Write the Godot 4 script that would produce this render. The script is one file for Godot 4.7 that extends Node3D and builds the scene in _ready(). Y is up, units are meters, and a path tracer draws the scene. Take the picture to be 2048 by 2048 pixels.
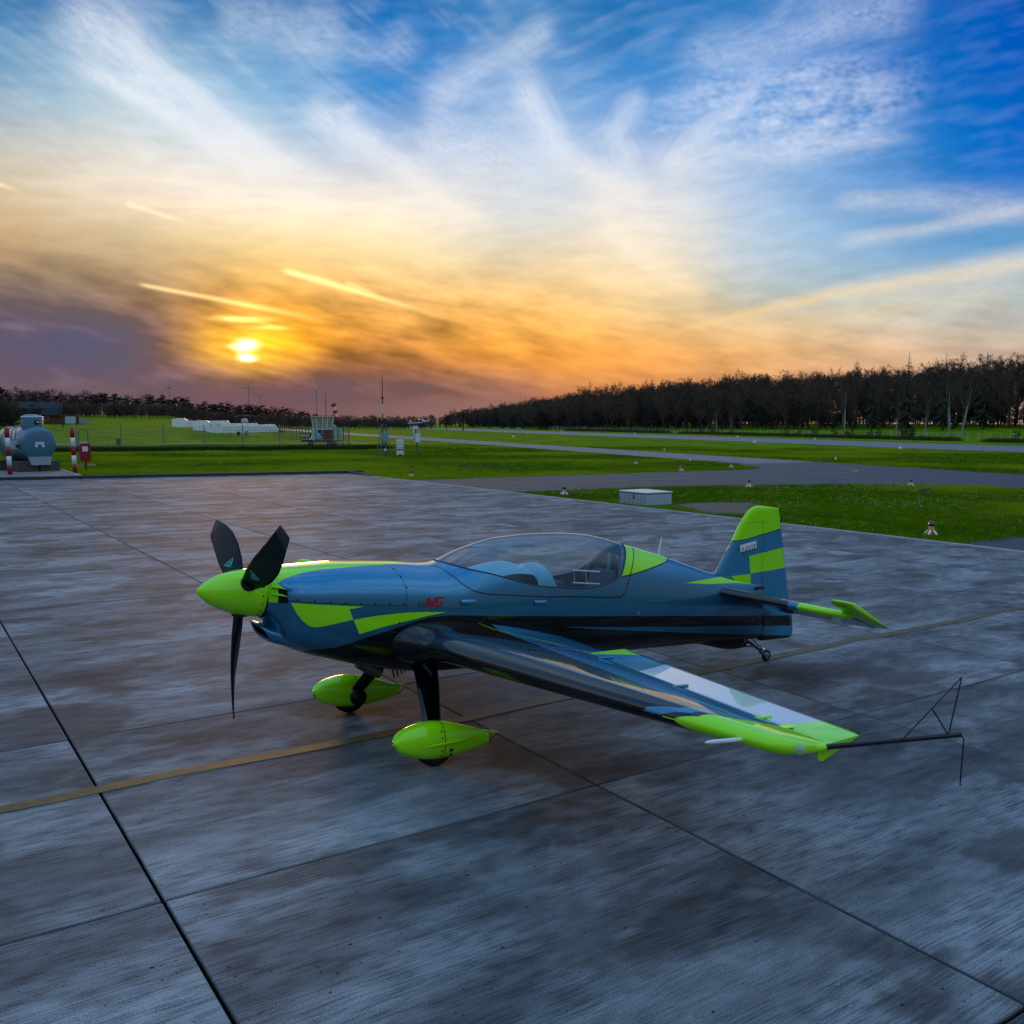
extends Node3D
# A green and grey aerobatic aeroplane parked on a concrete apron at sunset. World: x runs along the aeroplane
# towards its tail, y up, z towards the photographer's left hand side of the aeroplane. Metres.

var M := {}
var taken := {}


# ------------------------------------------------------------------ helpers: colours, materials, nodes
func rgb(r: float, g: float, b: float, a := 1.0) -> Color:
	return Color(r / 255.0, g / 255.0, b / 255.0, a)


func mat(c: Color, rough := 0.7, metal := 0.0, coat := 0.0) -> StandardMaterial3D:
	var m := StandardMaterial3D.new()
	m.albedo_color = c
	m.roughness = rough
	m.metallic = metal
	if coat > 0.0:
		m.clearcoat_enabled = true
		m.clearcoat = coat
		m.clearcoat_roughness = 0.03
	return m


func vmat(rough := 0.7, coat := 0.0, metal := 0.0) -> StandardMaterial3D:   # colour per vertex (linear)
	var m := mat(Color.WHITE, rough, metal, coat)
	m.vertex_color_use_as_albedo = true
	return m


func numbered(called: String) -> String:
	if not taken.has(called):
		taken[called] = 0
		return called
	taken[called] += 1
	return "%s_%03d" % [called, taken[called]]


func thing(called: String, label: String, category: String, at := Vector3.ZERO, turn := 0.0, group := "") -> Node3D:
	var o := Node3D.new()
	o.name = numbered(called)
	add_child(o)
	o.position = at
	o.rotation.y = turn
	o.set_meta("label", label)
	o.set_meta("category", category)
	if group != "":
		o.set_meta("group", group)
	return o


func part(called: String, mesh: Mesh, m: Material, parent: Node = self, label := "") -> MeshInstance3D:
	var o := MeshInstance3D.new()
	o.name = called if parent != self else numbered(called)
	o.mesh = mesh
	o.material_override = m
	parent.add_child(o, true)
	if label != "":
		o.set_meta("label", label)
	return o


func structure(called: String, mesh: Mesh, m: Material, label := "") -> MeshInstance3D:
	var o := part(called, mesh, m)
	o.set_meta("kind", "structure")
	if label != "":
		o.set_meta("label", label)
	return o


func dup(root: Node3D, at: Vector3, turn: float, label := "", group := "") -> Node3D:
	var r: Node3D = root.duplicate()
	var base := String(root.name)
	if base.length() > 4 and base.substr(base.length() - 4, 1) == "_" and base.right(3).is_valid_int():
		base = base.left(base.length() - 4)
	r.name = numbered(base)
	add_child(r)
	r.position = at
	r.rotation.y = turn
	if label != "":
		r.set_meta("label", label)
	if group != "":
		r.set_meta("group", group)
	return r


# ------------------------------------------------------------------ helpers: shapes
func begin() -> SurfaceTool:
	var st := SurfaceTool.new()
	st.begin(Mesh.PRIMITIVE_TRIANGLES)
	return st


func done(st: SurfaceTool) -> ArrayMesh:
	st.generate_normals()
	return st.commit()


func tri(st: SurfaceTool, a: Vector3, b: Vector3, c: Vector3) -> void:
	st.add_vertex(a)
	st.add_vertex(b)
	st.add_vertex(c)


func quad(st: SurfaceTool, a: Vector3, b: Vector3, c: Vector3, d: Vector3) -> void:   # counter-clockwise seen from outside
	tri(st, a, c, b)
	tri(st, a, d, c)


# rows of points joined into a skin; uv and col are optional rows of the same size
func skin(st: SurfaceTool, rows: Array, closed := false, flip := false, uvs := [], cols := []) -> void:
	for i in rows.size() - 1:
		var n: int = rows[i].size()
		for j in (n if closed else n - 1):
			var k := (j + 1) % n
			var q := [[i, j], [i + 1, j], [i + 1, k], [i, j], [i + 1, k], [i, k]]
			if flip:
				q = [[i, j], [i + 1, k], [i + 1, j], [i, j], [i, k], [i + 1, k]]
			for p in q:
				if cols.size():
					st.set_color(cols[p[0]][p[1]])
				if uvs.size():
					st.set_uv(uvs[p[0]][p[1]])
				st.add_vertex(rows[p[0]][p[1]])


func fan(st: SurfaceTool, ring: Array, flip := false) -> void:
	var mid := Vector3.ZERO
	for p in ring:
		mid += p
	mid /= ring.size()
	for j in ring.size():
		var k := (j + 1) % ring.size()
		if flip:
			tri(st, mid, ring[k], ring[j])
		else:
			tri(st, mid, ring[j], ring[k])


func ring(mid: Vector3, axis: Vector3, r: float, n: int, squash := 1.0, up := Vector3.UP) -> Array:
	var a := axis.normalized()
	var u := up.cross(a)
	if u.length() < 0.01:
		u = Vector3.RIGHT.cross(a)
	u = u.normalized()
	var v := a.cross(u)
	var out := []
	for k in n:
		var t := TAU * k / n
		out.append(mid + u * cos(t) * r + v * sin(t) * r * squash)
	return out


func tube(st: SurfaceTool, path: Array, radii: Array, n := 8, caps := true, squash := 1.0) -> void:
	var rows := []
	for i in path.size():
		var d: Vector3 = path[mini(i + 1, path.size() - 1)] - path[maxi(i - 1, 0)]
		rows.append(ring(path[i], d, radii[mini(i, radii.size() - 1)], n, squash))
	st.set_smooth_group(0)
	skin(st, rows, true)
	if caps:
		st.set_smooth_group(-1)
		fan(st, rows[0], true)
		fan(st, rows[-1])
	st.set_smooth_group(0)


func rod(a: Vector3, b: Vector3, r: float, n := 8, r2 := -1.0) -> ArrayMesh:
	var st := begin()
	tube(st, [a, b], [r, r2 if r2 >= 0.0 else r], n)
	return done(st)


# a box with chamfered edges; b turns it
func box(st: SurfaceTool, mid: Vector3, size: Vector3, bevel := 0.0, b := Basis.IDENTITY) -> void:
	st.set_smooth_group(-1)
	var h := size / 2.0
	var e: float = minf(bevel, minf(h.x, minf(h.y, h.z)) * 0.9)
	if e <= 0.0:
		var c := []
		for i in 8:
			c.append(mid + b * Vector3(h.x if i & 1 else -h.x, h.y if i & 2 else -h.y, h.z if i & 4 else -h.z))
		for f in [[0, 4, 6, 2], [1, 3, 7, 5], [0, 1, 5, 4], [2, 6, 7, 3], [0, 2, 3, 1], [4, 5, 7, 6]]:
			quad(st, c[f[0]], c[f[1]], c[f[2]], c[f[3]])
		return
	var p := func(i: int, ax: int) -> Vector3:
		var s := Vector3(1 if i & 1 else -1, 1 if i & 2 else -1, 1 if i & 4 else -1)
		var q := s * (h - Vector3.ONE * e)
		q[ax] = s[ax] * h[ax]
		return mid + b * q
	for f in [[0, 4, 6, 2, 0], [1, 3, 7, 5, 0], [0, 1, 5, 4, 1], [2, 6, 7, 3, 1], [0, 2, 3, 1, 2], [4, 5, 7, 6, 2]]:
		quad(st, p.call(f[0], f[4]), p.call(f[1], f[4]), p.call(f[2], f[4]), p.call(f[3], f[4]))
	for ed in [[0, 1, 1, 2], [2, 3, 2, 1], [4, 5, 2, 1], [6, 7, 1, 2], [0, 2, 2, 0], [1, 3, 0, 2], [4, 6, 0, 2], [5, 7, 2, 0], [0, 4, 0, 1], [1, 5, 1, 0], [2, 6, 1, 0], [3, 7, 0, 1]]:
		quad(st, p.call(ed[0], ed[2]), p.call(ed[1], ed[2]), p.call(ed[1], ed[3]), p.call(ed[0], ed[3]))
	for i in 8:
		tri(st, p.call(i, 0), p.call(i, 1), p.call(i, 2))
	st.set_smooth_group(0)


func box_mesh(size: Vector3, bevel := 0.0, mid := Vector3.ZERO, b := Basis.IDENTITY) -> ArrayMesh:
	var st := begin()
	box(st, mid, size, bevel, b)
	return done(st)


# profile: points (radius, height) turned about the y axis, then set by t
func lathe(st: SurfaceTool, profile: Array, n := 24, t := Transform3D.IDENTITY) -> void:
	var rows := []
	for p in profile:
		var r := []
		for k in n:
			var a := TAU * k / n
			r.append(t * Vector3(p.x * cos(a), p.y, p.x * sin(a)))
		rows.append(r)
	skin(st, rows, true, true)


func lathe_mesh(profile: Array, n := 24, t := Transform3D.IDENTITY) -> ArrayMesh:
	var st := begin()
	lathe(st, profile, n, t)
	return done(st)


# polygon (x, y) thickened along z from z0 to z1
func prism(st: SurfaceTool, poly: PackedVector2Array, z0: float, z1: float, t := Transform3D.IDENTITY) -> void:
	st.set_smooth_group(-1)
	if Geometry2D.is_polygon_clockwise(poly):
		poly = poly.duplicate()
		poly.reverse()
	var id := Geometry2D.triangulate_polygon(poly)
	var at := func(v: Vector2, z: float) -> Vector3: return t * Vector3(v.x, v.y, z)
	for i in range(0, id.size(), 3):
		var a := poly[id[i]]
		var b := poly[id[i + 1]]
		var c := poly[id[i + 2]]
		if (b - a).cross(c - a) < 0.0:
			var s := b
			b = c
			c = s
		tri(st, at.call(a, z1), at.call(c, z1), at.call(b, z1))
		tri(st, at.call(a, z0), at.call(b, z0), at.call(c, z0))
	for i in poly.size():
		var a := poly[i]
		var b := poly[(i + 1) % poly.size()]
		quad(st, at.call(a, z0), at.call(b, z0), at.call(b, z1), at.call(a, z1))
	st.set_smooth_group(0)


func prism_mesh(poly: Array, z0: float, z1: float, t := Transform3D.IDENTITY) -> ArrayMesh:
	var st := begin()
	prism(st, PackedVector2Array(poly), z0, z1, t)
	return done(st)


func noise(seed_: int, freq: float, oct := 4, kind := FastNoiseLite.TYPE_SIMPLEX_SMOOTH) -> FastNoiseLite:
	var n := FastNoiseLite.new()
	n.seed = seed_
	n.frequency = freq
	n.noise_type = kind
	n.fractal_type = FastNoiseLite.FRACTAL_FBM
	n.fractal_octaves = oct
	return n


func texture(im: Image) -> ImageTexture:
	return ImageTexture.create_from_image(im)


func table(xs: Array, ys: Array, x: float) -> float:   # piecewise linear
	if x <= xs[0]:
		return ys[0]
	for i in range(1, xs.size()):
		if x <= xs[i]:
			return lerpf(ys[i - 1], ys[i], (x - xs[i - 1]) / (xs[i] - xs[i - 1]))
	return ys[-1]


func inside(poly: PackedVector2Array, x: float, y: float) -> bool:
	return Geometry2D.is_point_in_polygon(Vector2(x, y), poly)


# ------------------------------------------------------------------ the sky: air and cirrus by direction (azimuth from -z towards +x, elevation)
const SKY_AZ := [5.0, 12.0, 19.0, 26.0, 34.0, 41.0, 49.0, 55.5, 62.0]
const SKY_EL := [0.0, 2.5, 4.4, 7.0, 10.0, 13.0, 18.0, 23.0]
const SKY := [
	[[115, 92, 98], [112, 88, 92], [125, 90, 90], [128, 96, 96], [150, 108, 100], [178, 120, 92], [192, 135, 108], [188, 140, 122], [165, 135, 135]],
	[[98, 82, 98], [100, 82, 92], [122, 84, 82], [120, 86, 80], [165, 112, 85], [212, 140, 82], [207, 150, 108], [200, 155, 125], [185, 155, 140]],
	[[92, 80, 100], [102, 84, 92], [225, 150, 40], [190, 125, 60], [240, 160, 68], [246, 170, 82], [232, 180, 122], [215, 180, 145], [195, 175, 155]],
	[[122, 104, 96], [162, 128, 96], [238, 172, 78], [236, 176, 98], [246, 190, 108], [240, 200, 138], [190, 185, 168], [180, 190, 190], [160, 180, 190]],
	[[195, 165, 125], [210, 185, 145], [246, 212, 150], [248, 220, 165], [225, 205, 170], [240, 220, 188], [180, 198, 212], [120, 164, 205], [80, 145, 200]],
	[[210, 195, 170], [235, 220, 200], [246, 233, 216], [240, 230, 215], [205, 210, 215], [222, 220, 220], [150, 182, 218], [65, 132, 200], [25, 106, 195]],
	[[120, 160, 190], [165, 194, 212], [132, 176, 212], [90, 146, 206], [135, 172, 216], [105, 156, 212], [92, 148, 212], [28, 110, 190], [0, 86, 184]],
	[[25, 100, 162], [50, 118, 176], [10, 96, 164], [28, 105, 174], [60, 128, 186], [14, 106, 174], [40, 118, 188], [6, 97, 178], [0, 76, 170]],
]
# strokes of cirrus and contrails: [half width at the start, at the end, strength, streakiness, points az, el, ...]
const STROKES := [
	[2.0, 0.5, 0.62, 1.0, [8.09, 21.33, 11.38, 19.81, 13.21, 18.17, 15.96, 16.91, 18.37, 15.51, 20.57, 14.42, 23.12, 13.29]],
	[0.35, 0.9, 0.75, 0.8, [9.12, 18.69, 11.97, 17.52, 14.27, 16.61, 17.20, 15.15, 20.0, 13.9]],
	[0.7, 0.35, 0.55, 0.9, [11.42, 21.03, 13.23, 18.94, 15.14, 18.01, 17.52, 16.52, 18.96, 15.56, 20.57, 14.56]],
	[1.1, 0.5, 0.66, 0.7, [21.53, 18.44, 22.57, 17.17, 24.38, 16.04, 26.68, 15.16, 28.87, 13.36, 30.76, 12.38, 33.30, 11.52]],
	[0.9, 0.6, 0.5, 0.9, [23.79, 18.06, 24.38, 16.73, 26.22, 15.70]],
	[0.7, 0.9, 0.42, 0.7, [36.4, 22.4, 35.42, 21.70, 33.74, 20.85, 31.68, 19.97, 30.12, 19.00, 28.25, 17.86]],
	[2.6, 2.4, 0.42, 1.0, [27.5, 16.2, 31.0, 15.6, 34.5, 15.0, 36.5, 13.8]],
	[1.0, 0.7, 0.62, 0.7, [34.2, 20.3, 34.70, 18.79, 35.81, 17.01, 36.93, 15.46, 38.99, 14.15, 41.04, 13.24, 42.39, 12.19]],
	[0.8, 0.45, 0.5, 0.5, [38.2, 13.5, 39.02, 12.84, 40.14, 11.21, 40.63, 10.30, 42.69, 9.07, 44.89, 7.67, 45.91, 7.12]],
	[0.9, 0.7, 0.42, 0.9, [41.2, 14.8, 40.53, 15.40, 39.89, 16.54, 40.49, 17.77, 41.85, 18.80]],
	[1.2, 0.3, 0.5, 0.8, [42.6, 14.0, 43.48, 15.17, 45.41, 16.89, 47.03, 17.75, 48.52, 19.36]],
	[0.9, 0.35, 0.4, 1.0, [43.63, 15.17, 47.70, 15.26, 52.05, 15.45, 56.73, 15.49]],
	[0.12, 0.75, 0.6, 0.45, [42.15, 5.24, 45.55, 5.98, 49.46, 6.81, 52.36, 7.46, 56.53, 8.00, 59.18, 8.28, 62.80, 8.78, 68.0, 9.5]],
	[0.5, 1.2, 0.3, 0.9, [44.0, 4.8, 50.0, 5.8, 57.0, 6.9, 64.0, 7.6]],
	[0.16, 0.12, 1.0, 0.1, [20.10, 8.83, 23.83, 7.93, 26.17, 7.31, 28.54, 6.66, 30.45, 6.12]],
	[0.06, 0.08, 0.6, 0.1, [23.84, 8.26, 25.08, 7.82, 26.48, 7.24]],
	[0.08, 0.17, 1.0, 0.1, [12.21, 7.63, 16.30, 7.04, 19.24, 6.57, 21.50, 6.19, 23.19, 5.88]],
	[0.09, 0.08, 0.8, 0.1, [3.0, 12.8, 5.49, 12.22, 7.08, 11.81]],
	[0.12, 0.1, 0.35, 0.2, [11.79, 11.87, 15.52, 10.98]],
	[1.3, 1.3, 0.28, 1.0, [16.5, 21.2, 20.0, 21.5, 24.5, 21.8]],
	[0.8, 0.8, 0.22, 1.0, [20.0, 20.4, 25.0, 20.6, 29.0, 21.0]],
	[0.5, 0.9, 0.3, 0.8, [52.0, 12.6, 57.0, 12.2, 63.0, 11.2]],
	[0.35, 0.5, 0.35, 0.6, [52.0, 10.2, 58.0, 10.8, 66.0, 11.8]],
	[1.0, 1.6, 0.3, 1.0, [43.0, 20.6, 47.5, 20.2, 52.0, 21.4, 57.0, 22.0]],
]
const SUN_AZ := 18.1
const SUN_EL := 4.3
var sky_lin := []
var sn_warp: FastNoiseLite
var sn_soft: FastNoiseLite
var sn_streak: FastNoiseLite
var sn_fine: FastNoiseLite


func cubic4(a: Vector3, b: Vector3, c: Vector3, d: Vector3, t: float) -> Vector3:
	return b + 0.5 * t * (c - a + t * (2.0 * a - 5.0 * b + 4.0 * c - d + t * (3.0 * (b - c) + d - a)))


func sky_grid(az: float, el: float) -> Vector3:
	var fx := clampf((az - 5.0) / 57.0 * 8.0, 0.0, 7.999)
	var fy := 0.0
	for i in 7:
		if el <= SKY_EL[i + 1] or i == 6:
			fy = i + clampf((el - SKY_EL[i]) / (SKY_EL[i + 1] - SKY_EL[i]), 0.0, 0.999)
			break
	var ix := int(fx)
	var iy := int(fy)
	var rows := []
	for k in 4:
		var r: Array = sky_lin[clampi(iy + k - 1, 0, 7)]
		rows.append(cubic4(r[maxi(ix - 1, 0)], r[ix], r[ix + 1], r[mini(ix + 2, 8)], fx - ix))
	var v := cubic4(rows[0], rows[1], rows[2], rows[3], fy - iy)
	return Vector3(maxf(v.x, 0.0), maxf(v.y, 0.004), maxf(v.z, 0.004))


func lin3(r: float, g: float, b: float) -> Vector3:
	var c := rgb(r, g, b).srgb_to_linear()
	return Vector3(c.r, c.g, c.b)


# the wide sky without strokes
func sky_wide(az: float, el: float) -> Vector3:
	var d := Vector3(sin(deg_to_rad(az)) * cos(deg_to_rad(el)), sin(deg_to_rad(el)), -cos(deg_to_rad(az)) * cos(deg_to_rad(el)))
	var w := sn_warp.get_noise_3dv(d * 3.0)
	var w2 := sn_warp.get_noise_3dv(d * 3.0 + Vector3(7, 3, 1))
	# unseen far sky: dim low down, blue overhead, brightened there to light the scene
	var e := clampf(el / 90.0, 0.0, 1.0)
	var far := lin3(108, 98, 102).lerp(lin3(112, 110, 114), smoothstep(0.0, 0.14, e)).lerp(lin3(148, 192, 238) * 1.05, smoothstep(0.17, 0.36, e)).lerp(lin3(90, 164, 240) * 1.05, smoothstep(0.36, 0.8, e))
	var added_veil := smoothstep(-0.05, 0.5, sn_soft.get_noise_3d(d.x * 2.2 / (d.y + 0.35), 0.0, d.z * 3.4 / (d.y + 0.35)) + 0.12)
	far = far.lerp(lin3(236, 240, 242) * 1.1, added_veil * 0.62 * smoothstep(0.17, 0.34, e))  # bright cirrus added out of view to light plane and ground
	# this side: the grid of the sunset sky, faded out sideways and upwards
	var rel := wrapf(az - 33.5, -180.0, 180.0)
	var ax := az if absf(rel) < 28.5 else 33.5 + clampf(rel, -28.5, 28.5)
	var near := sky_grid(ax + w * 3.0, el + w2 * (0.3 + 0.06 * el))
	var k := (1.0 - smoothstep(30.0, 95.0, absf(rel))) * (1.0 - smoothstep(22.0, 46.0, el))
	return far.lerp(near, k)


func make_sky() -> Image:
	sn_warp = noise(3, 0.9, 3)
	sn_soft = noise(11, 0.8, 5)
	sn_streak = noise(21, 1.0, 4)
	sn_fine = noise(31, 1.0, 3)
	for r in SKY:
		var row := []
		for c in r:
			row.append(lin3(c[0], c[1], c[2]))
		sky_lin.append(row)
	# coarse dome
	var bw := 360
	var bh := 90
	var raw := PackedFloat32Array()
	raw.resize(bw * bh * 4)
	for j in bh:
		var el := 90.0 - (j + 0.5)
		for i in bw:
			var v := sky_wide((i + 0.5) - 180.0, el)
			var o := (j * bw + i) * 4
			raw[o] = v.x
			raw[o + 1] = v.y
			raw[o + 2] = v.z
			raw[o + 3] = 1.0
	var dome := Image.create_from_data(bw, bh, false, Image.FORMAT_RGBAF, raw.to_byte_array())
	dome.resize(4096, 1024, Image.INTERPOLATE_CUBIC)
	var out := Image.create(4096, 2048, false, Image.FORMAT_RGBAF)
	out.fill(Color(0.1, 0.09, 0.08))
	out.blit_rect(dome, Rect2i(0, 0, 4096, 1024), Vector2i.ZERO)
	# the finely drawn part: azimuth -4 .. 72, elevation 0 .. 34
	var x0 := int((180.0 - 4.0) / 360.0 * 4096.0)
	var x1 := int((180.0 + 72.0) / 360.0 * 4096.0)
	var y0 := int((90.0 - 34.0) / 180.0 * 2048.0)
	var w := x1 - x0
	var h := 1024 - y0
	var step := 360.0 / 4096.0
	var cloud := PackedFloat32Array()
	cloud.resize(w * h)
	var gleam := PackedFloat32Array()
	gleam.resize(w * h)
	for s in STROKES:
		draw_stroke(s, cloud, gleam, w, h, x0, y0, step)
	raw = PackedFloat32Array()
	raw.resize(w * h * 4)
	for j in h:
		var el := 90.0 - (y0 + j + 0.5) * step
		for i in w:
			var az := (x0 + i + 0.5) * step - 180.0
			var was := dome.get_pixel(x0 + i, y0 + j)
			var v := Vector3(was.r, was.g, was.b)
			var edge := smoothstep(0.0, 8.0, az + 4.0) * (1.0 - smoothstep(64.0, 72.0, az)) * (1.0 - smoothstep(26.0, 34.0, el))
			# silky streaks of high cloud
			var a := sn_streak.get_noise_2d(az * 0.22 + el * 0.16, el * 1.15 - az * 0.12)
			var b := sn_fine.get_noise_2d(az * 0.55 + el * 0.5, el * 3.6 - az * 0.9)
			var m := sn_soft.get_noise_2d(az * 0.35, el * 0.7)
			var high := smoothstep(8.0, 16.0, el)
			v *= 1.0 + edge * (0.10 * a + 0.035 * b)
			# heavier, mottled cloud low down round the sun
			var low := (1.0 - smoothstep(5.0, 11.0, el)) * smoothstep(0.8, 2.6, el)
			var mm := sn_soft.get_noise_2d(az * 0.22 + 40.0, el * 0.75 + az * 0.14)
			var mf := sn_fine.get_noise_2d(az * 0.3, el * 2.3 + az * 0.35)
			v *= 1.0 + edge * low * (0.75 * mm + 0.22 * mf) * (1.0 - 0.62 * smoothstep(28.0, 40.0, az))
			var c: float = cloud[j * w + i]
			# hair-like filaments, leaning one way on the left and the other way on the right
			var bend := 0.5 * sn_warp.get_noise_2d(az * 0.05, el * 0.05)
			var h1 := 0.6 * sn_streak.get_noise_2d((az - el * 0.62) * 0.028, (el + az * 0.62) * 0.5 + 1.5 * bend) + 0.4 * sn_fine.get_noise_2d((az - el * 0.62) * 0.06, (el + az * 0.62) * 1.7 + 4.0 * bend)
			var h2 := 0.6 * sn_streak.get_noise_2d((az + el * 0.5) * 0.028 + 9.0, (el - az * 0.42) * 0.46 - 1.5 * bend) + 0.4 * sn_fine.get_noise_2d((az + el * 0.5) * 0.06, (el - az * 0.42) * 1.6 - 4.0 * bend)
			var top_ := smoothstep(10.0, 14.5, el)
			var fl := top_ * (1.0 - smoothstep(28.0, 40.0, az)) * smoothstep(-0.35, 0.35, m + 0.15)
			var fr := top_ * smoothstep(26.0, 36.0, az) * (1.0 - smoothstep(52.0, 60.0, az)) * smoothstep(-0.35, 0.35, m + 0.1)
			c = maxf(c, 0.0) + (1.0 - c) * (0.2 * fl * smoothstep(-0.2, 0.75, h1) + 0.2 * fr * smoothstep(-0.2, 0.75, h2))
			# fields of small ripples
			var px := (az - 49.3) / 8.2
			var py := (el - 17.3) / 3.4
			var patch := 1.0 - smoothstep(0.55, 1.1, sqrt(px * px + py * py) + 0.25 * m)
			if patch > 0.0:
				var rip := sn_fine.get_noise_2d(az * 1.5 + el * 0.5, el * 3.2)
				c = maxf(c, patch * clampf(0.30 + 0.26 * rip + 0.35 * m + 0.2 * a, 0.0, 0.65))
			c = clampf(c + 0.10 * high * maxf(0.0, 0.6 * a + 0.5 * m + 0.1), 0.0, 1.0) * edge
			var tint := lin3(255, 214, 140).lerp(lin3(252, 238, 216), smoothstep(6.0, 10.5, el)).lerp(lin3(232, 236, 244), smoothstep(11.0, 17.0, el))
			v = v.lerp(tint, c * 0.85)
			v += Vector3(0.75, 0.55, 0.22) * gleam[j * w + i] * edge
			# the veiled sun
			var dx := (az - SUN_AZ) * 0.997
			var dy := el - SUN_EL
			v += Vector3(0.75, 0.40, 0.015) * 1.1 * exp(-(dx * dx / 7.5 + dy * dy / 1.9)) * (1.0 + 0.5 * mf)
			var q := 1.0 + 0.8 * mf
			dx += 0.35 * a + 0.1 * b
			v += Vector3(7.0, 5.2, 2.2) * (exp(-(dx * dx / 0.20 + (el - 4.44) * (el - 4.44) / 0.055)) + 0.9 * exp(-(dx * dx / 0.12 + (el - 3.74) * (el - 3.74) / 0.03))) * q
			v += Vector3(1.3, 0.9, 0.3) * exp(-(dx * dx / 1.9 + (el - 5.92) * (el - 5.92) / 0.022)) * q
			var d2 := az - 19.2
			v += Vector3(1.1, 0.7, 0.2) * exp(-(d2 * d2 / 1.3 + (el - 5.50) * (el - 5.50) / 0.012)) * q
			var o := (j * w + i) * 4
			raw[o] = v.x
			raw[o + 1] = v.y
			raw[o + 2] = v.z
			raw[o + 3] = 1.0
	var fine := Image.create_from_data(w, h, false, Image.FORMAT_RGBAF, raw.to_byte_array())
	out.blit_rect(fine, Rect2i(0, 0, w, h), Vector2i(x0, y0))
	# the panorama begins at -z
	var turned := Image.create(4096, 2048, false, Image.FORMAT_RGBAF)
	turned.blit_rect(out, Rect2i(2048, 0, 2048, 2048), Vector2i.ZERO)
	turned.blit_rect(out, Rect2i(0, 0, 2048, 2048), Vector2i(2048, 0))
	return turned


func draw_stroke(s: Array, cloud: PackedFloat32Array, gleam: PackedFloat32Array, w: int, h: int, x0: int, y0: int, step: float) -> void:
	var p: Array = s[4]
	var n := p.size() / 2
	var thin: bool = s[3] < 0.25
	var wide := maxf(s[0], s[1]) * (1.6 if thin else 2.6)
	var total := 0.0
	for k in n - 1:
		total += Vector2(p[2 * k + 2] - p[2 * k], p[2 * k + 3] - p[2 * k + 1]).length()
	var best := {}
	var along := 0.0
	for k in n - 1:
		var a := Vector2(p[2 * k], p[2 * k + 1])
		var b := Vector2(p[2 * k + 2], p[2 * k + 3])
		var len := (b - a).length()
		var dir := (b - a) / len
		var i0 := clampi(int((minf(a.x, b.x) - wide + 180.0) / step) - x0, 0, w - 1)
		var i1 := clampi(int((maxf(a.x, b.x) + wide + 180.0) / step) - x0, 0, w - 1)
		var j0 := clampi(int((90.0 - maxf(a.y, b.y) - wide) / step) - y0, 0, h - 1)
		var j1 := clampi(int((90.0 - minf(a.y, b.y) + wide) / step) - y0, 0, h - 1)
		for j in range(j0, j1 + 1):
			var el := 90.0 - (y0 + j + 0.5) * step
			for i in range(i0, i1 + 1):
				var q := Vector2((x0 + i + 0.5) * step - 180.0, el)
				var t := clampf((q - a).dot(dir), 0.0, len)
				var off := q - a - dir * t
				var d := off.length()
				if d > wide:
					continue
				var u := (along + t) / total
				var half := lerpf(s[0], s[1], u)
				var side := dir.cross(q - a)
				var f := 0.0
				if thin:
					f = exp(-d * d / (half * half)) * smoothstep(0.0, 0.06, u) * (1.0 - smoothstep(0.45, 1.0, u))
				else:
					var nz := sn_streak.get_noise_2d((along + t) * 0.35 + s[0] * 9.0, side * 2.2 + s[1] * 7.0)
					var nf := sn_fine.get_noise_2d((along + t) * 0.8, side * 6.0 + s[0] * 5.0)
					var ng := sn_fine.get_noise_2d((along + t) * 1.3 + 30.0, side * 17.0 + s[0] * 3.0)
					nf = 0.6 * nf + 0.8 * ng
					var dd: float = d / half + 0.75 * s[3] * nz + 0.25 * s[3] * nf
					f = exp(-dd * dd * 0.9) * (1.0 + 0.75 * s[3] * nf + 0.4 * s[3] * nz) * smoothstep(0.0, 0.18, u + 0.02) * (1.0 - smoothstep(0.8, 1.04, u))
				var o := j * w + i
				f *= s[2]
				if f > 0.004:
					if best.has(o):
						best[o] = maxf(best[o], f)
					else:
						best[o] = f
		along += len
	for o in best:
		var f: float = best[o]
		if thin:
			gleam[o] = maxf(gleam[o], f)
		else:
			cloud[o] = 1.0 - (1.0 - cloud[o]) * (1.0 - clampf(f, 0.0, 1.0))

# ------------------------------------------------------------------ the lie of the land
const RUN_SLOPE := 0.318      # the runway and the second taxiway run away from the camera, -z with a little +x


func runway_near(z: float) -> float:
	return 99.3 + RUN_SLOPE * (-51.4 - z)


func runway_far(z: float) -> float:
	return 133.0 + RUN_SLOPE * (-72.0 - z)


func taxi2_near(z: float) -> float:
	return 49.4 + 0.24 * (-44.0 - z)


func taxi2_far(z: float) -> float:
	return 57.0 + 0.24 * (-44.0 - z)


func land(x: float, z: float) -> float:
	var r := sqrt(x * x + z * z)
	var beyond := x - runway_far(z) - 12.0
	var y := 3.6 * smoothstep(0.0, 130.0, beyond)
	var left := taxi2_near(z) - x
	if z < 0.0:
		y = maxf(y, minf(0.0142 * maxf(0.0, r - 130.0), 6.0) * smoothstep(6.0, 40.0, left))
	return y - 0.03


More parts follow.
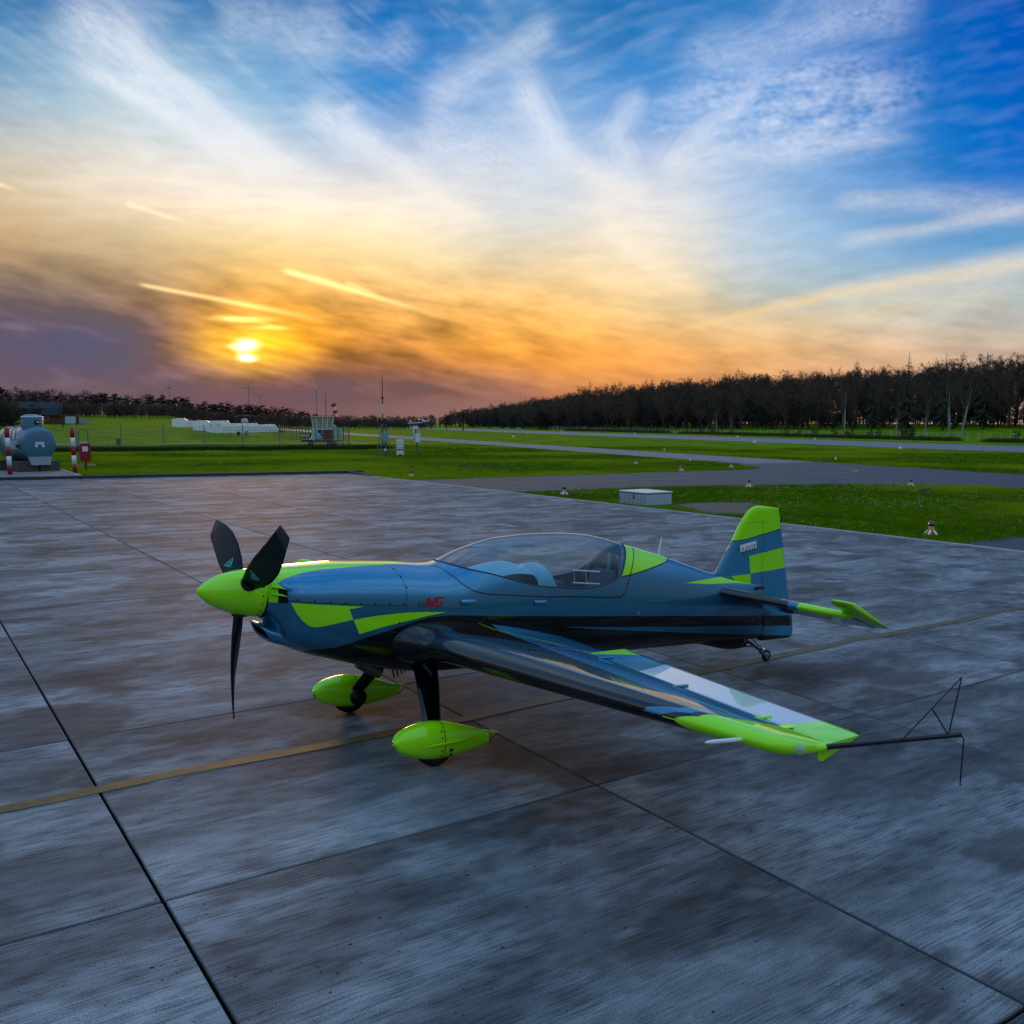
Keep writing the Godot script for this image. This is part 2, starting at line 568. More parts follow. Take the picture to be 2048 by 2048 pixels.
# soft patches plus long brushed streaks along x, for concrete; tones are factors of the base colour
func concrete_macro() -> ImageTexture:
	var n := 1024
	var a := noise(5, 0.012, 5)
	var b := noise(6, 0.05, 4)
	var c := noise(8, 0.022, 5)
	var d := noise(9, 0.006, 3)
	var data := PackedByteArray()
	data.resize(n * n * 3)
	for j in n:
		for i in n:
			# the texture covers 34 m; streaks are drawn out along x
			var s := a.get_noise_2d(i * 0.62, j * 2.4)
			var f := b.get_noise_2d(i * 0.25, j * 2.2)
			var big := d.get_noise_2d(i * 0.9, j * 1.6)
			var w := c.get_noise_2d(i * 0.9 + 60.0 * big, j * 1.7 - 40.0 * big)
			var blot := c.get_noise_2d(j * 1.1 + 500.0, i * 0.8)
			var v := 0.80 + 0.34 * s + 0.13 * f + 0.30 * w + 0.18 * big
			var stain := smoothstep(0.12, 0.42, blot + 0.4 * w)     # damp, browner blotches
			v *= 1.0 - 0.34 * stain
			v = clampf(v, 0.18, 1.0)
			var o := (j * n + i) * 3
			data[o] = int(255.0 * clampf(v * lerpf(0.985, 0.99, stain), 0.0, 1.0))
			data[o + 1] = int(255.0 * clampf(v * lerpf(0.985, 0.955, stain), 0.0, 1.0))
			data[o + 2] = int(255.0 * clampf(v * lerpf(0.955, 0.905, stain), 0.0, 1.0))
	# scuffs left by turning tyres: pale thin arcs
	var r := RandomNumberGenerator.new()
	r.seed = 15
	for k in 26:
		var cx := r.randf_range(60.0, n - 60.0)
		var cy := r.randf_range(60.0, n - 60.0)
		var rad := r.randf_range(18.0, 75.0)
		var a0 := r.randf() * TAU
		var span := r.randf_range(0.5, 1.5)
		var steps := int(rad * span * 1.5)
		for q in steps:
			var t := a0 + span * q / steps
			var fade := sin(PI * q / steps) * r.randf_range(0.2, 1.0)
			for off in [0.0, 5.0]:
				var px := int(cx + (rad + off) * cos(t))
				var py := int(cy + (rad + off) * sin(t))
				if px >= 0 and py >= 0 and px < n and py < n:
					var o := (py * n + px) * 3
					for ch in 3:
						data[o + ch] = mini(255, data[o + ch] + int(42.0 * fade))
	return texture(Image.create_from_data(n, n, false, Image.FORMAT_RGB8, data))


# broom lines, pits and pale grit, 3 m across
func concrete_fine(as_height := false) -> ImageTexture:
	var n := 1024
	var a := noise(15, 0.02, 4)
	var b := noise(16, 0.11, 3)
	var c := noise(17, 0.16, 2)
	a.noise_type = FastNoiseLite.TYPE_PERLIN
	var data := PackedByteArray()
	data.resize(n * n)
	var r := RandomNumberGenerator.new()
	r.seed = 77
	for j in n:
		var jj := j + 6.0 * sin(j * 0.011)
		for i in n:
			var bl := smoothstep(0.0, 120.0, float(mini(i, n - i))) * smoothstep(0.0, 120.0, float(mini(j, n - j)))
			var lines := b.get_noise_2d(i * 0.05, jj * 1.5 + 5.0 * a.get_noise_2d(i * 0.6, j * 0.6))
			var grain := c.get_noise_2d(i * 1.7, j * 1.7)
			var blot := a.get_noise_2d(i * 0.7, j * 1.6)
			var v := 0.86 + (0.32 * lines + 0.34 * blot) * lerpf(0.5, 1.0, bl) + 0.32 * grain
			data[j * n + i] = int(255.0 * clampf(v, 0.05, 1.0))
	for k in 340:
		var x := r.randi_range(4, n - 5)
		var y := r.randi_range(4, n - 5)
		var rad := r.randf_range(0.6, 2.2) if k % 12 else r.randf_range(2.0, 4.0)
		var dark := r.randf() < 0.8
		for dy in range(-3, 4):
			for dx in range(-4, 5):
				if dx * dx * 0.5 + dy * dy <= rad * rad:
					data[(y + dy) * n + x + dx] = 70 if dark else 250
	if as_height:
		return texture(Image.create_from_data(n, n, false, Image.FORMAT_L8, data))
	return texture(Image.create_from_data(n, n, false, Image.FORMAT_L8, data))


func build_apron() -> void:
	var macro := concrete_macro()
	var fine := concrete_fine()
	var root := Node3D.new()
	root.name = "apron"
	root.set_meta("kind", "structure")
	root.set_meta("label", "concrete apron of large slabs with dark joints, brushed and stained")
	add_child(root)
	var mats := []
	for k in 4:
		var m := mat(Color(0.60, 0.62, 0.645) * [1.0, 0.955, 1.04, 0.98][k], 0.5)
		m.albedo_color.a = 1.0
		m.albedo_texture = macro
		m.uv1_triplanar = true
		m.uv1_world_triplanar = true
		m.uv1_scale = Vector3.ONE / 34.0
		m.uv1_offset = Vector3(0.137 * k, 0.0, 0.291 * k)
		m.detail_enabled = true
		m.detail_blend_mode = BaseMaterial3D.BLEND_MODE_MUL
		m.detail_albedo = fine
		m.detail_uv_layer = BaseMaterial3D.DETAIL_UV_2
		m.uv2_triplanar = true
		m.uv2_world_triplanar = true
		m.uv2_scale = Vector3.ONE / 2.9
		m.roughness = 0.74
		m.metallic_specular = 0.5
		m.heightmap_enabled = true
		m.heightmap_texture = fine
		m.heightmap_scale = 0.12
		mats.append(m)
	# the joints: one bed of black sealant under the slabs
	M["sealant"] = mat(rgb(10, 10, 11), 1.0)
	M["sealant"].metallic_specular = 0.05
	var bed := part("joint_sealant", box_mesh(Vector3(34.0, 0.2, 62.0), 0.0, Vector3(3.2, -0.122, -15.0)), M["sealant"], root)
	bed.set_meta("label", "black joint sealant between the slabs")
	var xs := [20.0, 16.78, 13.64, 10.50, 7.38, 4.25, 1.17, -1.95, -5.07, -8.19, -11.3]
	var zs := []
	for i in 20:
		zs.append(7.39 - 3.142 * i)
	var rng := RandomNumberGenerator.new()
	rng.seed = 4
	var meshes := {}
	for i in xs.size() - 1:
		for j in zs.size() - 1:
			var xa: float = xs[i + 1]
			var xb: float = xs[i]
			var za: float = zs[j + 1]
			var zb: float = zs[j]
			var far := -46.75 + 0.083 * (maxf(xa, 3.0) - 3.9)
			if zb < far:
				continue
			za = maxf(za, far)
			var size := Vector3(xb - xa - 0.022, 0.18, zb - za - 0.022)
			var key := "%.2f %.2f" % [size.x, size.z]
			if not meshes.has(key):
				meshes[key] = box_mesh(size, 0.006)
			var s := part("slab", meshes[key], mats[rng.randi() % 4], root)
			s.position = Vector3((xa + xb) / 2.0, -0.09 + rng.randf_range(-0.0012, 0.0012), (za + zb) / 2.0)
	# the pale edging stones along the far side and their narrow line
	var edge := begin()
	for k in 60:
		var z := -46.0 + k * 1.0
		box(edge, Vector3(20.135, -0.085, z + 0.5), Vector3(0.24, 0.18, 0.985), 0.006)
	var em := mat(rgb(168, 165, 160), 0.75)
	em.detail_enabled = true
	em.detail_blend_mode = BaseMaterial3D.BLEND_MODE_MUL
	em.detail_albedo = fine
	em.detail_uv_layer = BaseMaterial3D.DETAIL_UV_2
	em.uv2_triplanar = true
	em.uv2_world_triplanar = true
	em.uv2_scale = Vector3.ONE / 2.0
	var es := part("edging_stones", done(edge), em, root)
	es.set_meta("label", "pale edging stones along the far side of the apron")
	# raised kerb on the left far side, in stones
	var kerb := Node3D.new()
	kerb.name = "kerb"
	kerb.set_meta("kind", "structure")
	kerb.set_meta("label", "dark raised kerb along the far left side of the apron")
	add_child(kerb)
	var km := mat(rgb(70, 72, 76), 0.85)
	km.detail_enabled = true
	km.detail_blend_mode = BaseMaterial3D.BLEND_MODE_MUL
	km.detail_albedo = fine
	km.detail_uv_layer = BaseMaterial3D.DETAIL_UV_2
	km.uv2_triplanar = true
	km.uv2_world_triplanar = true
	km.uv2_scale = Vector3.ONE / 2.0
	var stone := box_mesh(Vector3(0.99, 0.34, 0.22), 0.015)
	for k in 32:
		var x := -11.0 + k
		var o := part("kerb_stone", stone, km, kerb)
		o.position = Vector3(x + 0.5, -0.03, -46.86 + 0.083 * (maxf(x + 0.5, 3.0) - 3.9))
		o.rotation.y = -0.083 if x > 3.0 else 0.0
	for k in 3:
		var o := part("kerb_stone", stone, km, kerb)
		o.position = Vector3(20.17, -0.06 - 0.03 * k, -45.0 + k)
		o.rotation.y = PI / 2.0


# a level sheet with rough edges, from outline points (x, z)
func sheet(called: String, pts: Array, y: float, m: Material, label: String) -> void:
	var st := begin()
	var poly := PackedVector2Array(pts)
	var id := Geometry2D.triangulate_polygon(poly)
	for i in range(0, id.size(), 3):
		var a := poly[id[i]]
		var b := poly[id[i + 1]]
		var c := poly[id[i + 2]]
		if (b - a).cross(c - a) < 0.0:
			var s := b
			b = c
			c = s
		tri(st, Vector3(a.x, y, a.y), Vector3(b.x, y, b.y), Vector3(c.x, y, c.y))
	structure(called, done(st), m, label)


func ribbon(called: String, line: Array, width: float, y: float, m: Material, label: String) -> void:
	var st := begin()
	for i in line.size() - 1:
		var a: Vector2 = line[i]
		var b: Vector2 = line[i + 1]
		var pa: Vector2 = (b - line[maxi(i - 1, 0)]).normalized().orthogonal() * width / 2.0
		var pb: Vector2 = (line[mini(i + 2, line.size() - 1)] - a).normalized().orthogonal() * width / 2.0
		quad(st, Vector3(a.x + pa.x, y, a.y + pa.y), Vector3(b.x + pb.x, y, b.y + pb.y), Vector3(b.x - pb.x, y, b.y - pb.y), Vector3(a.x - pa.x, y, a.y - pa.y))
	structure(called, done(st), m, label)


func arc(c: Vector2, r: float, a0: float, a1: float, n := 10) -> Array:
	var out := []
	for k in n + 1:
		var a := deg_to_rad(lerpf(a0, a1, float(k) / n))
		out.append(c + Vector2(cos(a), sin(a)) * r)
	return out


func noisy_texture(seed_: int, lo: Color, hi: Color, stretch := Vector2.ONE, freq := 0.03, n := 512, oct := 5) -> ImageTexture:
	var a := noise(seed_, freq, oct).get_seamless_image(int(n * stretch.x), int(n * stretch.y))
	a.resize(n, n, Image.INTERPOLATE_LANCZOS)
	var b := noise(seed_ + 50, freq * 6.0, 2).get_seamless_image(n, n)
	var da := a.get_data()
	var db := b.get_data()
	var data := PackedByteArray()
	data.resize(n * n * 3)
	for k in n * n:
		var t := clampf((0.72 * da[k] + 0.28 * db[k]) / 255.0, 0.0, 1.0)
		t = smoothstep(0.12, 0.88, t)
		data[3 * k] = int(255.0 * lerpf(lo.r, hi.r, t))
		data[3 * k + 1] = int(255.0 * lerpf(lo.g, hi.g, t))
		data[3 * k + 2] = int(255.0 * lerpf(lo.b, hi.b, t))
	return texture(Image.create_from_data(n, n, false, Image.FORMAT_RGB8, data))


func ground_material(tex: Texture2D, metres: float, rough: float, tex2: Texture2D = null, metres2 := 1.0) -> StandardMaterial3D:
	var m := mat(Color.WHITE, rough)
	m.albedo_texture = tex
	m.uv1_triplanar = true
	m.uv1_world_triplanar = true
	m.uv1_scale = Vector3.ONE / metres
	if tex2:
		m.detail_enabled = true
		m.detail_blend_mode = BaseMaterial3D.BLEND_MODE_MUL
		m.detail_albedo = tex2
		m.detail_uv_layer = BaseMaterial3D.DETAIL_UV_2
		m.uv2_triplanar = true
		m.uv2_world_triplanar = true
		m.uv2_scale = Vector3.ONE / metres2
	return m


func build_ground() -> void:
	var grass1 := noisy_texture(61, rgb(92, 132, 8), rgb(158, 184, 22), Vector2(1.0, 1.0), 0.012)
	var grass2 := noisy_texture(71, rgb(130, 140, 90), rgb(255, 255, 225), Vector2(1.0, 1.0), 0.04)
	var gm := ground_material(grass1, 46.0, 0.95, grass2, 3.7)
	gm.metallic_specular = 0.08
	M["ground"] = gm
	var st := begin()
	var radii := [0.0, 6.0, 14.0, 24.0, 32.0, 40.0, 50.0, 62.0, 76.0, 92.0, 108.0, 120.0]
	var r := 128.0
	while r < 620.0:
		radii.append(r)
		r += 7.0 + 0.012 * (r - 128.0)
	for q in [680.0, 800.0, 1000.0, 1400.0, 2200.0, 3600.0, 6000.0, 9000.0]:
		radii.append(q)
	var rows := []
	for q in radii:
		var row := []
		for k in 300:
			var a := 0.0
			if k < 240:
				a = deg_to_rad(-15.0 + 95.0 * k / 240.0)
			else:
				a = deg_to_rad(80.0 + 265.0 * (k - 240) / 60.0)
			var x: float = q * sin(a)
			var z: float = -q * cos(a)
			row.append(Vector3(x, land(x, z), z))
		rows.append(row)
	skin(st, rows, true)
	structure("ground", done(st), gm, "short mown airfield grass reaching to the woods")

	var asph := noisy_texture(81, rgb(40, 39, 43), rgb(68, 66, 71), Vector2(1, 3), 0.02)
	var asph2 := noisy_texture(85, rgb(150, 150, 150), rgb(255, 255, 255), Vector2(1, 1), 0.12)
	var dark := ground_material(asph, 17.0, 0.62, asph2, 1.3)
	var pale := ground_material(noisy_texture(82, rgb(112, 107, 112), rgb(156, 148, 153), Vector2(1, 3), 0.02), 23.0, 0.62, asph2, 1.3)
	M["asphalt"] = dark
	# first taxiway: leaves the apron along +x and joins the second
	var p := [Vector2(20.26, -39.4)]
	for k in 8:
		p.append(Vector2(21.5 + 2.5 * k, -38.9 + 0.12 * sin(k * 1.7)))
	p.append_array([Vector2(41.5, -38.7), Vector2(44.0, -39.0), Vector2(45.6, -39.8), Vector2(46.6, -41.2), Vector2(47.6, -43.6), Vector2(49.6, -45.0)])
	p.append_array([Vector2(taxi2_far(-46.0), -46.0), Vector2(taxi2_far(-28.0), -28.0), Vector2(taxi2_far(20.0), 20.0), Vector2(taxi2_near(20.0) + 1.0, 20.0)])
	p.append_array([Vector2(41.5, -15.0), Vector2(42.2, -19.5), Vector2(41.2, -23.0), Vector2(38.8, -25.8), Vector2(35.5, -27.5), Vector2(32.0, -28.7), Vector2(28.3, -29.7), Vector2(24.0, -30.0), Vector2(20.26, -30.0)])
	M["taxi_outline"] = PackedVector2Array(p)
	sheet("taxiway", p, -0.018, dark, "dark asphalt taxiway curving off the apron")
	var z0 := -44.6
	sheet("taxiway", [Vector2(taxi2_near(z0) , z0), Vector2(taxi2_near(-500.0), -500.0), Vector2(taxi2_far(-500.0), -500.0), Vector2(taxi2_far(z0), z0)], -0.014, pale, "paler parallel taxiway running away to the left")
	ribbon("farm_track", [Vector2(2.0, -170.0), Vector2(8.0, -145.0), Vector2(12.5, -126.0), Vector2(16.5, -113.0), Vector2(18.0, -108.0)], 3.6, 0.02, pale, "short grey track in the field behind the fuel tank")
	sheet("runway", [Vector2(runway_near(120.0), 120.0), Vector2(runway_near(-900.0), -900.0), Vector2(runway_far(-900.0), -900.0), Vector2(runway_far(120.0), 120.0)], -0.012, pale, "grey asphalt runway in the middle distance")
	# track to the right of the grass island
	sheet("side_taxiway", [Vector2(20.26, -11.9), Vector2(24.0, -11.95), Vector2(46.0, -11.2), Vector2(46.0, 12.0), Vector2(20.26, 12.0)], -0.010, dark, "dark asphalt at the right edge beyond the grass")
	# yellow lines
	var yel := mat(rgb(176, 146, 62), 0.7)
	var worn := ground_material(noisy_texture(91, rgb(84, 74, 40), rgb(142, 112, 26), Vector2(1, 1), 0.03), 2.5, 0.6, asph2, 0.6)
	M["yellow"] = yel
	var l := []
	for k in 40:
		var x := -13.0 + k * 0.82
		l.append(Vector2(x, -7.05 + 0.025 * sin(k * 1.3) + 0.015 * sin(k * 3.1)))
	ribbon("yellow_line", l, 0.14, 0.005, worn, "worn yellow guide line under the aeroplane")
	l = [Vector2(20.4, -34.6), Vector2(28.0, -33.9), Vector2(36.0, -33.5), Vector2(43.0, -33.3), Vector2(46.5, -33.8), Vector2(48.7, -35.0), Vector2(50.3, -37.2), Vector2(51.4, -40.0), Vector2(52.6, -44.0), Vector2(56.0, -57.5), Vector2(75.0, -136.0)]
	ribbon("taxi_line", l, 0.14, -0.006, yel, "thin yellow centre line of the taxiway")
	# broken white runway edge line is too far to see; bare gravel round the grid box
	var gr := ground_material(noisy_texture(95, rgb(84, 74, 60), rgb(150, 134, 112), Vector2(1, 1), 0.05), 3.0, 0.95, asph2, 0.5)
	var blob := []
	var bn := noise(98, 0.5, 2)
	for k in 28:
		var a := TAU * k / 28.0
		var rr := 1.0 + 0.35 * bn.get_noise_2d(cos(a) * 3.0, sin(a) * 3.0)
		blob.append(Vector2(23.0 + 1.9 * rr * cos(a), -21.9 + 1.3 * rr * sin(a)))
	sheet("gravel_patch", blob, -0.020, gr, "bare gravel beside the mesh box")
	blob = []
	for k in 24:
		var a := TAU * k / 24.0
		var rr := 1.0 + 0.3 * bn.get_noise_2d(cos(a) * 3.0 + 9.0, sin(a) * 3.0)
		blob.append(Vector2(21.9 + 1.3 * rr * cos(a), -20.3 + 1.4 * rr * sin(a)))
	sheet("gravel_patch", blob, -0.016, gr, "small bare gravel patch at the apron edge")
	# concrete stand of the fuel tank
	part("tank_stand", box_mesh(Vector3(5.2, 0.2, 9.4), 0.01, Vector3(4.9, 0.0, -51.75)), ground_material(noisy_texture(96, rgb(92, 88, 84), rgb(140, 134, 128), Vector2(1, 1), 0.03), 5.0, 0.85), self).set_meta("kind", "structure")
	var trim := part("tank_stand_edge", box_mesh(Vector3(0.12, 0.26, 6.0), 0.01, Vector3(7.56, 0.0, -50.4)), mat(rgb(170, 168, 164), 0.8))
	trim.set_meta("kind", "structure")


func on_pavement(x: float, z: float) -> bool:
	if x < 20.28 + 0.12 * sin(z * 2.3) * sin(z * 0.7) and z > -47.0:
		return true
	if x > 2.0 and x < 7.8 and z > -56.8 and z < -46.0:
		return true
	if x > 20.0 and x < 46.0 and z > -38.6 and z < -30.2 + 0.02 * pow(maxf(0.0, x - 27.0), 2.2):
		return true
	if z < -20.0 and x > taxi2_near(z) - 0.3 and x < taxi2_far(z) + 0.2:
		return true
	if z > -22.5 and x > 41.0 and x < taxi2_far(z) + 0.2:
		return true
	if x > runway_near(z) and x < runway_far(z):
		return true
	if z > -11.7 and x < 46.5:
		return true
	if Vector2((x - 23.0) / 1.9, (z + 21.9) / 1.3).length() < 0.85 or Vector2((x - 21.9) / 1.3, (z + 20.3) / 1.4).length() < 0.85:
		return true
	return inside(M["taxi_outline"], x, z)


func blade_tuft(n: int, h: float, spread: float, seed_: int) -> ArrayMesh:
	var r := RandomNumberGenerator.new()
	r.seed = seed_
	var st := begin()
	st.set_smooth_group(-1)
	for k in n:
		var a := r.randf() * TAU
		var p := Vector3(cos(a), 0, sin(a)) * spread * sqrt(r.randf())
		var lean := Vector3(r.randf_range(-1, 1), 0, r.randf_range(-1, 1)) * h * 0.55
		var hh := h * r.randf_range(0.55, 1.15)
		var side := Vector3(cos(a + 1.3), 0, sin(a + 1.3)) * h * 0.075
		tri(st, p - side, p + side, p + lean + Vector3(0, hh, 0))
	return done(st)


func scatter(called: String, mesh: Mesh, m: Material, places: Array, tints: Array, label: String) -> void:
	var mm := MultiMesh.new()
	mm.transform_format = MultiMesh.TRANSFORM_3D
	mm.use_colors = tints.size() > 0
	mm.mesh = mesh
	mm.instance_count = places.size()
	for i in places.size():
		mm.set_instance_transform(i, places[i])
		if tints.size():
			mm.set_instance_color(i, tints[i])
	var o := MultiMeshInstance3D.new()
	o.name = numbered(called)
	o.multimesh = mm
	o.material_override = m
	o.set_meta("kind", "stuff")
	o.set_meta("label", label)
	add_child(o)


func build_grass() -> void:
	var r := RandomNumberGenerator.new()
	r.seed = 12
	var n1 := noise(33, 0.05, 4)
	var places := []
	var tints := []
	var flowers := []
	var tries := 0
	while places.size() < 125000 and tries < 700000:
		tries += 1
		var az := deg_to_rad(r.randf_range(0.0, 68.0))
		var d := 22.0 * pow(115.0 / 22.0, pow(r.randf(), 0.8))
		var x := d * sin(az)
		var z := -d * cos(az)
		if on_pavement(x, z):
			continue
		var nz := n1.get_noise_2d(x, z)
		var s := r.randf_range(0.7, 1.25) * (1.0 + 0.5 * nz) * (1.0 + d * 0.006)
		places.append(Transform3D(Basis(Vector3.UP, r.randf() * TAU).scaled(Vector3(s, s * r.randf_range(0.7, 1.2), s)), Vector3(x, land(x, z) - 0.004, z)))
		var t := clampf(0.46 + 1.9 * nz + r.randf_range(-0.25, 0.25), 0.0, 1.0)
		var c := Color(0.07, 0.16, 0.002).lerp(Color(0.29, 0.37, 0.010), t)
		if r.randf() < 0.05:
			c = Color(0.34, 0.31, 0.08)
		tints.append(c)
	var gm := vmat(0.9)
	gm.metallic_specular = 0.08
	gm.backlight_enabled = true
	gm.backlight = Color(0.5, 0.5, 0.5)
	scatter("grass", blade_tuft(12, 0.075, 0.14, 5), gm, places, tints, "short green grass blades beside the apron and taxiways")
	# daisies
	places = []
	for k in 5200:
		var x := r.randf_range(20.6, 44.0)
		var z := r.randf_range(-30.0, -11.9)
		if k > 4300:
			x = r.randf_range(8.0, 40.0)
			z = r.randf_range(-75.0, -40.0)
		if on_pavement(x, z) or n1.get_noise_2d(x * 3.0 + 50.0, z * 3.0) + 0.25 * n1.get_noise_2d(x * 11.0, z * 11.0) < 0.05 + r.randf() * 0.12:
			continue
		var s := r.randf_range(0.7, 1.3)
		places.append(Transform3D(Basis(Vector3.UP, r.randf() * TAU).scaled(Vector3.ONE * s), Vector3(x, land(x, z) + r.randf_range(0.04, 0.075), z)))
	var st := begin()
	lathe(st, [Vector2(0.0, 0.006), Vector2(0.006, 0.006), Vector2(0.013, 0.001), Vector2(0.006, -0.004)], 7)
	scatter("daisies", done(st), mat(rgb(225, 225, 215), 0.7), places, [], "white daisies scattered in the grass")
	# dark tussocks and mole hills
	places = []
	tints = []
	for k in 2600:
		var x := r.randf_range(3.0, 43.0)
		var z := -86.6 + r.randf_range(-0.9, 0.9) + 0.5 * sin(x * 0.7)
		var s := r.randf_range(2.6, 5.6)
		places.append(Transform3D(Basis(Vector3.UP, r.randf() * TAU).scaled(Vector3(s, s * 1.15, s)), Vector3(x, 0.0, z)))
		tints.append(Color(0.018, 0.03, 0.006).lerp(Color(0.07, 0.075, 0.02), r.randf()))
	var n2 := noise(36, 0.03, 3)
	for k in 5200:
		var z := r.randf_range(-330.0, 20.0)
		var x := runway_far(z) + 22.0 + r.randf_range(-1.6, 1.6)
		if n2.get_noise_1d(z) < -0.1 - 0.2 * r.randf():
			continue
		var s := r.randf_range(5.0, 13.0)
		places.append(Transform3D(Basis(Vector3.UP, r.randf() * TAU).scaled(Vector3(s, s, s)), Vector3(x, land(x, z), z)))
		tints.append(Color(0.035, 0.04, 0.012).lerp(Color(0.10, 0.09, 0.035), r.randf()))
	scatter("weeds", blade_tuft(14, 0.085, 0.12, 8), gm, places, tints, "tall dark weeds along the foot of the fences")
	places = []
	for q in [[29.5, -49.5], [30.4, -50.4], [31.6, -50.0], [27.3, -48.6], [26.0, -49.3], [33.0, -51.0], [16.0, -58.0], [18.2, -57.2], [36.0, -22.5], [35.2, -22.2]]:
		places.append(Transform3D(Basis(Vector3.UP, q[0]).scaled(Vector3(1.0, 1.0, 1.0)), Vector3(q[0], -0.02, q[1])))
	scatter("molehills", lathe_mesh([Vector2(0.0, 0.12), Vector2(0.10, 0.10), Vector2(0.2, 0.04), Vector2(0.28, 0.0)], 9), mat(rgb(44, 38, 26), 1.0), places, [], "dark molehills in the grass")

# ------------------------------------------------------------------ the aeroplane. Its own axes: x aft from the spinner tip, y up from the ground, z to its left.
# fuselage sections: x, top, bottom, half width, height of the widest line, roundness above and below
const SEC := [
	[0.48, 1.52, 1.15, 0.185, 1.335, 2, 2],
	[0.53, 1.528, 1.06, 0.245, 1.32, 2.1, 2.1],
	[0.6, 1.53, 0.945, 0.315, 1.29, 2.3, 2.3],
	[0.72, 1.537, 0.872, 0.36, 1.25, 2.5, 2.5],
	[1, 1.538, 0.765, 0.392, 1.19, 2.6, 2.7],
	[1.27, 1.523, 0.68, 0.402, 1.14, 2.6, 2.9],
	[1.6, 1.498, 0.595, 0.405, 1.095, 2.5, 3.1],
	[1.98, 1.462, 0.54, 0.402, 1.06, 2.35, 3.2],
	[2.34, 1.572, 0.518, 0.4, 1.03, 2.1, 3.2],
	[2.67, 1.64, 0.51, 0.396, 1.005, 2, 3.2],
	[3, 1.65, 0.503, 0.388, 0.975, 2, 3.2],
	[3.3, 1.64, 0.494, 0.376, 0.95, 2, 3.1],
	[3.6, 1.612, 0.482, 0.358, 0.92, 1.95, 3],
	[3.85, 1.562, 0.45, 0.34, 0.895, 1.9, 2.9],
	[4.13, 1.478, 0.42, 0.316, 0.87, 1.85, 2.8],
	[4.63, 1.33, 0.385, 0.268, 0.825, 1.8, 2.6],
	[5, 1.206, 0.36, 0.226, 0.79, 1.8, 2.5],
	[5.4, 1.075, 0.335, 0.178, 0.75, 1.8, 2.4],
	[5.8, 0.98, 0.305, 0.125, 0.7, 1.8, 2.3],
	[6.05, 0.93, 0.285, 0.085, 0.66, 1.8, 2.2],
	[6.135, 0.912, 0.278, 0.068, 0.645, 1.8, 2.2],
]
const X0 := 0.48
const X1 := 6.135
const SILL_X := [2.03, 2.06, 2.16, 2.40, 2.667, 2.856, 3.083, 3.3, 3.488, 3.623, 3.75, 3.827, 3.895, 3.971, 4.038, 4.105]
const SILL_Y := [1.475, 1.465, 1.431, 1.368, 1.285, 1.229, 1.194, 1.165, 1.152, 1.160, 1.180, 1.203, 1.240, 1.332, 1.408, 1.484]
const LIME := Color(0.63, 0.97, 0.03)
const GREY := Color(0.20, 0.50, 0.64)
const GREY_METAL := 0.75
const INK := Color(0.03, 0.033, 0.04)
var sec_cache := {}


func sec(x: float) -> PackedFloat32Array:
	if sec_cache.has(x):
		return sec_cache[x]
	var i := 0
	while i < SEC.size() - 2 and x > SEC[i + 1][0]:
		i += 1
	var h: float = SEC[i + 1][0] - SEC[i][0]
	var t := clampf((x - SEC[i][0]) / h, 0.0, 1.0)
	var out := PackedFloat32Array()
	for c in range(1, 7):
		var m := []
		for k in [i, i + 1]:
			if k == 0 or k == SEC.size() - 1:
				var q: int = 0 if k == 0 else k - 1
				m.append((SEC[q + 1][c] - SEC[q][c]) / (SEC[q + 1][0] - SEC[q][0]))
			else:
				var d0: float = (SEC[k][c] - SEC[k - 1][c]) / (SEC[k][0] - SEC[k - 1][0])
				var d1: float = (SEC[k + 1][c] - SEC[k][c]) / (SEC[k + 1][0] - SEC[k][0])
				m.append(2.0 * d0 * d1 / (d0 + d1) if d0 * d1 > 0.0 else 0.0)
		var t2 := t * t
		var t3 := t2 * t
		out.append((2 * t3 - 3 * t2 + 1) * SEC[i][c] + (t3 - 2 * t2 + t) * h * m[0] + (3 * t2 - 2 * t3) * SEC[i + 1][c] + (t3 - t2) * h * m[1])
	sec_cache[x] = out
	return out


func hull(x: float, t: float, out := 0.0) -> Vector3:   # t: 0 at the left side, PI/2 on top, -PI/2 below
	var s := sec(x)
	var si := sin(t)
	var co := cos(t)
	var e: float = s[4] if si >= 0.0 else s[5]
	var h: float = (s[0] - s[3] if si >= 0.0 else s[3] - s[1]) + out
	return Vector3(x, s[3] + h * si, (s[2] + out) * signf(co) * pow(maxf(0.0, 1.0 - pow(absf(si), e)), 1.0 / e))


func hull_z(x: float, y: float) -> float:
	var s := sec(x)
	var e: float = s[4] if y > s[3] else s[5]
	var h: float = s[0] - s[3] if y > s[3] else s[3] - s[1]
	return s[2] * pow(maxf(0.0, 1.0 - pow(absf(y - s[3]) / h, e)), 1.0 / e)


func hull_t(x: float, y: float) -> float:
	var s := sec(x)
	var e: float = s[4] if y > s[3] else s[5]
	var h: float = s[0] - s[3] if y > s[3] else s[3] - s[1]
	return asin(clampf(absf(y - s[3]) / h, 0.0, 1.0)) * signf(y - s[3])


func sill_t(x: float) -> float:
	if x <= SILL_X[0] or x >= SILL_X[-1]:
		return PI / 2.0
	return minf(hull_t(x, table(SILL_X, SILL_Y, x)), PI / 2.0)


func spans(poly: PackedVector2Array, x: float) -> Array:   # the heights at which x crosses the outline
	var ys := []
	for i in poly.size():
		var a := poly[i]
		var b := poly[(i + 1) % poly.size()]
		if (a.x <= x) != (b.x <= x):
			ys.append(lerpf(a.y, b.y, (x - a.x) / (b.x - a.x)))
	ys.sort()
	return ys


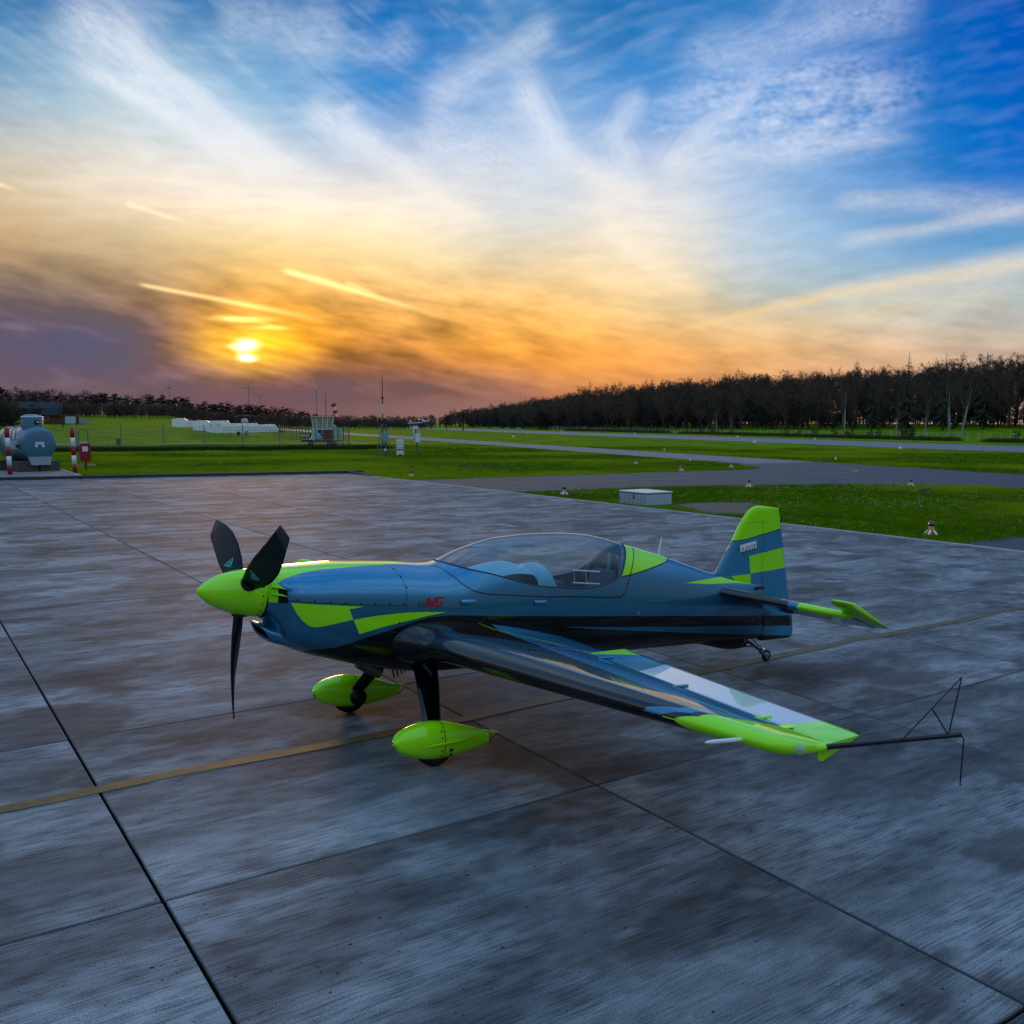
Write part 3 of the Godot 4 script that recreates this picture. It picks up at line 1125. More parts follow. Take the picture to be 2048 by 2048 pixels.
func line_spans(pts: Array, x: float, half: float) -> Array:   # a drawn line as heights at x
	var out := []
	for i in pts.size() - 1:
		var a: Vector2 = pts[i]
		var b: Vector2 = pts[i + 1]
		var d := (b - a).normalized().orthogonal() * half
		var q := PackedVector2Array([a + d, b + d, b - d, a - d])
		out.append_array(spans(q, x))
	return out


func fuselage_paint() -> Array:
	var w := 2048
	var h := 1024
	var lime := LIME
	var polys := [
		[lime, PackedVector2Array([Vector2(0.612, 1.302), Vector2(1.175, 1.227), Vector2(1.052, 1.218), Vector2(1.082, 1.133), Vector2(0.918, 1.113), Vector2(0.85, 1.103), Vector2(0.792, 1.100), Vector2(0.76, 1.107), Vector2(0.730, 1.121), Vector2(0.685, 1.165), Vector2(0.642, 1.229)])],
		[lime, PackedVector2Array([Vector2(1.084, 1.132), Vector2(1.19, 1.139), Vector2(1.301, 1.143), Vector2(1.527, 1.141), Vector2(1.716, 1.127), Vector2(1.904, 1.104), Vector2(1.716, 1.091), Vector2(1.527, 1.070), Vector2(1.319, 1.045), Vector2(1.133, 1.012)])],
		[lime, PackedVector2Array([Vector2(4.118, 1.70), Vector2(4.108, 1.486), Vector2(4.042, 1.40), Vector2(3.975, 1.32), Vector2(3.905, 1.235), Vector2(3.884, 1.218), Vector2(4.001, 1.220), Vector2(4.241, 1.239), Vector2(4.652, 1.283), Vector2(4.70, 1.31), Vector2(4.70, 1.70)])],
		[lime, PackedVector2Array([Vector2(4.809, 1.055), Vector2(5.198, 1.050), Vector2(5.64, 1.033), Vector2(6.05, 1.031), Vector2(6.05, 0.90), Vector2(5.706, 0.955), Vector2(5.167, 1.003)])],
		[lime, PackedVector2Array([Vector2(0.40, 1.295), Vector2(0.560, 1.299), Vector2(0.586, 1.40), Vector2(0.545, 1.437), Vector2(0.530, 1.45), Vector2(0.53, 1.8), Vector2(0.40, 1.8)])],
	]
	var black_x := [0.70, 0.753, 0.76, 0.867, 0.977, 1.092, 1.173, 1.346, 1.526, 1.667, 1.764, 1.941, 2.412, 2.979, 3.854, 4.686, 5.332, 5.871, 6.05]
	var black_y := [0.60, 0.877, 0.897, 0.908, 0.921, 0.952, 0.976, 1.006, 1.041, 1.067, 1.079, 1.073, 1.017, 0.950, 0.844, 0.742, 0.654, 0.585, 0.562]
	var top_x := [0.50, 0.530, 0.596, 0.66, 0.723, 0.80, 0.913, 1.05, 1.186, 1.35, 1.509, 1.70]
	var top_y := [1.42, 1.433, 1.471, 1.488, 1.500, 1.508, 1.513, 1.513, 1.511, 1.505, 1.497, 1.486]
	var frame := [Vector2(1.93, 1.452), Vector2(1.978, 1.439), Vector2(2.029, 1.383), Vector2(2.099, 1.310), Vector2(2.194, 1.245), Vector2(2.324, 1.209), Vector2(2.531, 1.182), Vector2(2.894, 1.131), Vector2(3.284, 1.091), Vector2(3.709, 1.036), Vector2(3.845, 1.025), Vector2(3.895, 1.056), Vector2(3.978, 1.175), Vector2(4.078, 1.301), Vector2(4.166, 1.395), Vector2(4.225, 1.445)]
	var seam := [Vector2(1.485, 1.503), Vector2(1.502, 1.494), Vector2(1.522, 1.461), Vector2(1.543, 1.410), Vector2(1.555, 1.344), Vector2(1.551, 1.266), Vector2(1.533, 1.145)]
	var split := [Vector2(0.592, 1.317), Vector2(0.762, 1.293), Vector2(1.002, 1.260), Vector2(1.259, 1.228), Vector2(1.545, 1.196)]
	var belt := [Vector2(3.884, 1.211), Vector2(4.001, 1.213), Vector2(4.241, 1.232), Vector2(4.652, 1.277), Vector2(4.71, 1.30)]
	var c8 := func(c: Color) -> PackedByteArray: return PackedByteArray([c.r8, c.g8, c.b8])
	var cg: PackedByteArray = c8.call(GREY)
	var cb: PackedByteArray = c8.call(INK)
	var cl: PackedByteArray = c8.call(lime)
	var cd: PackedByteArray = c8.call(Color(0.10, 0.14, 0.17))
	var data := PackedByteArray()
	data.resize(w * h * 3)
	var metal := PackedByteArray()
	metal.resize(w * h)
	var tv := PackedFloat32Array()
	for j in h:
		tv.append((j + 0.5) / h * TAU - PI / 2.0)
	for i in w:
		var x := X0 + (X1 - X0) * (i + 0.5) / w
		var s := sec(x)
		var black := table(black_x, black_y, x) if x > 0.72 else 0.0
		var st0 := table([3.104, 5.357, 6.05], [0.838, 0.540, 0.449], x)
		var st1 := table([3.104, 3.461, 4.72, 5.391, 5.853, 6.05], [0.838, 0.773, 0.562, 0.448, 0.372, 0.345], x)
		var cuts := []     # [low, high, colour] in order
		if x > 0.52 and x < 1.70:
			cuts.append([table(top_x, top_y, x), 9.0, cl])
		for p in polys:
			var ys := spans(p[1], x)
			for k in range(0, ys.size() - 1, 2):
				cuts.append([ys[k], ys[k + 1], cl])
		for ln in [[frame, 0.0055, cd], [seam, 0.0028, cd], [split, 0.0022, cd], [belt, 0.006, cd]]:
			var ys := line_spans(ln[0], x, ln[1])
			for k in range(0, ys.size() - 1, 2):
				cuts.append([ys[k], ys[k + 1], ln[2]])
		for j in h / 2:
			var t := tv[j]
			var si := sin(t)
			var e: float = s[4] if si >= 0.0 else s[5]
			var hh: float = s[0] - s[3] if si >= 0.0 else s[3] - s[1]
			var y := s[3] + hh * si
			var c := cg
			if y < black and not (x > 3.104 and y < st0 and y > st1):
				c = cb
			for q in cuts:
				if y >= q[0] and y <= q[1]:
					c = q[2]
			var o := (j * w + i) * 3
			var o2 := ((h - 1 - j) * w + i) * 3
			data[o] = c[0]
			data[o + 1] = c[1]
			data[o + 2] = c[2]
			data[o2] = c[0]
			data[o2 + 1] = c[1]
			data[o2 + 2] = c[2]
			if c == cg:
				metal[j * w + i] = 255
				metal[(h - 1 - j) * w + i] = 255
	return [texture(Image.create_from_data(w, h, false, Image.FORMAT_RGB8, data)), texture(Image.create_from_data(w, h, false, Image.FORMAT_L8, metal))]


func metal_of(im: Image) -> Array:      # the grey is a metallic paint, the rest is plain
	var a := im.get_data()
	var m := PackedByteArray()
	m.resize(a.size() / 3)
	var g := PackedByteArray([GREY.r8, GREY.g8, GREY.b8])
	for k in m.size():
		if a[3 * k] == g[0] and a[3 * k + 1] == g[1] and a[3 * k + 2] == g[2]:
			m[k] = 255
	return [texture(im), texture(Image.create_from_data(im.get_width(), im.get_height(), false, Image.FORMAT_L8, m))]


func paint(tex: Array = []) -> StandardMaterial3D:      # glossy car-like paint
	var m := mat(Color.WHITE, 0.32, 0.0, 1.0)
	m.clearcoat_roughness = 0.02
	m.metallic_specular = 0.12
	if tex.size():
		m.albedo_texture = tex[0]
		m.metallic_texture = tex[1]
		m.metallic = GREY_METAL
	else:
		m.vertex_color_use_as_albedo = true
	return m


func flat_paint(c: Color, rough := 0.32) -> StandardMaterial3D:
	var m := mat(c, rough, 0.0, 1.0)
	m.metallic_specular = 0.12
	return m


# a wing-like body. rows: [leading point, trailing point, half thickness, (colour)] ; kind: full, front (blunt behind) or rear (round nose, sharp tail)
func foil(st: SurfaceTool, rows: Array, kind: String, up: Vector3, uvf = null, cap0 := true, cap1 := true) -> void:
	# blunt nose, thickest at a fifth of the chord, nearly straight flanks behind
	var prof := func(x: float) -> float:
		if x < 0.2:
			return 10.0 * (0.2969 * sqrt(x) + 0.2145 * x - 2.938 * x * x + 5.24 * x * x * x)
		var b := 1.0 - x
		return 10.0 * (0.2 * b - 0.0406 * b * b - 0.0703 * b * b * b + 0.002 * (1.0 if x < 0.99 else 0.0))
	var keep := 0.76 if kind == "front" else 1.0
	var cs := []
	for k in 25:
		cs.append(pow(1.0 - k / 24.0, 2.0) if k < 24 else 0.0)
	var shape := func(c: float) -> float:
		if kind == "full" or kind == "front":
			return prof.call(c * keep)
		var nose: float = 1.0 if c > 0.12 else sqrt(maxf(0.0, 1.0 - pow(1.0 - c / 0.12, 2.0)))
		return nose * (1.0 - c) * 1.08
	var pts := []
	var uvs := []
	var cols := []
	for r in rows:
		var ch: Vector3 = r[1] - r[0]
		var n: Vector3 = (up - up.project(ch)).normalized()
		var a := []
		for c in cs:
			a.append(r[0] + ch * c + n * float(shape.call(c)) * r[2])
		for k in range(cs.size() - 2, -1, -1):
			var c: float = cs[k]
			a.append(r[0] + ch * c - n * float(shape.call(c)) * r[2])
		pts.append(a)
		if uvf != null:
			var u := []
			for k in a.size():
				u.append(uvf.call(a[k], k >= cs.size()))
			uvs.append(u)
		if r.size() > 3:
			var q := []
			q.resize(a.size())
			q.fill(r[3])
			cols.append(q)
	st.set_smooth_group(0)
	skin(st, pts, false, false, uvs, cols)
	st.set_smooth_group(-1)
	if kind == "front":
		for i in rows.size() - 1:
			var l: int = pts[i].size() - 1
			for v in [[i, 0], [i, l], [i + 1, l], [i, 0], [i + 1, l], [i + 1, 0]]:
				if cols.size():
					st.set_color(cols[v[0]][v[1]])
				if uvs.size():
					st.set_uv(uvs[v[0]][v[1]])
				st.add_vertex(pts[v[0]][v[1]])
	for e in [[0, cap0], [rows.size() - 1, cap1]]:
		if e[1]:
			var a: Array = pts[e[0]]
			for k in range(1, a.size() - 1):
				for v in [0, k, k + 1]:
					if cols.size():
						st.set_color(cols[e[0]][v])
					if uvs.size():
						st.set_uv(uvs[e[0]][v])
					st.add_vertex(a[v])
	st.set_smooth_group(0)


func wing_le(z: float) -> float:
	var a := absf(z)
	return 1.48 + 0.2 * a - 0.16 * exp(-pow((a - 0.34) / 0.16, 2.0))


func wing_te(z: float) -> float:
	return 3.27 - 0.085 * absf(z)


func wing_hinge(z: float) -> float:
	return 2.885 - 0.085 * absf(z)


func wing_mid(x: float, z: float) -> float:
	return 0.805 + 0.010 * absf(z) - 0.112 * (x - 2.3)


func wing_half(z: float) -> float:     # half thickness
	var a := absf(z)
	return lerpf(0.135, 0.052, clampf((a - 0.3) / 3.3, 0.0, 1.0)) + 0.06 * exp(-pow((a - 0.32) / 0.15, 2.0))


func wing_row(z: float, x_end: float, k := 1.0, x_start := -1.0) -> Array:
	var le := wing_le(z) if x_start < 0.0 else x_start
	return [Vector3(le, wing_mid(le, z), z), Vector3(x_end, wing_mid(x_end, z), z), wing_half(z) * k]


func wing_paint() -> Array:
	# u: span 0.3 .. 3.8, v: x 1.3 .. 3.35, upper half of the picture the upper side
	var w := 1024
	var h := 512
	var im := Image.create(w, h * 2, false, Image.FORMAT_RGB8)
	var s1 := PackedVector2Array([Vector2(0.30, 2.14), Vector2(0.957, 2.66), Vector2(1.09, 2.70)])
	var s2 := PackedVector2Array([Vector2(1.13, 2.665), Vector2(1.36, 2.86), Vector2(1.46, 2.83)])
	var red := [PackedVector2Array([Vector2(0.90, 2.38), Vector2(1.06, 2.50), Vector2(1.11, 2.485), Vector2(0.98, 2.385)]), PackedVector2Array([Vector2(1.02, 2.49), Vector2(1.10, 2.44), Vector2(1.16, 2.49), Vector2(1.08, 2.53)]), PackedVector2Array([Vector2(1.12, 2.47), Vector2(1.22, 2.50), Vector2(1.30, 2.62), Vector2(1.25, 2.63), Vector2(1.19, 2.54)]), PackedVector2Array([Vector2(1.24, 2.60), Vector2(1.36, 2.60), Vector2(1.38, 2.64), Vector2(1.27, 2.65)])]
	var flip := PackedVector2Array()
	for j in h:
		var x := 1.3 + 2.05 * (j + 0.5) / h
		var zb := table([1.9, 2.03, 2.07, 2.13, 2.19, 2.29, 2.44, 2.60, 2.75], [2.83, 2.85, 2.93, 3.05, 3.08, 3.21, 3.31, 3.39, 3.47], x)
		var edge := table([1.3, 2.0, 2.3, 3.35], [0.9, 0.9, 0.5, 0.3], x)
		for i in w:
			var z := 0.3 + 3.5 * (i + 0.5) / w
			var c := INK
			if x > 2.36 - 0.03 * z:
				c = GREY
			if z > zb - 0.15 and z < zb - 0.055 and x < 2.25:
				c = GREY
			if inside(s1, z, x) or inside(s2, z, x):
				c = LIME
			for q in red:
				if inside(q, z, x):
					c = Color(0.62, 0.03, 0.06)
			if z > zb:
				c = LIME
			im.set_pixel(i, h - 1 - j, c)
			im.set_pixel(i, h + j, LIME if z > zb else INK)
	return metal_of(im)


func aileron_paint() -> Array:
	# u: span 1.1 .. 3.8, v: 0 .. 0.5 m behind the hinge
	var w := 512
	var h := 64
	var im := Image.create(w, h, false, Image.FORMAT_RGB8)
	for j in h:
		var d := 0.5 * (j + 0.5) / h
		for i in w:
			var z := 1.1 + 2.7 * (i + 0.5) / w
			var c := Color(0.80, 0.80, 0.83)
			if z < 1.20 + 0.55 * d:
				c = LIME
			elif z < 1.50 + 0.55 * d:
				c = GREY
			elif z < 1.84 - 0.25 * d:
				c = Color(0.20, 0.42, 0.44)
			if z > 3.29 + 0.25 * d:
				c = LIME
			im.set_pixel(i, j, c)
	return metal_of(im)


func fin_paint() -> Array:
	# u: x 5.3 .. 6.8, v: y 1.85 .. 0.15
	var w := 768
	var h := 870
	var im := Image.create(w, h, false, Image.FORMAT_RGB8)
	for j in h:
		var y := 1.85 - 1.7 * (j + 0.5) / h
		for i in w:
			var x := 5.3 + 1.5 * (i + 0.5) / w
			var c := GREY
			var top := table([5.66, 5.86, 5.93, 6.44], [1.412, 1.418, 1.428, 1.494], x)
			var mid := table([5.60, 5.95, 6.53], [1.031, 1.032, 1.043], x)
			var sq := table([5.925, 6.482], [1.227, 1.276], x)
			var cut := table([0.87, 1.03, 1.23], [5.957, 5.951, 5.925], y)
			if y > top:
				c = LIME
			elif y > top - 0.008:
				c = Color(0.08, 0.11, 0.14)
			elif x > cut and y > mid and y < sq:
				c = LIME
			elif x < cut + 0.13 * smoothstep(0.93, 0.87, y) and y < mid and y > table([5.64, 5.71, 5.8, 6.08], [1.03, 0.97, 0.925, 0.873], x):
				c = LIME
			var b0 := table([4.69, 5.871, 5.963, 6.657], [0.742, 0.585, 0.562, 0.484], x)
			var b1 := table([5.357, 5.969, 6.674], [0.540, 0.443, 0.364], x)
			var b2 := table([5.39, 5.973, 6.690], [0.448, 0.348, 0.245], x)
			if (y < b0 and y > b1) or y < b2:
				c = INK
			im.set_pixel(i, j, c)
	return metal_of(im)


func decal(poly: Array, m: Material, parent: Node, called: String, off := 0.002, label := "") -> void:   # a flat mark laid on the left side of the hull
	var st := begin()
	var p := PackedVector2Array(poly)
	var id := Geometry2D.triangulate_polygon(p)
	for k in id:
		st.add_vertex(Vector3(p[k].x, p[k].y, hull_z(p[k].x, p[k].y) + off))
	part(called, done(st), m, parent, label)


func lettering(text: String, height: float, font := "Droid Sans", weight := 400) -> Array:   # triangles (x, y) of a line of text, starting at 0, 0
	var f := SystemFont.new()
	f.font_names = PackedStringArray([font])
	f.font_weight = weight
	var t := TextMesh.new()
	t.text = text
	t.font = f
	t.font_size = 64
	t.pixel_size = height / 46.0
	t.depth = 0.0
	t.horizontal_alignment = HORIZONTAL_ALIGNMENT_LEFT
	var a := t.get_mesh_arrays()
	var v: PackedVector3Array = a[Mesh.ARRAY_VERTEX]
	var id: PackedInt32Array = a[Mesh.ARRAY_INDEX]
	var out := []
	for k in id:
		out.append(Vector2(v[k].x, v[k].y))
	return out


func text_mesh(tris: Array, f: Callable) -> ArrayMesh:
	var st := begin()
	for p in tris:
		st.add_vertex(f.call(p))
	return done(st)


func build_plane() -> void:
	var o := thing("aeroplane", "lime green, grey and black single-engined aerobatic aeroplane with bubble canopy and three-blade propeller", "aeroplane", Vector3(1.868, 0.0, -6.97))
	var lime := flat_paint(LIME)
	var grey := flat_paint(GREY)
	grey.metallic = GREY_METAL
	var ink := flat_paint(INK, 0.25)
	var dark := mat(rgb(16, 17, 19), 0.55)
	var steel := mat(rgb(190, 192, 196), 0.25, 1.0)
	# --- fuselage shell and glass
	var xs := []
	var x := X0
	while x < X1 - 0.001:
		xs.append(x)
		x += 0.006 if (x > 3.80 and x < 4.11) or (x > 2.02 and x < 2.12) else (0.012 if x < 0.75 else 0.03)
	xs.append(X1)
	var st := begin()
	for side in [1, -1]:
		var rows := []
		var uvs := []
		for q in xs:
			var t1 := sill_t(q)
			var row := []
			var uv := []
			for k in 49:
				var t := lerpf(-PI / 2.0, t1, k / 48.0)
				var p := hull(q, t)
				p.z *= side
				row.append(p)
				var v := (t + PI / 2.0) / TAU
				uv.append(Vector2((q - X0) / (X1 - X0), v if side > 0 else 1.0 - v))
			rows.append(row)
			uvs.append(uv)
		skin(st, rows, false, side > 0, uvs)
	var fus := part("fuselage", done(st), paint(fuselage_paint()), o)
	# nose bulkhead behind the spinner, tail post
	st = begin()
	for e in [X0, X1]:
		st = begin()
		var rg := []
		for k in 32:
			rg.append(hull(e, TAU * k / 32.0))
		fan(st, rg, e == X0)
		part("bulkhead", done(st), dark, fus)
	st = begin()
	var rows := []
	x = 2.031
	while x < 4.104:
		var t1 := sill_t(x)
		var row := []
		for k in 33:
			row.append(hull(x, lerpf(t1, PI - t1, k / 32.0), -0.002))
		rows.append(row)
		x += 0.008 if x > 3.8 or x < 2.2 else 0.03
	skin(st, rows, false, true)
	var glass := mat(Color(0.06, 0.42, 0.50, 0.17), 0.0)
	glass.transparency = BaseMaterial3D.TRANSPARENCY_ALPHA
	glass.metallic_specular = 0.62
	part("canopy_glass", done(st), glass, o, "large clear one-piece bubble canopy")
	# rim of the canopy: a dark rubber line along the sill
	for side in [1, -1]:
		var path := []
		for q in xs:
			if q > 2.03 and q < 4.106:
				var p := hull(q, sill_t(q), 0.001)
				p.z *= side
				path.append(p)
		st = begin()
		tube(st, path, [0.006], 6)
		part("canopy_seal", done(st), mat(rgb(38, 58, 72), 0.5), o)
	build_cockpit(o, fus)
	# --- propeller
	var prop := Node3D.new()
	prop.name = "propeller"
	o.add_child(prop)
	prop.position = Vector3(0.0, 1.397, 0.0)
	prop.rotation.z = -0.112
	st = begin()
	var prof := []
	for k in 25:
		var u := k / 24.0
		prof.append(Vector2(0.188 * pow(sin(u * PI / 2.0), 0.86) * (1.0 - 0.10 * (1.0 - u) * u), 0.475 * u * (0.55 + 0.45 * u) if u < 1.0 else 0.475))
	prof.append(Vector2(0.186, 0.485))
	prof.append(Vector2(0.0, 0.485))
	prof[0] = Vector2(0.0, 0.0)
	lathe(st, prof, 48, Transform3D(Basis(Vector3(0, 0, 1), -PI / 2.0)))
	var spin := part("spinner", done(st), lime, prop)
	st = begin()
	lathe(st, [Vector2(0.150, 0.486), Vector2(0.192, 0.486), Vector2(0.192, 0.497), Vector2(0.150, 0.497)], 40, Transform3D(Basis(Vector3(0, 0, 1), -PI / 2.0)))
	part("backplate", done(st), dark, spin)
	var screw := box_mesh(Vector3(0.012, 0.012, 0.012), 0.002)
	for k in 18:
		var a := TAU * k / 18.0
		var sc := part("screw", screw, mat(rgb(20, 30, 18), 0.5), spin)
		sc.position = Vector3(0.452, 0.1835 * sin(a), 0.1835 * cos(a))
		sc.rotation.x = -a
	var bm := mat(Color.WHITE, 0.4)
	bm.metallic_specular = 0.3
	bm.vertex_color_use_as_albedo = true
	for k in 3:
		var phi := deg_to_rad([31.0, 151.0, -89.0][k])
		var bd := part("propeller_blade", blade_mesh(phi), bm, prop)
		var root := Vector3(0.345, sin(phi) * 0.13, cos(phi) * 0.13)
		st = begin()
		tube(st, [root, root + Vector3(0, sin(phi), cos(phi)) * 0.052], [0.070, 0.060], 16)
		part("blade_cuff", done(st), dark, bd)
		if k < 2:
			blade_emblem(bd, phi)
	# --- cowling details
	build_cowl(o, fus, lime, grey, ink, dark)
	# --- letters on the side
	var red := flat_paint(Color(0.66, 0.03, 0.06))
	var nb := Vector2(1.705, 1.165)
	var ng := func(a: float, b: float) -> Vector2: return nb + Vector2(a * 0.185, b * 0.078 - a * 0.012)
	decal([ng.call(0.0, 0.0), ng.call(0.08, 0.0), ng.call(0.20, 0.62), ng.call(0.31, 0.0), ng.call(0.44, 0.0), ng.call(0.62, 1.0), ng.call(0.53, 1.0), ng.call(0.40, 0.30), ng.call(0.30, 1.0), ng.call(0.17, 1.0)], red, fus, "marking", 0.002, "red letters on the cowling side")
	decal([ng.call(0.52, 0.0), ng.call(0.86, 0.0), ng.call(0.97, 0.56), ng.call(0.78, 0.56), ng.call(0.76, 0.40), ng.call(0.84, 0.40), ng.call(0.80, 0.17), ng.call(0.62, 0.17), ng.call(0.72, 0.80), ng.call(0.98, 0.80), ng.call(1.01, 1.0), ng.call(0.68, 1.0), ng.call(0.60, 0.9)], red, fus, "marking")
	var tris := lettering("EXTRA", 0.035)
	part("marking", text_mesh(tris, func(p: Vector2) -> Vector3:
		var q := Vector2(1.640 + p.x * 1.15, 1.190 + p.y - p.x * 0.05)
		return Vector3(q.x, q.y, hull_z(q.x, q.y) + 0.0012)), flat_paint(Color(0.08, 0.09, 0.11)), fus)
	decal([Vector2(4.066, 0.832), Vector2(4.086, 0.830), Vector2(4.078, 0.868)], flat_paint(Color(0.8, 0.75, 0.05)), fus, "warning_mark")
	decal([Vector2(5.905, 0.567), Vector2(5.955, 0.560), Vector2(5.955, 0.510), Vector2(5.905, 0.517)], mat(rgb(96, 100, 102), 0.4), fus, "access_plate", 0.004)
	# exhaust-side air outlets
	for q in [[2.05, 1.168, 0.18], [2.80, 1.085, 0.17]]:
		st = begin()
		rows = []
		for k in 7:
			var u := k / 6.0
			var row := []
			for j in 9:
				var a := PI * j / 8.0
				var yy: float = q[1] - 0.11 * (q[0] - 2.05) * 0.0 + 0.024 * cos(a) - 0.10 * u * q[2]
				var xx: float = q[0] + u * q[2]
				row.append(Vector3(xx, yy, hull_z(xx, yy) + 0.014 * sin(a) * (1.0 - u * u) - 0.002))
			rows.append(row)
		skin(st, rows, false, true)
		part("air_scoop", done(st), grey, fus)
		st = begin()
		var rg := []
		for j in 9:
			var a := PI * j / 8.0
			rg.append(rows[0][j] + Vector3(0.001, 0, 0))
		fan(st, rg)
		part("air_scoop_mouth", done(st), dark, fus)
	build_wings(o, lime, grey, ink, dark, steel)
	build_tail(o, lime, grey, ink, dark, steel)
	build_gear(o, lime, ink, dark, steel)
	# whip antenna
	part("antenna", rod(Vector3(4.615, 1.325, 0.0), Vector3(4.66, 1.51, 0.0), 0.011, 8, 0.005), mat(rgb(225, 225, 228), 0.4), o)


func blade_mesh(phi: float) -> ArrayMesh:
	var r := Vector3(0, sin(phi), cos(phi))
	var t := Vector3(0, -cos(phi), sin(phi))
	var rows := []
	var st := begin()
	for k in 31:
		var u := k / 30.0
		var rad := lerpf(0.15, 0.965, u)
		var beta := deg_to_rad(lerpf(46.0, 15.0, pow(u, 0.8)))
		var ch := Vector3(sin(beta), 0, 0) + t * cos(beta)
		var c := table([0.0, 0.08, 0.2, 0.4, 0.6, 0.8, 0.93, 1.0], [0.12, 0.145, 0.190, 0.228, 0.230, 0.198, 0.160, 0.135], u)
		var sweep := 0.022 * sin(u * PI) - 0.06 * pow(maxf(0.0, u - 0.55) / 0.45, 1.6)
		var mid := Vector3(0.345, 0, 0) + r * rad + t * sweep * 1.0
		var cut := 0.045 * maxf(0.0, (u - 0.9) / 0.1)      # the tip is cut slanting
		var th := lerpf(0.034, 0.006, pow(u, 0.5))
		var col := Color(0.006, 0.008, 0.012)
		if u > 0.845 and u < 0.86:
			col = Color(0.05, 0.06, 0.07)
		elif u > 0.87:
			col = Color(0.035, 0.045, 0.055)
		rows.append([mid - ch * c * 0.5 - r * cut, mid + ch * c * 0.5 + r * cut * 0.4, th, col])
	var n := Vector3(cos(deg_to_rad(25.0)), 0, 0) - t * sin(deg_to_rad(25.0))
	foil(st, rows, "full", n)
	return done(st)


func blade_emblem(parent: Node, phi: float) -> void:      # small turquoise triangle with a mesh pattern
	var r := Vector3(0, sin(phi), cos(phi))
	var t := Vector3(0, -cos(phi), sin(phi))
	var u := 0.24
	var rad := lerpf(0.15, 0.965, u)
	var beta := deg_to_rad(lerpf(46.0, 15.0, pow(u, 0.8)))
	var ch := (Vector3(sin(beta), 0, 0) + t * cos(beta)).normalized()
	var n := ch.cross(r).normalized()
	var mid := Vector3(0.345, 0, 0) + r * rad
	var eye := Vector3(-1.868, 2.65, 6.97) - Vector3(0, 1.397, 0)
	if n.dot(eye - mid) < 0.0:
		n = -n
	mid += n * 0.027
	var a := mid + ch * 0.045 + r * 0.02
	var b := mid - ch * 0.045 + r * 0.02
	var c := mid - r * 0.045
	var st := begin()
	for e in [[a, b], [b, c], [c, a], [(a + b) / 2.0, (b + c) / 2.0], [(b + c) / 2.0, (c + a) / 2.0], [(c + a) / 2.0, (a + b) / 2.0]]:
		tube(st, [e[0], e[1]], [0.0042], 4)
	part("emblem", done(st), mat(rgb(60, 190, 185), 0.4), parent, "turquoise triangle emblem")


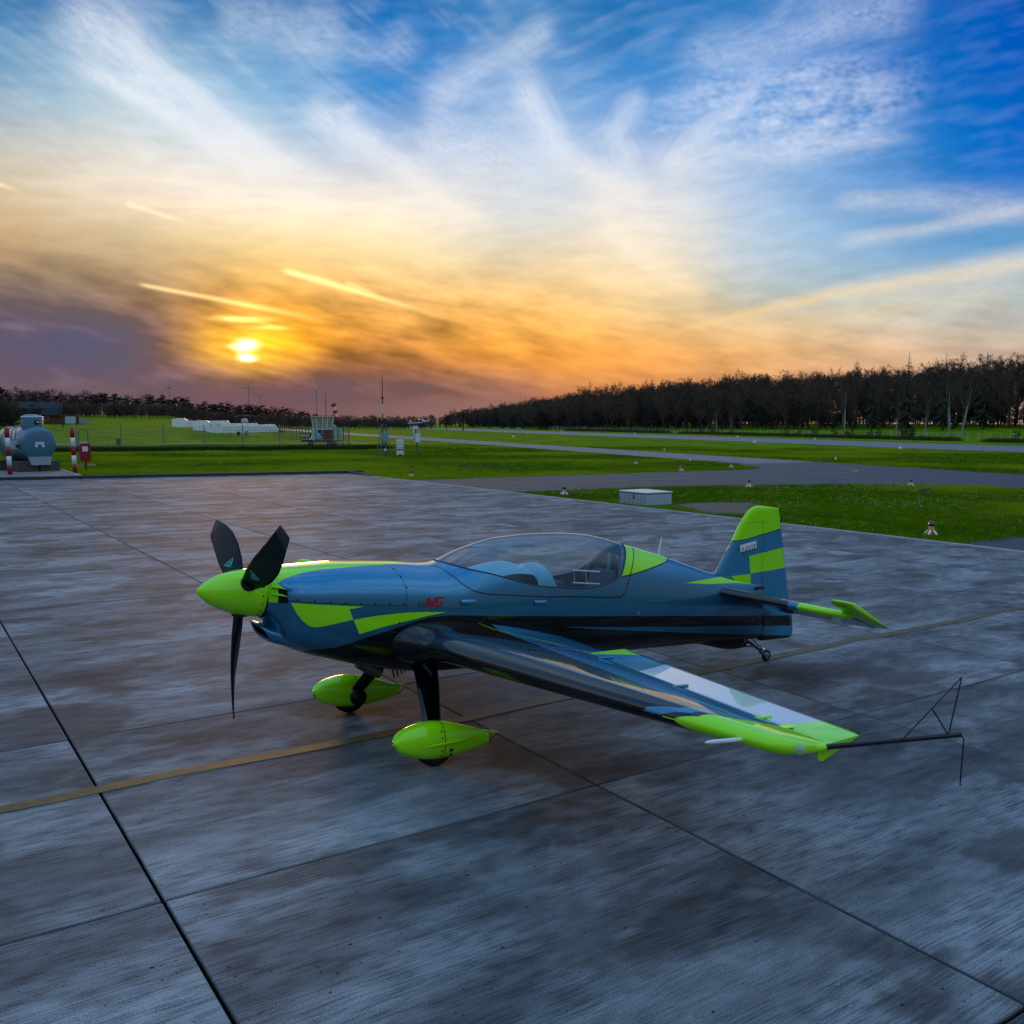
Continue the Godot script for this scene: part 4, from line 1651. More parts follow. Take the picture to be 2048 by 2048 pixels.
func build_cockpit(o: Node3D, fus: Node3D) -> void:
	var pale := mat(rgb(96, 184, 206), 0.5)
	var dark := mat(rgb(34, 40, 46), 0.8)
	var trim := mat(rgb(52, 84, 108), 0.5)
	# tub: inside skin of the shell up to the sill, floor
	var st := begin()
	for side in [1, -1]:
		var rows := []
		var x := 2.06
		while x < 4.1:
			var t1 := sill_t(x)
			var row := []
			for k in 15:
				var p := hull(x, lerpf(-0.9, t1, k / 14.0), -0.022)
				p.z *= side
				row.append(p)
			rows.append(row)
			x += 0.04
		skin(st, rows, false, side < 0)
	part("cockpit_lining", done(st), mat(rgb(58, 78, 92), 0.75), o)
	part("cockpit_floor", box_mesh(Vector3(1.9, 0.02, 0.60), 0.0, Vector3(2.95, 0.66, 0.0)), dark, o)
	# front coaming and second, taller cowl behind it (two pale humps in the glass)
	st = begin()
	var rows := []
	for k in 9:
		var u := k / 8.0
		var x := lerpf(2.36, 2.86, u)
		var top := lerpf(1.36, 1.425, sin(u * PI * 0.5)) - 0.05 * pow(maxf(0.0, u - 0.6) / 0.4, 2.0)
		var row := []
		for j in 15:
			var a := PI * lerpf(0.17, 0.83, j / 14.0)
			var w := lerpf(0.28, 0.30, u)
			row.append(Vector3(x + (0.10 * (1.0 - sin(a)) if k == 8 else 0.0), 1.16 + (top - 1.16) * pow(sin(a), 0.55), w * cos(a)))
		rows.append(row)
	skin(st, rows)
	part("glare_shield", done(st), pale, o, "pale hood over the front instrument panel")
	part("instrument_panel", box_mesh(Vector3(0.34, 0.24, 0.46), 0.02, Vector3(2.64, 1.20, 0.0)), dark, o)
	st = begin()
	rows = []
	for k in 7:
		var u := k / 6.0
		var row := []
		for j in 15:
			var a := PI * j / 14.0
			var xx := lerpf(2.95, 3.22, u) + 0.02 * sin(a)
			var top: float = [1.30, 1.365, 1.375, 1.365, 1.34, 1.22, 1.10][k]
			row.append(Vector3(xx - 0.03 * sin(a) * (1.0 if k > 3 else 0.0), 1.06 + (top - 1.06) * pow(sin(a), 0.45), 0.25 * cos(a)))
		rows.append(row)
	skin(st, rows)
	part("rear_coaming", done(st), pale, o, "pale hump between the two seats")
	# seats
	for q in [[3.08, 0.98], [3.72, 1.02]]:
		st = begin()
		box(st, Vector3(q[0] + 0.10, q[1] + 0.02, 0.0), Vector3(0.07, 0.46, 0.36), 0.03, Basis(Vector3(0, 0, 1), -0.5))
		box(st, Vector3(q[0] - 0.12, 0.80, 0.0), Vector3(0.36, 0.08, 0.36), 0.03, Basis(Vector3(0, 0, 1), 0.12))
		part("seat", done(st), mat(rgb(40, 62, 84), 0.8), o)
	# rear hoop with two harness straps
	st = begin()
	var path := []
	for k in 25:
		var a := PI * k / 24.0
		var p := hull(lerpf(3.86, 4.09, pow(sin(a), 1.3)), lerpf(0.35, PI - 0.35, k / 24.0), -0.03)
		path.append(p)
	tube(st, path, [0.022], 8)
	part("canopy_hoop", done(st), trim, o)
	st = begin()
	rows = []
	for k in 2:
		var row := []
		for j in 21:
			var a := lerpf(0.2, PI - 0.2, j / 20.0)
			row.append(hull(4.12, a, -0.03) if k == 0 else Vector3(4.16, 1.05, 0.0) + (hull(4.12, a, -0.03) - Vector3(4.12, 1.05, 0)) * 0.02)
		rows.append(row)
	skin(st, rows)
	part("rear_bulkhead", done(st), mat(rgb(24, 40, 54), 0.8), o)
	for s in [0.08, -0.08]:
		st = begin()
		box(st, Vector3(4.03, 1.27, s), Vector3(0.006, 0.24, 0.045), 0.001, Basis(Vector3(0, 0, 1), 0.25 if s > 0 else -0.1))
		part("harness_strap", done(st), mat(rgb(70, 130, 175), 0.8), o)
	st = begin()
	for y in [1.262, 1.143]:
		tube(st, [Vector3(3.45, y + 0.02, 0.1), Vector3(3.77, y - 0.02, 0.1)], [0.0095], 8)
	tube(st, [Vector3(3.455, 1.28, 0.1), Vector3(3.47, 1.16, 0.1)], [0.003], 6)
	tube(st, [Vector3(3.60, 1.25, 0.1), Vector3(3.61, 1.15, 0.1)], [0.003], 6)
	part("sight_bars", done(st), mat(rgb(215, 220, 220), 0.4), o, "two short white bars on a thin stand behind the hump")
	part("control_stick", rod(Vector3(3.40, 0.76, 0.0), Vector3(3.44, 1.10, 0.0), 0.012), dark, o)


func build_cowl(o: Node3D, fus: Node3D, lime: Material, grey: Material, ink: Material, dark: Material) -> void:
	# side air intakes: dark openings with a lime vane, left and right
	for side in [1, -1]:
		var st := begin()
		var corners := [Vector2(0.543, 1.415), Vector2(0.592, 1.400), Vector2(0.594, 1.297), Vector2(0.535, 1.295)]
		var n := 7
		var rows := []
		for i in n:
			var u := float(i) / (n - 1)
			var row := []
			for j in n:
				var v := float(j) / (n - 1)
				var p: Vector2 = corners[0].lerp(corners[1], u).lerp(corners[3].lerp(corners[2], u), v)
				row.append(Vector3(p.x, p.y, (hull_z(p.x, p.y) + 0.003) * side))
			rows.append(row)
		skin(st, rows, false, side > 0)
		var mouth := part("air_intake", done(st), mat(rgb(4, 4, 5), 0.9), fus)
		st = begin()
		for y in [1.352, 1.405]:
			var a := Vector3(0.515, y + 0.008, (hull_z(0.515, y) - 0.01) * side)
			var b := Vector3(0.588, y - 0.004, (hull_z(0.588, y) + 0.012) * side)
			st = begin()
			tube(st, [a, a.lerp(b, 0.5) + Vector3(0, 0.004, 0.008 * side), b], [0.016, 0.014, 0.003], 8, true, 0.55)
			part("intake_vane", done(st), lime, mouth)
		# screws along the cowl split
		for k in 8:
			var x := 0.66 + k * 0.122
			var y := table([0.592, 0.762, 1.002, 1.259, 1.53], [1.333, 1.306, 1.272, 1.240, 1.208], x)
			var s := part("screw", lathe_mesh([Vector2(0, 0.002), Vector2(0.0075, 0.002), Vector2(0.008, -0.002)], 8, Transform3D(Basis(Vector3(1, 0, 0), PI / 2.0 * side))), dark, fus)
			s.position = Vector3(x, y, (hull_z(x, y) + 0.0015) * side)
		for q in [[1.520, 1.470], [1.540, 1.418], [1.562, 1.335], [1.475, 1.065]]:
			var s := part("screw", lathe_mesh([Vector2(0, 0.002), Vector2(0.0075, 0.002), Vector2(0.008, -0.002)], 8, Transform3D(Basis(Vector3(1, 0, 0), PI / 2.0 * side))), dark, fus)
			s.position = Vector3(q[0], q[1], (hull_z(q[0], q[1]) + 0.0015) * side)
	# chin scoop under the spinner
	var st := begin()
	var rows := []
	for k in 11:
		var u := k / 10.0
		var x := lerpf(0.475, 0.86, u)
		var mid := lerpf(1.040, 0.915, u)
		var hh := lerpf(0.080, 0.080, u)
		var w := lerpf(0.175, 0.26, u)
		var row := []
		for j in 28:
			var a := TAU * j / 28.0
			var slant := 0.05 * (-sin(a)) * (1.0 - u)
			row.append(Vector3(x + slant, mid + hh * signf(sin(a)) * pow(absf(sin(a)), 0.7), w * signf(cos(a)) * pow(absf(cos(a)), 0.7)))
		rows.append(row)
	skin(st, rows, true, true)
	var inner := []
	for p in rows[0]:
		inner.append(Vector3(p.x + 0.006, 1.040 + (p.y - 1.040) * 0.78, p.z * 0.86))
	skin(st, [inner, rows[0]], true, true)
	var sc := part("chin_scoop", done(st), grey, fus)
	st = begin()
	var back := []
	for p in inner:
		back.append(p + Vector3(0.10, -0.01, 0))
	skin(st, [back, inner], true, true)
	fan(st, back, true)
	part("scoop_throat", done(st), mat(rgb(8, 9, 10), 0.8), sc)
	# small lime blisters on the far top of the cowl
	for q in [[0.86, 1.515, -0.20, 0.16], [0.70, 1.485, -0.22, 0.09]]:
		st = begin()
		rows = []
		for k in 9:
			var u := k / 8.0
			var rr := 0.034 * sqrt(maxf(0.0, sin(PI * pow(u, 0.6))))
			rows.append(ring(Vector3(q[0] + q[3] * u, q[1] - 0.01 * u, q[2]), Vector3.RIGHT, maxf(rr, 0.0008), 12))
		skin(st, rows, true)
		part("cowl_blister", done(st), lime, fus)
	# exhaust stub and drain pipes below
	st = begin()
	tube(st, [Vector3(1.28, 0.70, 0.05), Vector3(1.40, 0.62, 0.05), Vector3(1.47, 0.585, 0.05)], [0.055, 0.055, 0.055], 16)
	part("exhaust_pipe", done(st), mat(rgb(120, 112, 100), 0.4, 0.9), o)
	for k in 4:
		part("drain_pipe", rod(Vector3(1.55 + k * 0.06, 0.62, 0.12 - 0.05 * k), Vector3(1.57 + k * 0.06, 0.535 - 0.01 * (k % 2), 0.12 - 0.05 * k), 0.007, 6), dark, o)
	part("foot_step", rod(Vector3(1.705, 0.69, 0.37), Vector3(1.775, 0.595, 0.39), 0.016, 8), flat_paint(Color(0.12, 0.25, 0.42)), o)


func build_wings(o: Node3D, lime: Material, grey: Material, ink: Material, dark: Material, steel: Material) -> void:
	var wp := paint(wing_paint())
	var ap := paint(aileron_paint())
	for side: float in [1.0, -1.0]:
		var st := begin()
		var uvf := func(p: Vector3, low: bool) -> Vector2: return Vector2((absf(p.z) - 0.3) / 3.5, 0.5 + 0.5 * clampf((p.x - 1.3) / 2.05, 0.0, 1.0) * (1.0 if low else -1.0))
		var rows := []
		for k in 13:
			var z := lerpf(0.30, 1.15, k / 12.0) * side
			rows.append(wing_row(z, wing_te(z)))
		foil(st, rows, "full", Vector3.UP, uvf, false, true)
		rows = []
		for k in 17:
			var z := lerpf(1.15, 3.50, k / 16.0) * side
			rows.append(wing_row(z, wing_hinge(z) - 0.012))
		# rounded tip
		for k in range(1, 9):
			var s := sin(k / 8.0 * PI / 2.0)
			var z := (3.50 + 0.17 * s) * side
			var c := sqrt(maxf(0.0, 1.0 - s * s))
			rows.append(wing_row(z, wing_hinge(z) - 0.012, maxf(0.08, pow(c, 0.75)), wing_le(z) + 0.24 * (1.0 - c)))
		foil(st, rows, "front", Vector3.UP, uvf, true, true)
		var w := part("wing", done(st), wp, o)
		# aileron, its trailing edge up a little (down on the other side)
		st = begin()
		rows = []
		var up: float = 0.075 if side > 0 else -0.20
		for k in 21:
			var z := lerpf(1.165, 3.66, k / 20.0)
			var hx := wing_hinge(z) + 0.002
			var horn := 0.03 + 0.075 * smoothstep(3.52, 3.58, z)
			var hy := wing_mid(hx, z) - 0.004
			var d := Vector3(1.0, up, 0.0)
			rows.append([Vector3(hx, hy, z * side) - d * horn - Vector3(0, 0.3 * (horn - 0.03), 0), Vector3(hx, hy, z * side) + d * lerpf(0.395, 0.290, k / 20.0), lerpf(0.047, 0.036, k / 20.0) + 0.012 * smoothstep(3.46, 3.64, z)])
		foil(st, rows, "rear", Vector3.UP, func(p: Vector3, _low: bool) -> Vector2: return Vector2((absf(p.z) - 1.1) / 2.7, clampf((p.x - wing_hinge(p.z)) / 0.5, 0.0, 1.0)))
		part("aileron", done(st), ap, o)
		# hinge brackets and gap seal wires on the upper side
		for z: float in [1.45, 2.35, 3.15]:
			st = begin()
			var hx := wing_hinge(z)
			box(st, Vector3(hx - 0.02, wing_mid(hx, z) + wing_half(z) * 0.62, z * side), Vector3(0.14, 0.02, 0.03), 0.006, Basis(Vector3(0, 0, 1), -0.09))
			part("hinge", done(st), grey if z < 3.0 else lime, w)
		# small servo plate near the tip
		st = begin()
		box(st, Vector3(2.47, wing_mid(2.47, 3.36) + 0.037, 3.36 * side), Vector3(0.30, 0.006, 0.05), 0.002, Basis(Vector3(0, 0, 1), -0.12))
		part("aileron_spade_plate", done(st), lime, w)
	# left tip only is seen: lamp, pitot, sight
	var st := begin()
	rows_ball(st, Vector3(2.335, wing_mid(2.335, 3.62) - 0.004, 3.635), 0.036, 1.25)
	var lens := mat(Color(0.7, 0.75, 0.8, 0.35), 0.05)
	lens.transparency = BaseMaterial3D.TRANSPARENCY_ALPHA
	var nav := part("navigation_light", done(st), lens, o)
	st = begin()
	rows_ball(st, Vector3(2.335, wing_mid(2.335, 3.62) - 0.004, 3.622), 0.024, 1.1)
	part("lamp_reflector", done(st), steel, nav)
	part("lamp_bulb", box_mesh(Vector3(0.016, 0.016, 0.016), 0.004, Vector3(2.333, wing_mid(2.335, 3.62), 3.652)), mat(rgb(230, 190, 60), 0.3), nav)
	st = begin()
	tube(st, [Vector3(2.17, 0.845, 3.37), Vector3(1.93, 0.874, 3.37), Vector3(1.885, 0.880, 3.37), Vector3(1.865, 0.882, 3.37)], [0.013, 0.013, 0.010, 0.004], 10)
	part("pitot_tube", done(st), mat(rgb(226, 228, 232), 0.35), o)
	# lime fairing, black rod and wire sighting frame beyond the left tip
	var a := Vector3(2.38, 0.815, 3.61)
	var b := Vector3(2.51, 0.825, 3.68)
	var c := Vector3(3.30, 0.852, 4.02)
	st = begin()
	tube(st, [a, b], [0.030, 0.021], 12)
	var sf := part("sight_frame", done(st), lime, o, "wire sighting frame on a black rod beyond the left wing tip")
	st = begin()
	tube(st, [b, c], [0.0165], 10)
	part("sight_rod", done(st), mat(rgb(14, 15, 17), 0.3), sf)
	var top := Vector3(3.29, 1.195, 4.015)
	var f1 := Vector3(3.225, 0.852, 3.99)
	var f2 := Vector3(2.93, 0.848, 3.885)
	var m2 := f2.lerp(top, 0.5)
	for e in [[f1, top], [f2, top], [f1, m2], [c, c + Vector3(0.02, -0.03, 0.01)], [c + Vector3(0.02, -0.03, 0.01), Vector3(3.325, 0.535, 4.02)]]:
		part("sight_wire", rod(e[0], e[1], 0.0042, 6), mat(rgb(20, 20, 22), 0.4), sf)
	# blue reflective inspection cap at the wing root
	var cap := begin()
	lathe(cap, [Vector2(0.0, 0.004), Vector2(0.035, 0.004), Vector2(0.042, -0.003)], 20, Transform3D(Basis(Vector3(0, 0, 1), -0.02), Vector3(1.955, wing_mid(1.955, 0.5) + 0.133, 0.50)))
	part("fuel_cap", done(cap), mat(rgb(150, 165, 180), 0.12, 1.0), o)


func rows_ball(st: SurfaceTool, mid: Vector3, r: float, stretch := 1.0) -> void:
	var prof := []
	for k in 13:
		var a := PI * k / 12.0
		prof.append(Vector2(maxf(0.0, r * sin(a)), r * stretch * cos(a)))
	lathe(st, prof, 20, Transform3D(Basis(Vector3(1, 0, 0), PI / 2.0), mid))


func build_tail(o: Node3D, lime: Material, grey: Material, ink: Material, dark: Material, steel: Material) -> void:
	var fp := paint(fin_paint())
	var uvf := func(p: Vector3, _low: bool) -> Vector2: return Vector2((p.x - 5.3) / 1.5, (1.85 - p.y) / 1.7)
	var side := Vector3(0, 0, 1)
	# fin
	var rows := []
	var lx := [5.62, 5.40, 5.455, 5.686, 5.797]
	var ly := [0.86, 1.035, 1.10, 1.416, 1.5955]
	for k in 5:
		rows.append([Vector3(lx[k], ly[k], 0), Vector3(6.143, ly[k], 0), lerpf(0.052, 0.031, k / 4.0)])
	var st := begin()
	foil(st, rows, "front", side, uvf, true, true)
	part("tail_fin", done(st), fp, o)
	# rudder with its horn on top of the fin, reaching down to the keel
	rows = []
	for q in [[6.145, 0.262, 6.66, 0.222], [6.145, 0.285, 6.705, 0.240], [6.145, 0.34, 6.728, 0.30], [6.145, 0.55, 6.70, 0.50], [6.145, 0.85, 6.612, 0.83], [6.145, 1.10, 6.553, 1.09], [6.145, 1.40, 6.49, 1.40], [6.145, 1.5965, 6.455, 1.5965]]:
		var th := lerpf(0.044, 0.024, clampf((q[1] - 0.3) / 1.3, 0.0, 1.0))
		rows.append([Vector3(q[0], q[1], 0), Vector3(q[2], q[3], 0), th])
	st = begin()
	foil(st, rows, "rear", side, uvf, true, true)
	rows = []
	for q in [[5.800, 1.597, 6.452, 0.031], [5.86, 1.665, 6.437, 0.030], [5.915, 1.720, 6.427, 0.028], [5.965, 1.750, 6.423, 0.024], [6.03, 1.768, 6.421, 0.016], [6.10, 1.772, 6.41, 0.006]]:
		rows.append([Vector3(q[0], q[1], 0), Vector3(q[2], q[1] - 0.04 * smoothstep(1.597, 1.77, q[1]), 0), q[3]])
	foil(st, rows, "full", side, uvf, true, true)
	var rud := part("rudder", done(st), fp, o)
	# registration plate and letters on the left side
	var u := Vector3(0.265, 0.033, 0).normalized()
	var v := Vector3(-0.033, 0.265, 0).normalized()
	var base := Vector3(5.768, 1.278, 0.0470)
	st = begin()
	for e in [[0.0, 0.0], [0.272, 0.0], [0.272, 0.082], [0.0, 0.0], [0.272, 0.082], [0.0, 0.082]]:
		st.add_vertex(base + u * e[0] + v * e[1] - Vector3(0, 0, 0.012 * e[0] / 0.272))
	var plate := part("registration_plate", done(st), mat(rgb(232, 234, 232), 0.4), o, "white plate with the letters D-EXTT")
	var tris := lettering("D-EXTT", 0.058)
	var wide := 0.0
	for p in tris:
		wide = maxf(wide, p.x)
	part("registration_letters", text_mesh(tris, func(p: Vector2) -> Vector3: return base + u * (0.016 + p.x * 0.24 / wide) + v * (0.014 + p.y) + Vector3(0, 0, 0.0015 - 0.012 * (0.016 + p.x * 0.24 / wide) / 0.272)), mat(rgb(22, 22, 26), 0.5), plate)
	# fuselage end below the fin: ventral fairing that carries the tail wheel
	rows = []
	st = begin()
	var uvk := []
	for k in 13:
		var t := k / 12.0
		var x := lerpf(5.02, 5.935, t)
		var yb := lerpf(0.352, 0.205, smoothstep(0.0, 0.85, t))
		var w := 0.10 * (1.0 - 0.55 * t)
		rows.append([Vector3(x, 0.42, w), Vector3(x, lerpf(0.42, yb, 0.6), w * 0.9), Vector3(x, yb + 0.01, w * 0.5), Vector3(x, yb, 0), Vector3(x, yb + 0.01, -w * 0.5), Vector3(x, lerpf(0.42, yb, 0.6), -w * 0.9), Vector3(x, 0.42, -w)])
	skin(st, rows, false, true)
	fan(st, rows[-1])
	part("ventral_fairing", done(st), ink, o)
	# stabiliser halves and elevators (hanging down)
	var black := Color(0.02, 0.022, 0.026)
	var g := GREY.srgb_to_linear()
	var l := LIME.srgb_to_linear()
	for s: float in [1.0, -1.0]:
		rows = []
		for q in [[0.07, black], [0.5, black], [0.90, black], [0.902, g], [1.0, g], [1.002, l], [1.3, l], [1.46, l]]:
			var z: float = q[0]
			var le := Vector3(5.31 + 0.235 * z - 0.0, 0.905 - 0.055 * z / 1.5, z * s)
			rows.append([le, Vector3(5.84, 0.842 - 0.01 * z, z * s), lerpf(0.052, 0.034, z / 1.5), q[1]])
		for k in range(1, 5):
			var a := k / 4.0 * PI / 2.0
			var z := 1.46 + 0.035 * sin(a)
			rows.append([Vector3(5.655 + 0.05 * (1.0 - cos(a)), 0.852, z * s), Vector3(5.84, 0.828, z * s), 0.034 * maxf(0.15, cos(a)), l])
		st = begin()
		foil(st, rows, "front", Vector3.UP)
		part("stabiliser", done(st), paint(), o)
		rows = []
		var down := deg_to_rad(26.5)
		var d := Vector3(cos(down), -sin(down), 0)
		for q in [[0.09, 0.0, 0.56, black], [0.50, 0.0, 0.52, black], [0.95, 0.0, 0.46, black], [1.02, 0.0, 0.45, g], [1.022, 0.0, 0.45, g], [1.30, 0.0, 0.40, g], [1.44, 0.0, 0.365, g]]:
			var p := Vector3(5.875, 0.826 - 0.008 * q[0], q[0] * s)
			rows.append([p - d * (0.025 + q[1]), p + d * q[2], 0.034, q[3]])
		st = begin()
		foil(st, rows, "rear", Vector3.UP, null, true, true)
		rows = []
		for q in [[1.435, 0.425, 0.345], [1.47, 0.452, 0.335], [1.60, 0.462, 0.285], [1.655, 0.455, 0.255], [1.67, 0.44, 0.245]]:
			var p := Vector3(5.875, 0.816, q[0] * s)
			rows.append([p - d * q[1], p + d * q[2], 0.030 if q[0] < 1.66 else 0.014, l])
		foil(st, rows, "full", Vector3.UP, null, true, true)
		part("elevator", done(st), paint(), o)
	# gap blocks at the stabiliser root
	part("root_fairing", box_mesh(Vector3(0.10, 0.03, 0.05), 0.01, Vector3(6.07, 0.868, 0.075)), dark, o)
	# tail wheel: spring, fork, wheel
	st = begin()
	tube(st, [Vector3(5.90, 0.300, 0.0), Vector3(6.02, 0.245, 0.0), Vector3(6.13, 0.175, 0.0), Vector3(6.215, 0.120, 0.0)], [0.020, 0.018, 0.016, 0.014], 8)
	tube(st, [Vector3(5.98, 0.32, 0.03), Vector3(6.20, 0.15, 0.03)], [0.006], 6)
	tube(st, [Vector3(5.92, 0.22, 0.02), Vector3(6.08, 0.20, 0.02)], [0.008], 6)
	var tw := part("tail_wheel_spring", done(st), mat(rgb(70, 84, 86), 0.35, 0.6), o)
	st = begin()
	box(st, Vector3(6.215, 0.135, 0.0), Vector3(0.06, 0.05, 0.07), 0.012)
	box(st, Vector3(6.255, 0.085, 0.034), Vector3(0.10, 0.022, 0.008), 0.003, Basis(Vector3(0, 0, 1), -0.35))
	box(st, Vector3(6.255, 0.085, -0.034), Vector3(0.10, 0.022, 0.008), 0.003, Basis(Vector3(0, 0, 1), -0.35))
	part("tail_wheel_fork", done(st), steel, tw)
	wheel(o, "tail_wheel", Vector3(6.29, 0.066, 0.0), 0.066, 0.042, mat(rgb(16, 16, 17), 0.7), mat(rgb(150, 160, 165), 0.3, 0.8))


func wheel(parent: Node, called: String, mid: Vector3, r: float, w: float, rubber: Material, metal: Material) -> void:
	var prof := []
	for k in 11:
		var a := PI * (k / 10.0) - PI / 2.0
		prof.append(Vector2(r - w * 0.45 * (1.0 - cos(a)), w * 0.5 * sin(a)))
	prof.push_front(Vector2(r * 0.55, -w * 0.42))
	prof.append(Vector2(r * 0.55, w * 0.42))
	var t := Transform3D(Basis(Vector3(1, 0, 0), PI / 2.0), mid)
	var tyre := part(called, lathe_mesh(prof, 32, t), rubber, parent)
	part("rim", lathe_mesh([Vector2(0.0, -w * 0.36), Vector2(r * 0.3, -w * 0.36), Vector2(r * 0.56, -w * 0.44), Vector2(r * 0.56, w * 0.44), Vector2(r * 0.3, w * 0.36), Vector2(0.0, w * 0.36)], 24, t), metal, tyre)


func build_gear(o: Node3D, lime: Material, ink: Material, dark: Material, steel: Material) -> void:
	for s: float in [1.0, -1.0]:
		var zc: float = 0.80 * s
		# sprung leg, flat in section, bowed outwards
		var rows := []
		for k in 17:
			var t := k / 16.0
			var p := Vector3(lerpf(1.79, 1.60, pow(t, 0.8)), lerpf(0.66, 0.185, pow(t, 1.0)), (lerpf(0.22, 0.73, pow(t, 0.72))) * s)
			var w := lerpf(0.115, 0.072, t)
			var th := lerpf(0.028, 0.018, t)
			var nrm := Vector3(0, 0.72 * s, 1.0).normalized() if t < 0.5 else Vector3(0, 0.5 * s, 1.0).normalized()
			var r := []
			for j in 16:
				var a := TAU * j / 16.0
				r.append(p + Vector3(1, 0, 0) * w * cos(a) + nrm * th * sin(a))
			rows.append(r)
		var st := begin()
		skin(st, rows, true, s > 0)
		part("landing_gear_leg", done(st), ink, o)
		# wheel and spat
		wheel(o, "wheel", Vector3(1.575, 0.172, zc), 0.172, 0.125, mat(rgb(15, 15, 16), 0.75), mat(rgb(40, 42, 44), 0.5, 0.5))
		st = begin()
		rows = []
		var n := 29
		for k in n:
			var t := float(k) / (n - 1)
			var x := lerpf(1.215, 2.06, t)
			var top := table([0.0, 0.03, 0.08, 0.16, 0.28, 0.40, 0.55, 0.75, 0.9, 1.0], [0.250, 0.292, 0.318, 0.340, 0.356, 0.356, 0.332, 0.272, 0.218, 0.180], t)
			var bot := table([0.0, 0.03, 0.08, 0.16, 0.28, 0.40, 0.55, 0.75, 0.9, 1.0], [0.222, 0.176, 0.146, 0.112, 0.078, 0.060, 0.052, 0.060, 0.074, 0.092], t)
			var w := table([0.0, 0.03, 0.08, 0.16, 0.28, 0.40, 0.55, 0.75, 0.9, 1.0], [0.022, 0.060, 0.084, 0.108, 0.122, 0.122, 0.106, 0.066, 0.036, 0.020], t)
			var r := []
			for j in 32:
				var a := TAU * j / 32.0
				var ex := 0.82
				var zz := w * signf(cos(a)) * pow(absf(cos(a)), ex)
				var yy := (top + bot) / 2.0 + (top - bot) / 2.0 * signf(sin(a)) * pow(absf(sin(a)), ex)
				# pressed ridge along the side
				if t > 0.2 and t < 0.9 and absf(sin(a)) < 0.3:
					zz *= 1.0 + 0.035 * smoothstep(0.2, 0.3, t) * smoothstep(0.9, 0.8, t) * (1.0 if sin(a) > -0.1 else 0.0)
				r.append(Vector3(x, yy, zc + zz))
			rows.append(r)
		skin(st, rows, true, false)
		fan(st, rows[0], true)
		fan(st, rows[-1])
		var spat := part("wheel_fairing", done(st), lime, o)
		# split line round the fairing, screws along it
		st = begin()
		var loop := []
		for j in 33:
			var a := TAU * j / 32.0
			loop.append(Vector3(1.60, 0.205 + 0.1535 * signf(sin(a)) * pow(absf(sin(a)), 0.82), zc + 0.1235 * signf(cos(a)) * pow(absf(cos(a)), 0.82)))
		tube(st, loop, [0.0022], 4, false)
		part("split_line", done(st), mat(rgb(40, 60, 10), 0.6), spat)
		st = begin()
		tube(st, [Vector3(1.42, 0.205, zc + 0.119 * s), Vector3(1.50, 0.207, zc + 0.1255 * s), Vector3(1.70, 0.203, zc + 0.123 * s), Vector3(1.90, 0.192, zc + 0.070 * s)], [0.003, 0.010, 0.010, 0.003], 8)
		part("stiffening_ridge", done(st), lime, spat)
		for k in 5:
			var sc := part("screw", lathe_mesh([Vector2(0, 0.002), Vector2(0.006, 0.002), Vector2(0.0065, -0.002)], 8, Transform3D(Basis(Vector3(1, 0, 0), PI / 2.0 * s))), dark, spat)
			sc.position = Vector3(1.575, 0.10 + 0.05 * k, zc + s * 0.1232 * pow(maxf(0.0, 1.0 - pow(absf((0.10 + 0.05 * k - 0.205) / 0.1535), 2.44)), 0.41))
		# upper point and dark cut-out at the tail, closed by a stay
		st = begin()
		tube(st, [Vector3(2.02, 0.188, zc), Vector3(2.10, 0.170, zc), Vector3(2.16, 0.158, zc)], [0.020, 0.013, 0.005], 8)
		part("fairing_tip", done(st), lime, spat)
		part("stay", rod(Vector3(2.145, 0.155, zc), Vector3(2.075, 0.085, zc), 0.004, 6), dark, spat)
		part("cut_out", box_mesh(Vector3(0.012, 0.07, 0.03), 0.003, Vector3(2.064, 0.135, zc)), mat(rgb(24, 22, 20), 0.9), spat)
		# tow marks on the outer side
		if s > 0:
			part("marking", box_mesh(Vector3(0.030, 0.020, 0.004), 0.001, Vector3(1.655, 0.143, zc + 0.1205)), mat(rgb(12, 14, 14), 0.5), spat)
			part("marking", box_mesh(Vector3(0.018, 0.024, 0.004), 0.001, Vector3(1.652, 0.106, zc + 0.1175)), mat(rgb(20, 40, 60), 0.5), spat)
		else:
			# brake and bare rim on the inner side of the far wheel
			st = begin()
			lathe(st, [Vector2(0.0, 0.0), Vector2(0.075, 0.0), Vector2(0.075, 0.03), Vector2(0.0, 0.03)], 20, Transform3D(Basis(Vector3(1, 0, 0), PI / 2.0), Vector3(1.60, 0.17, zc + 0.125)))
			part("brake_disc", done(st), mat(rgb(34, 36, 38), 0.45, 0.6), spat)

# ------------------------------------------------------------------ things on the airfield
func at_azimuth(az: float, d: float) -> Vector3:
	var x := d * sin(deg_to_rad(az))
	var z := -d * cos(deg_to_rad(az))
	return Vector3(x, land(x, z), z)


func build_field() -> void:
	build_tank()
	build_posts()
	build_fences()
	build_trailers()
	build_launch_tower()
	build_weather()
	build_markers()
	build_mesh_box()
	build_turbines()
	build_farm()


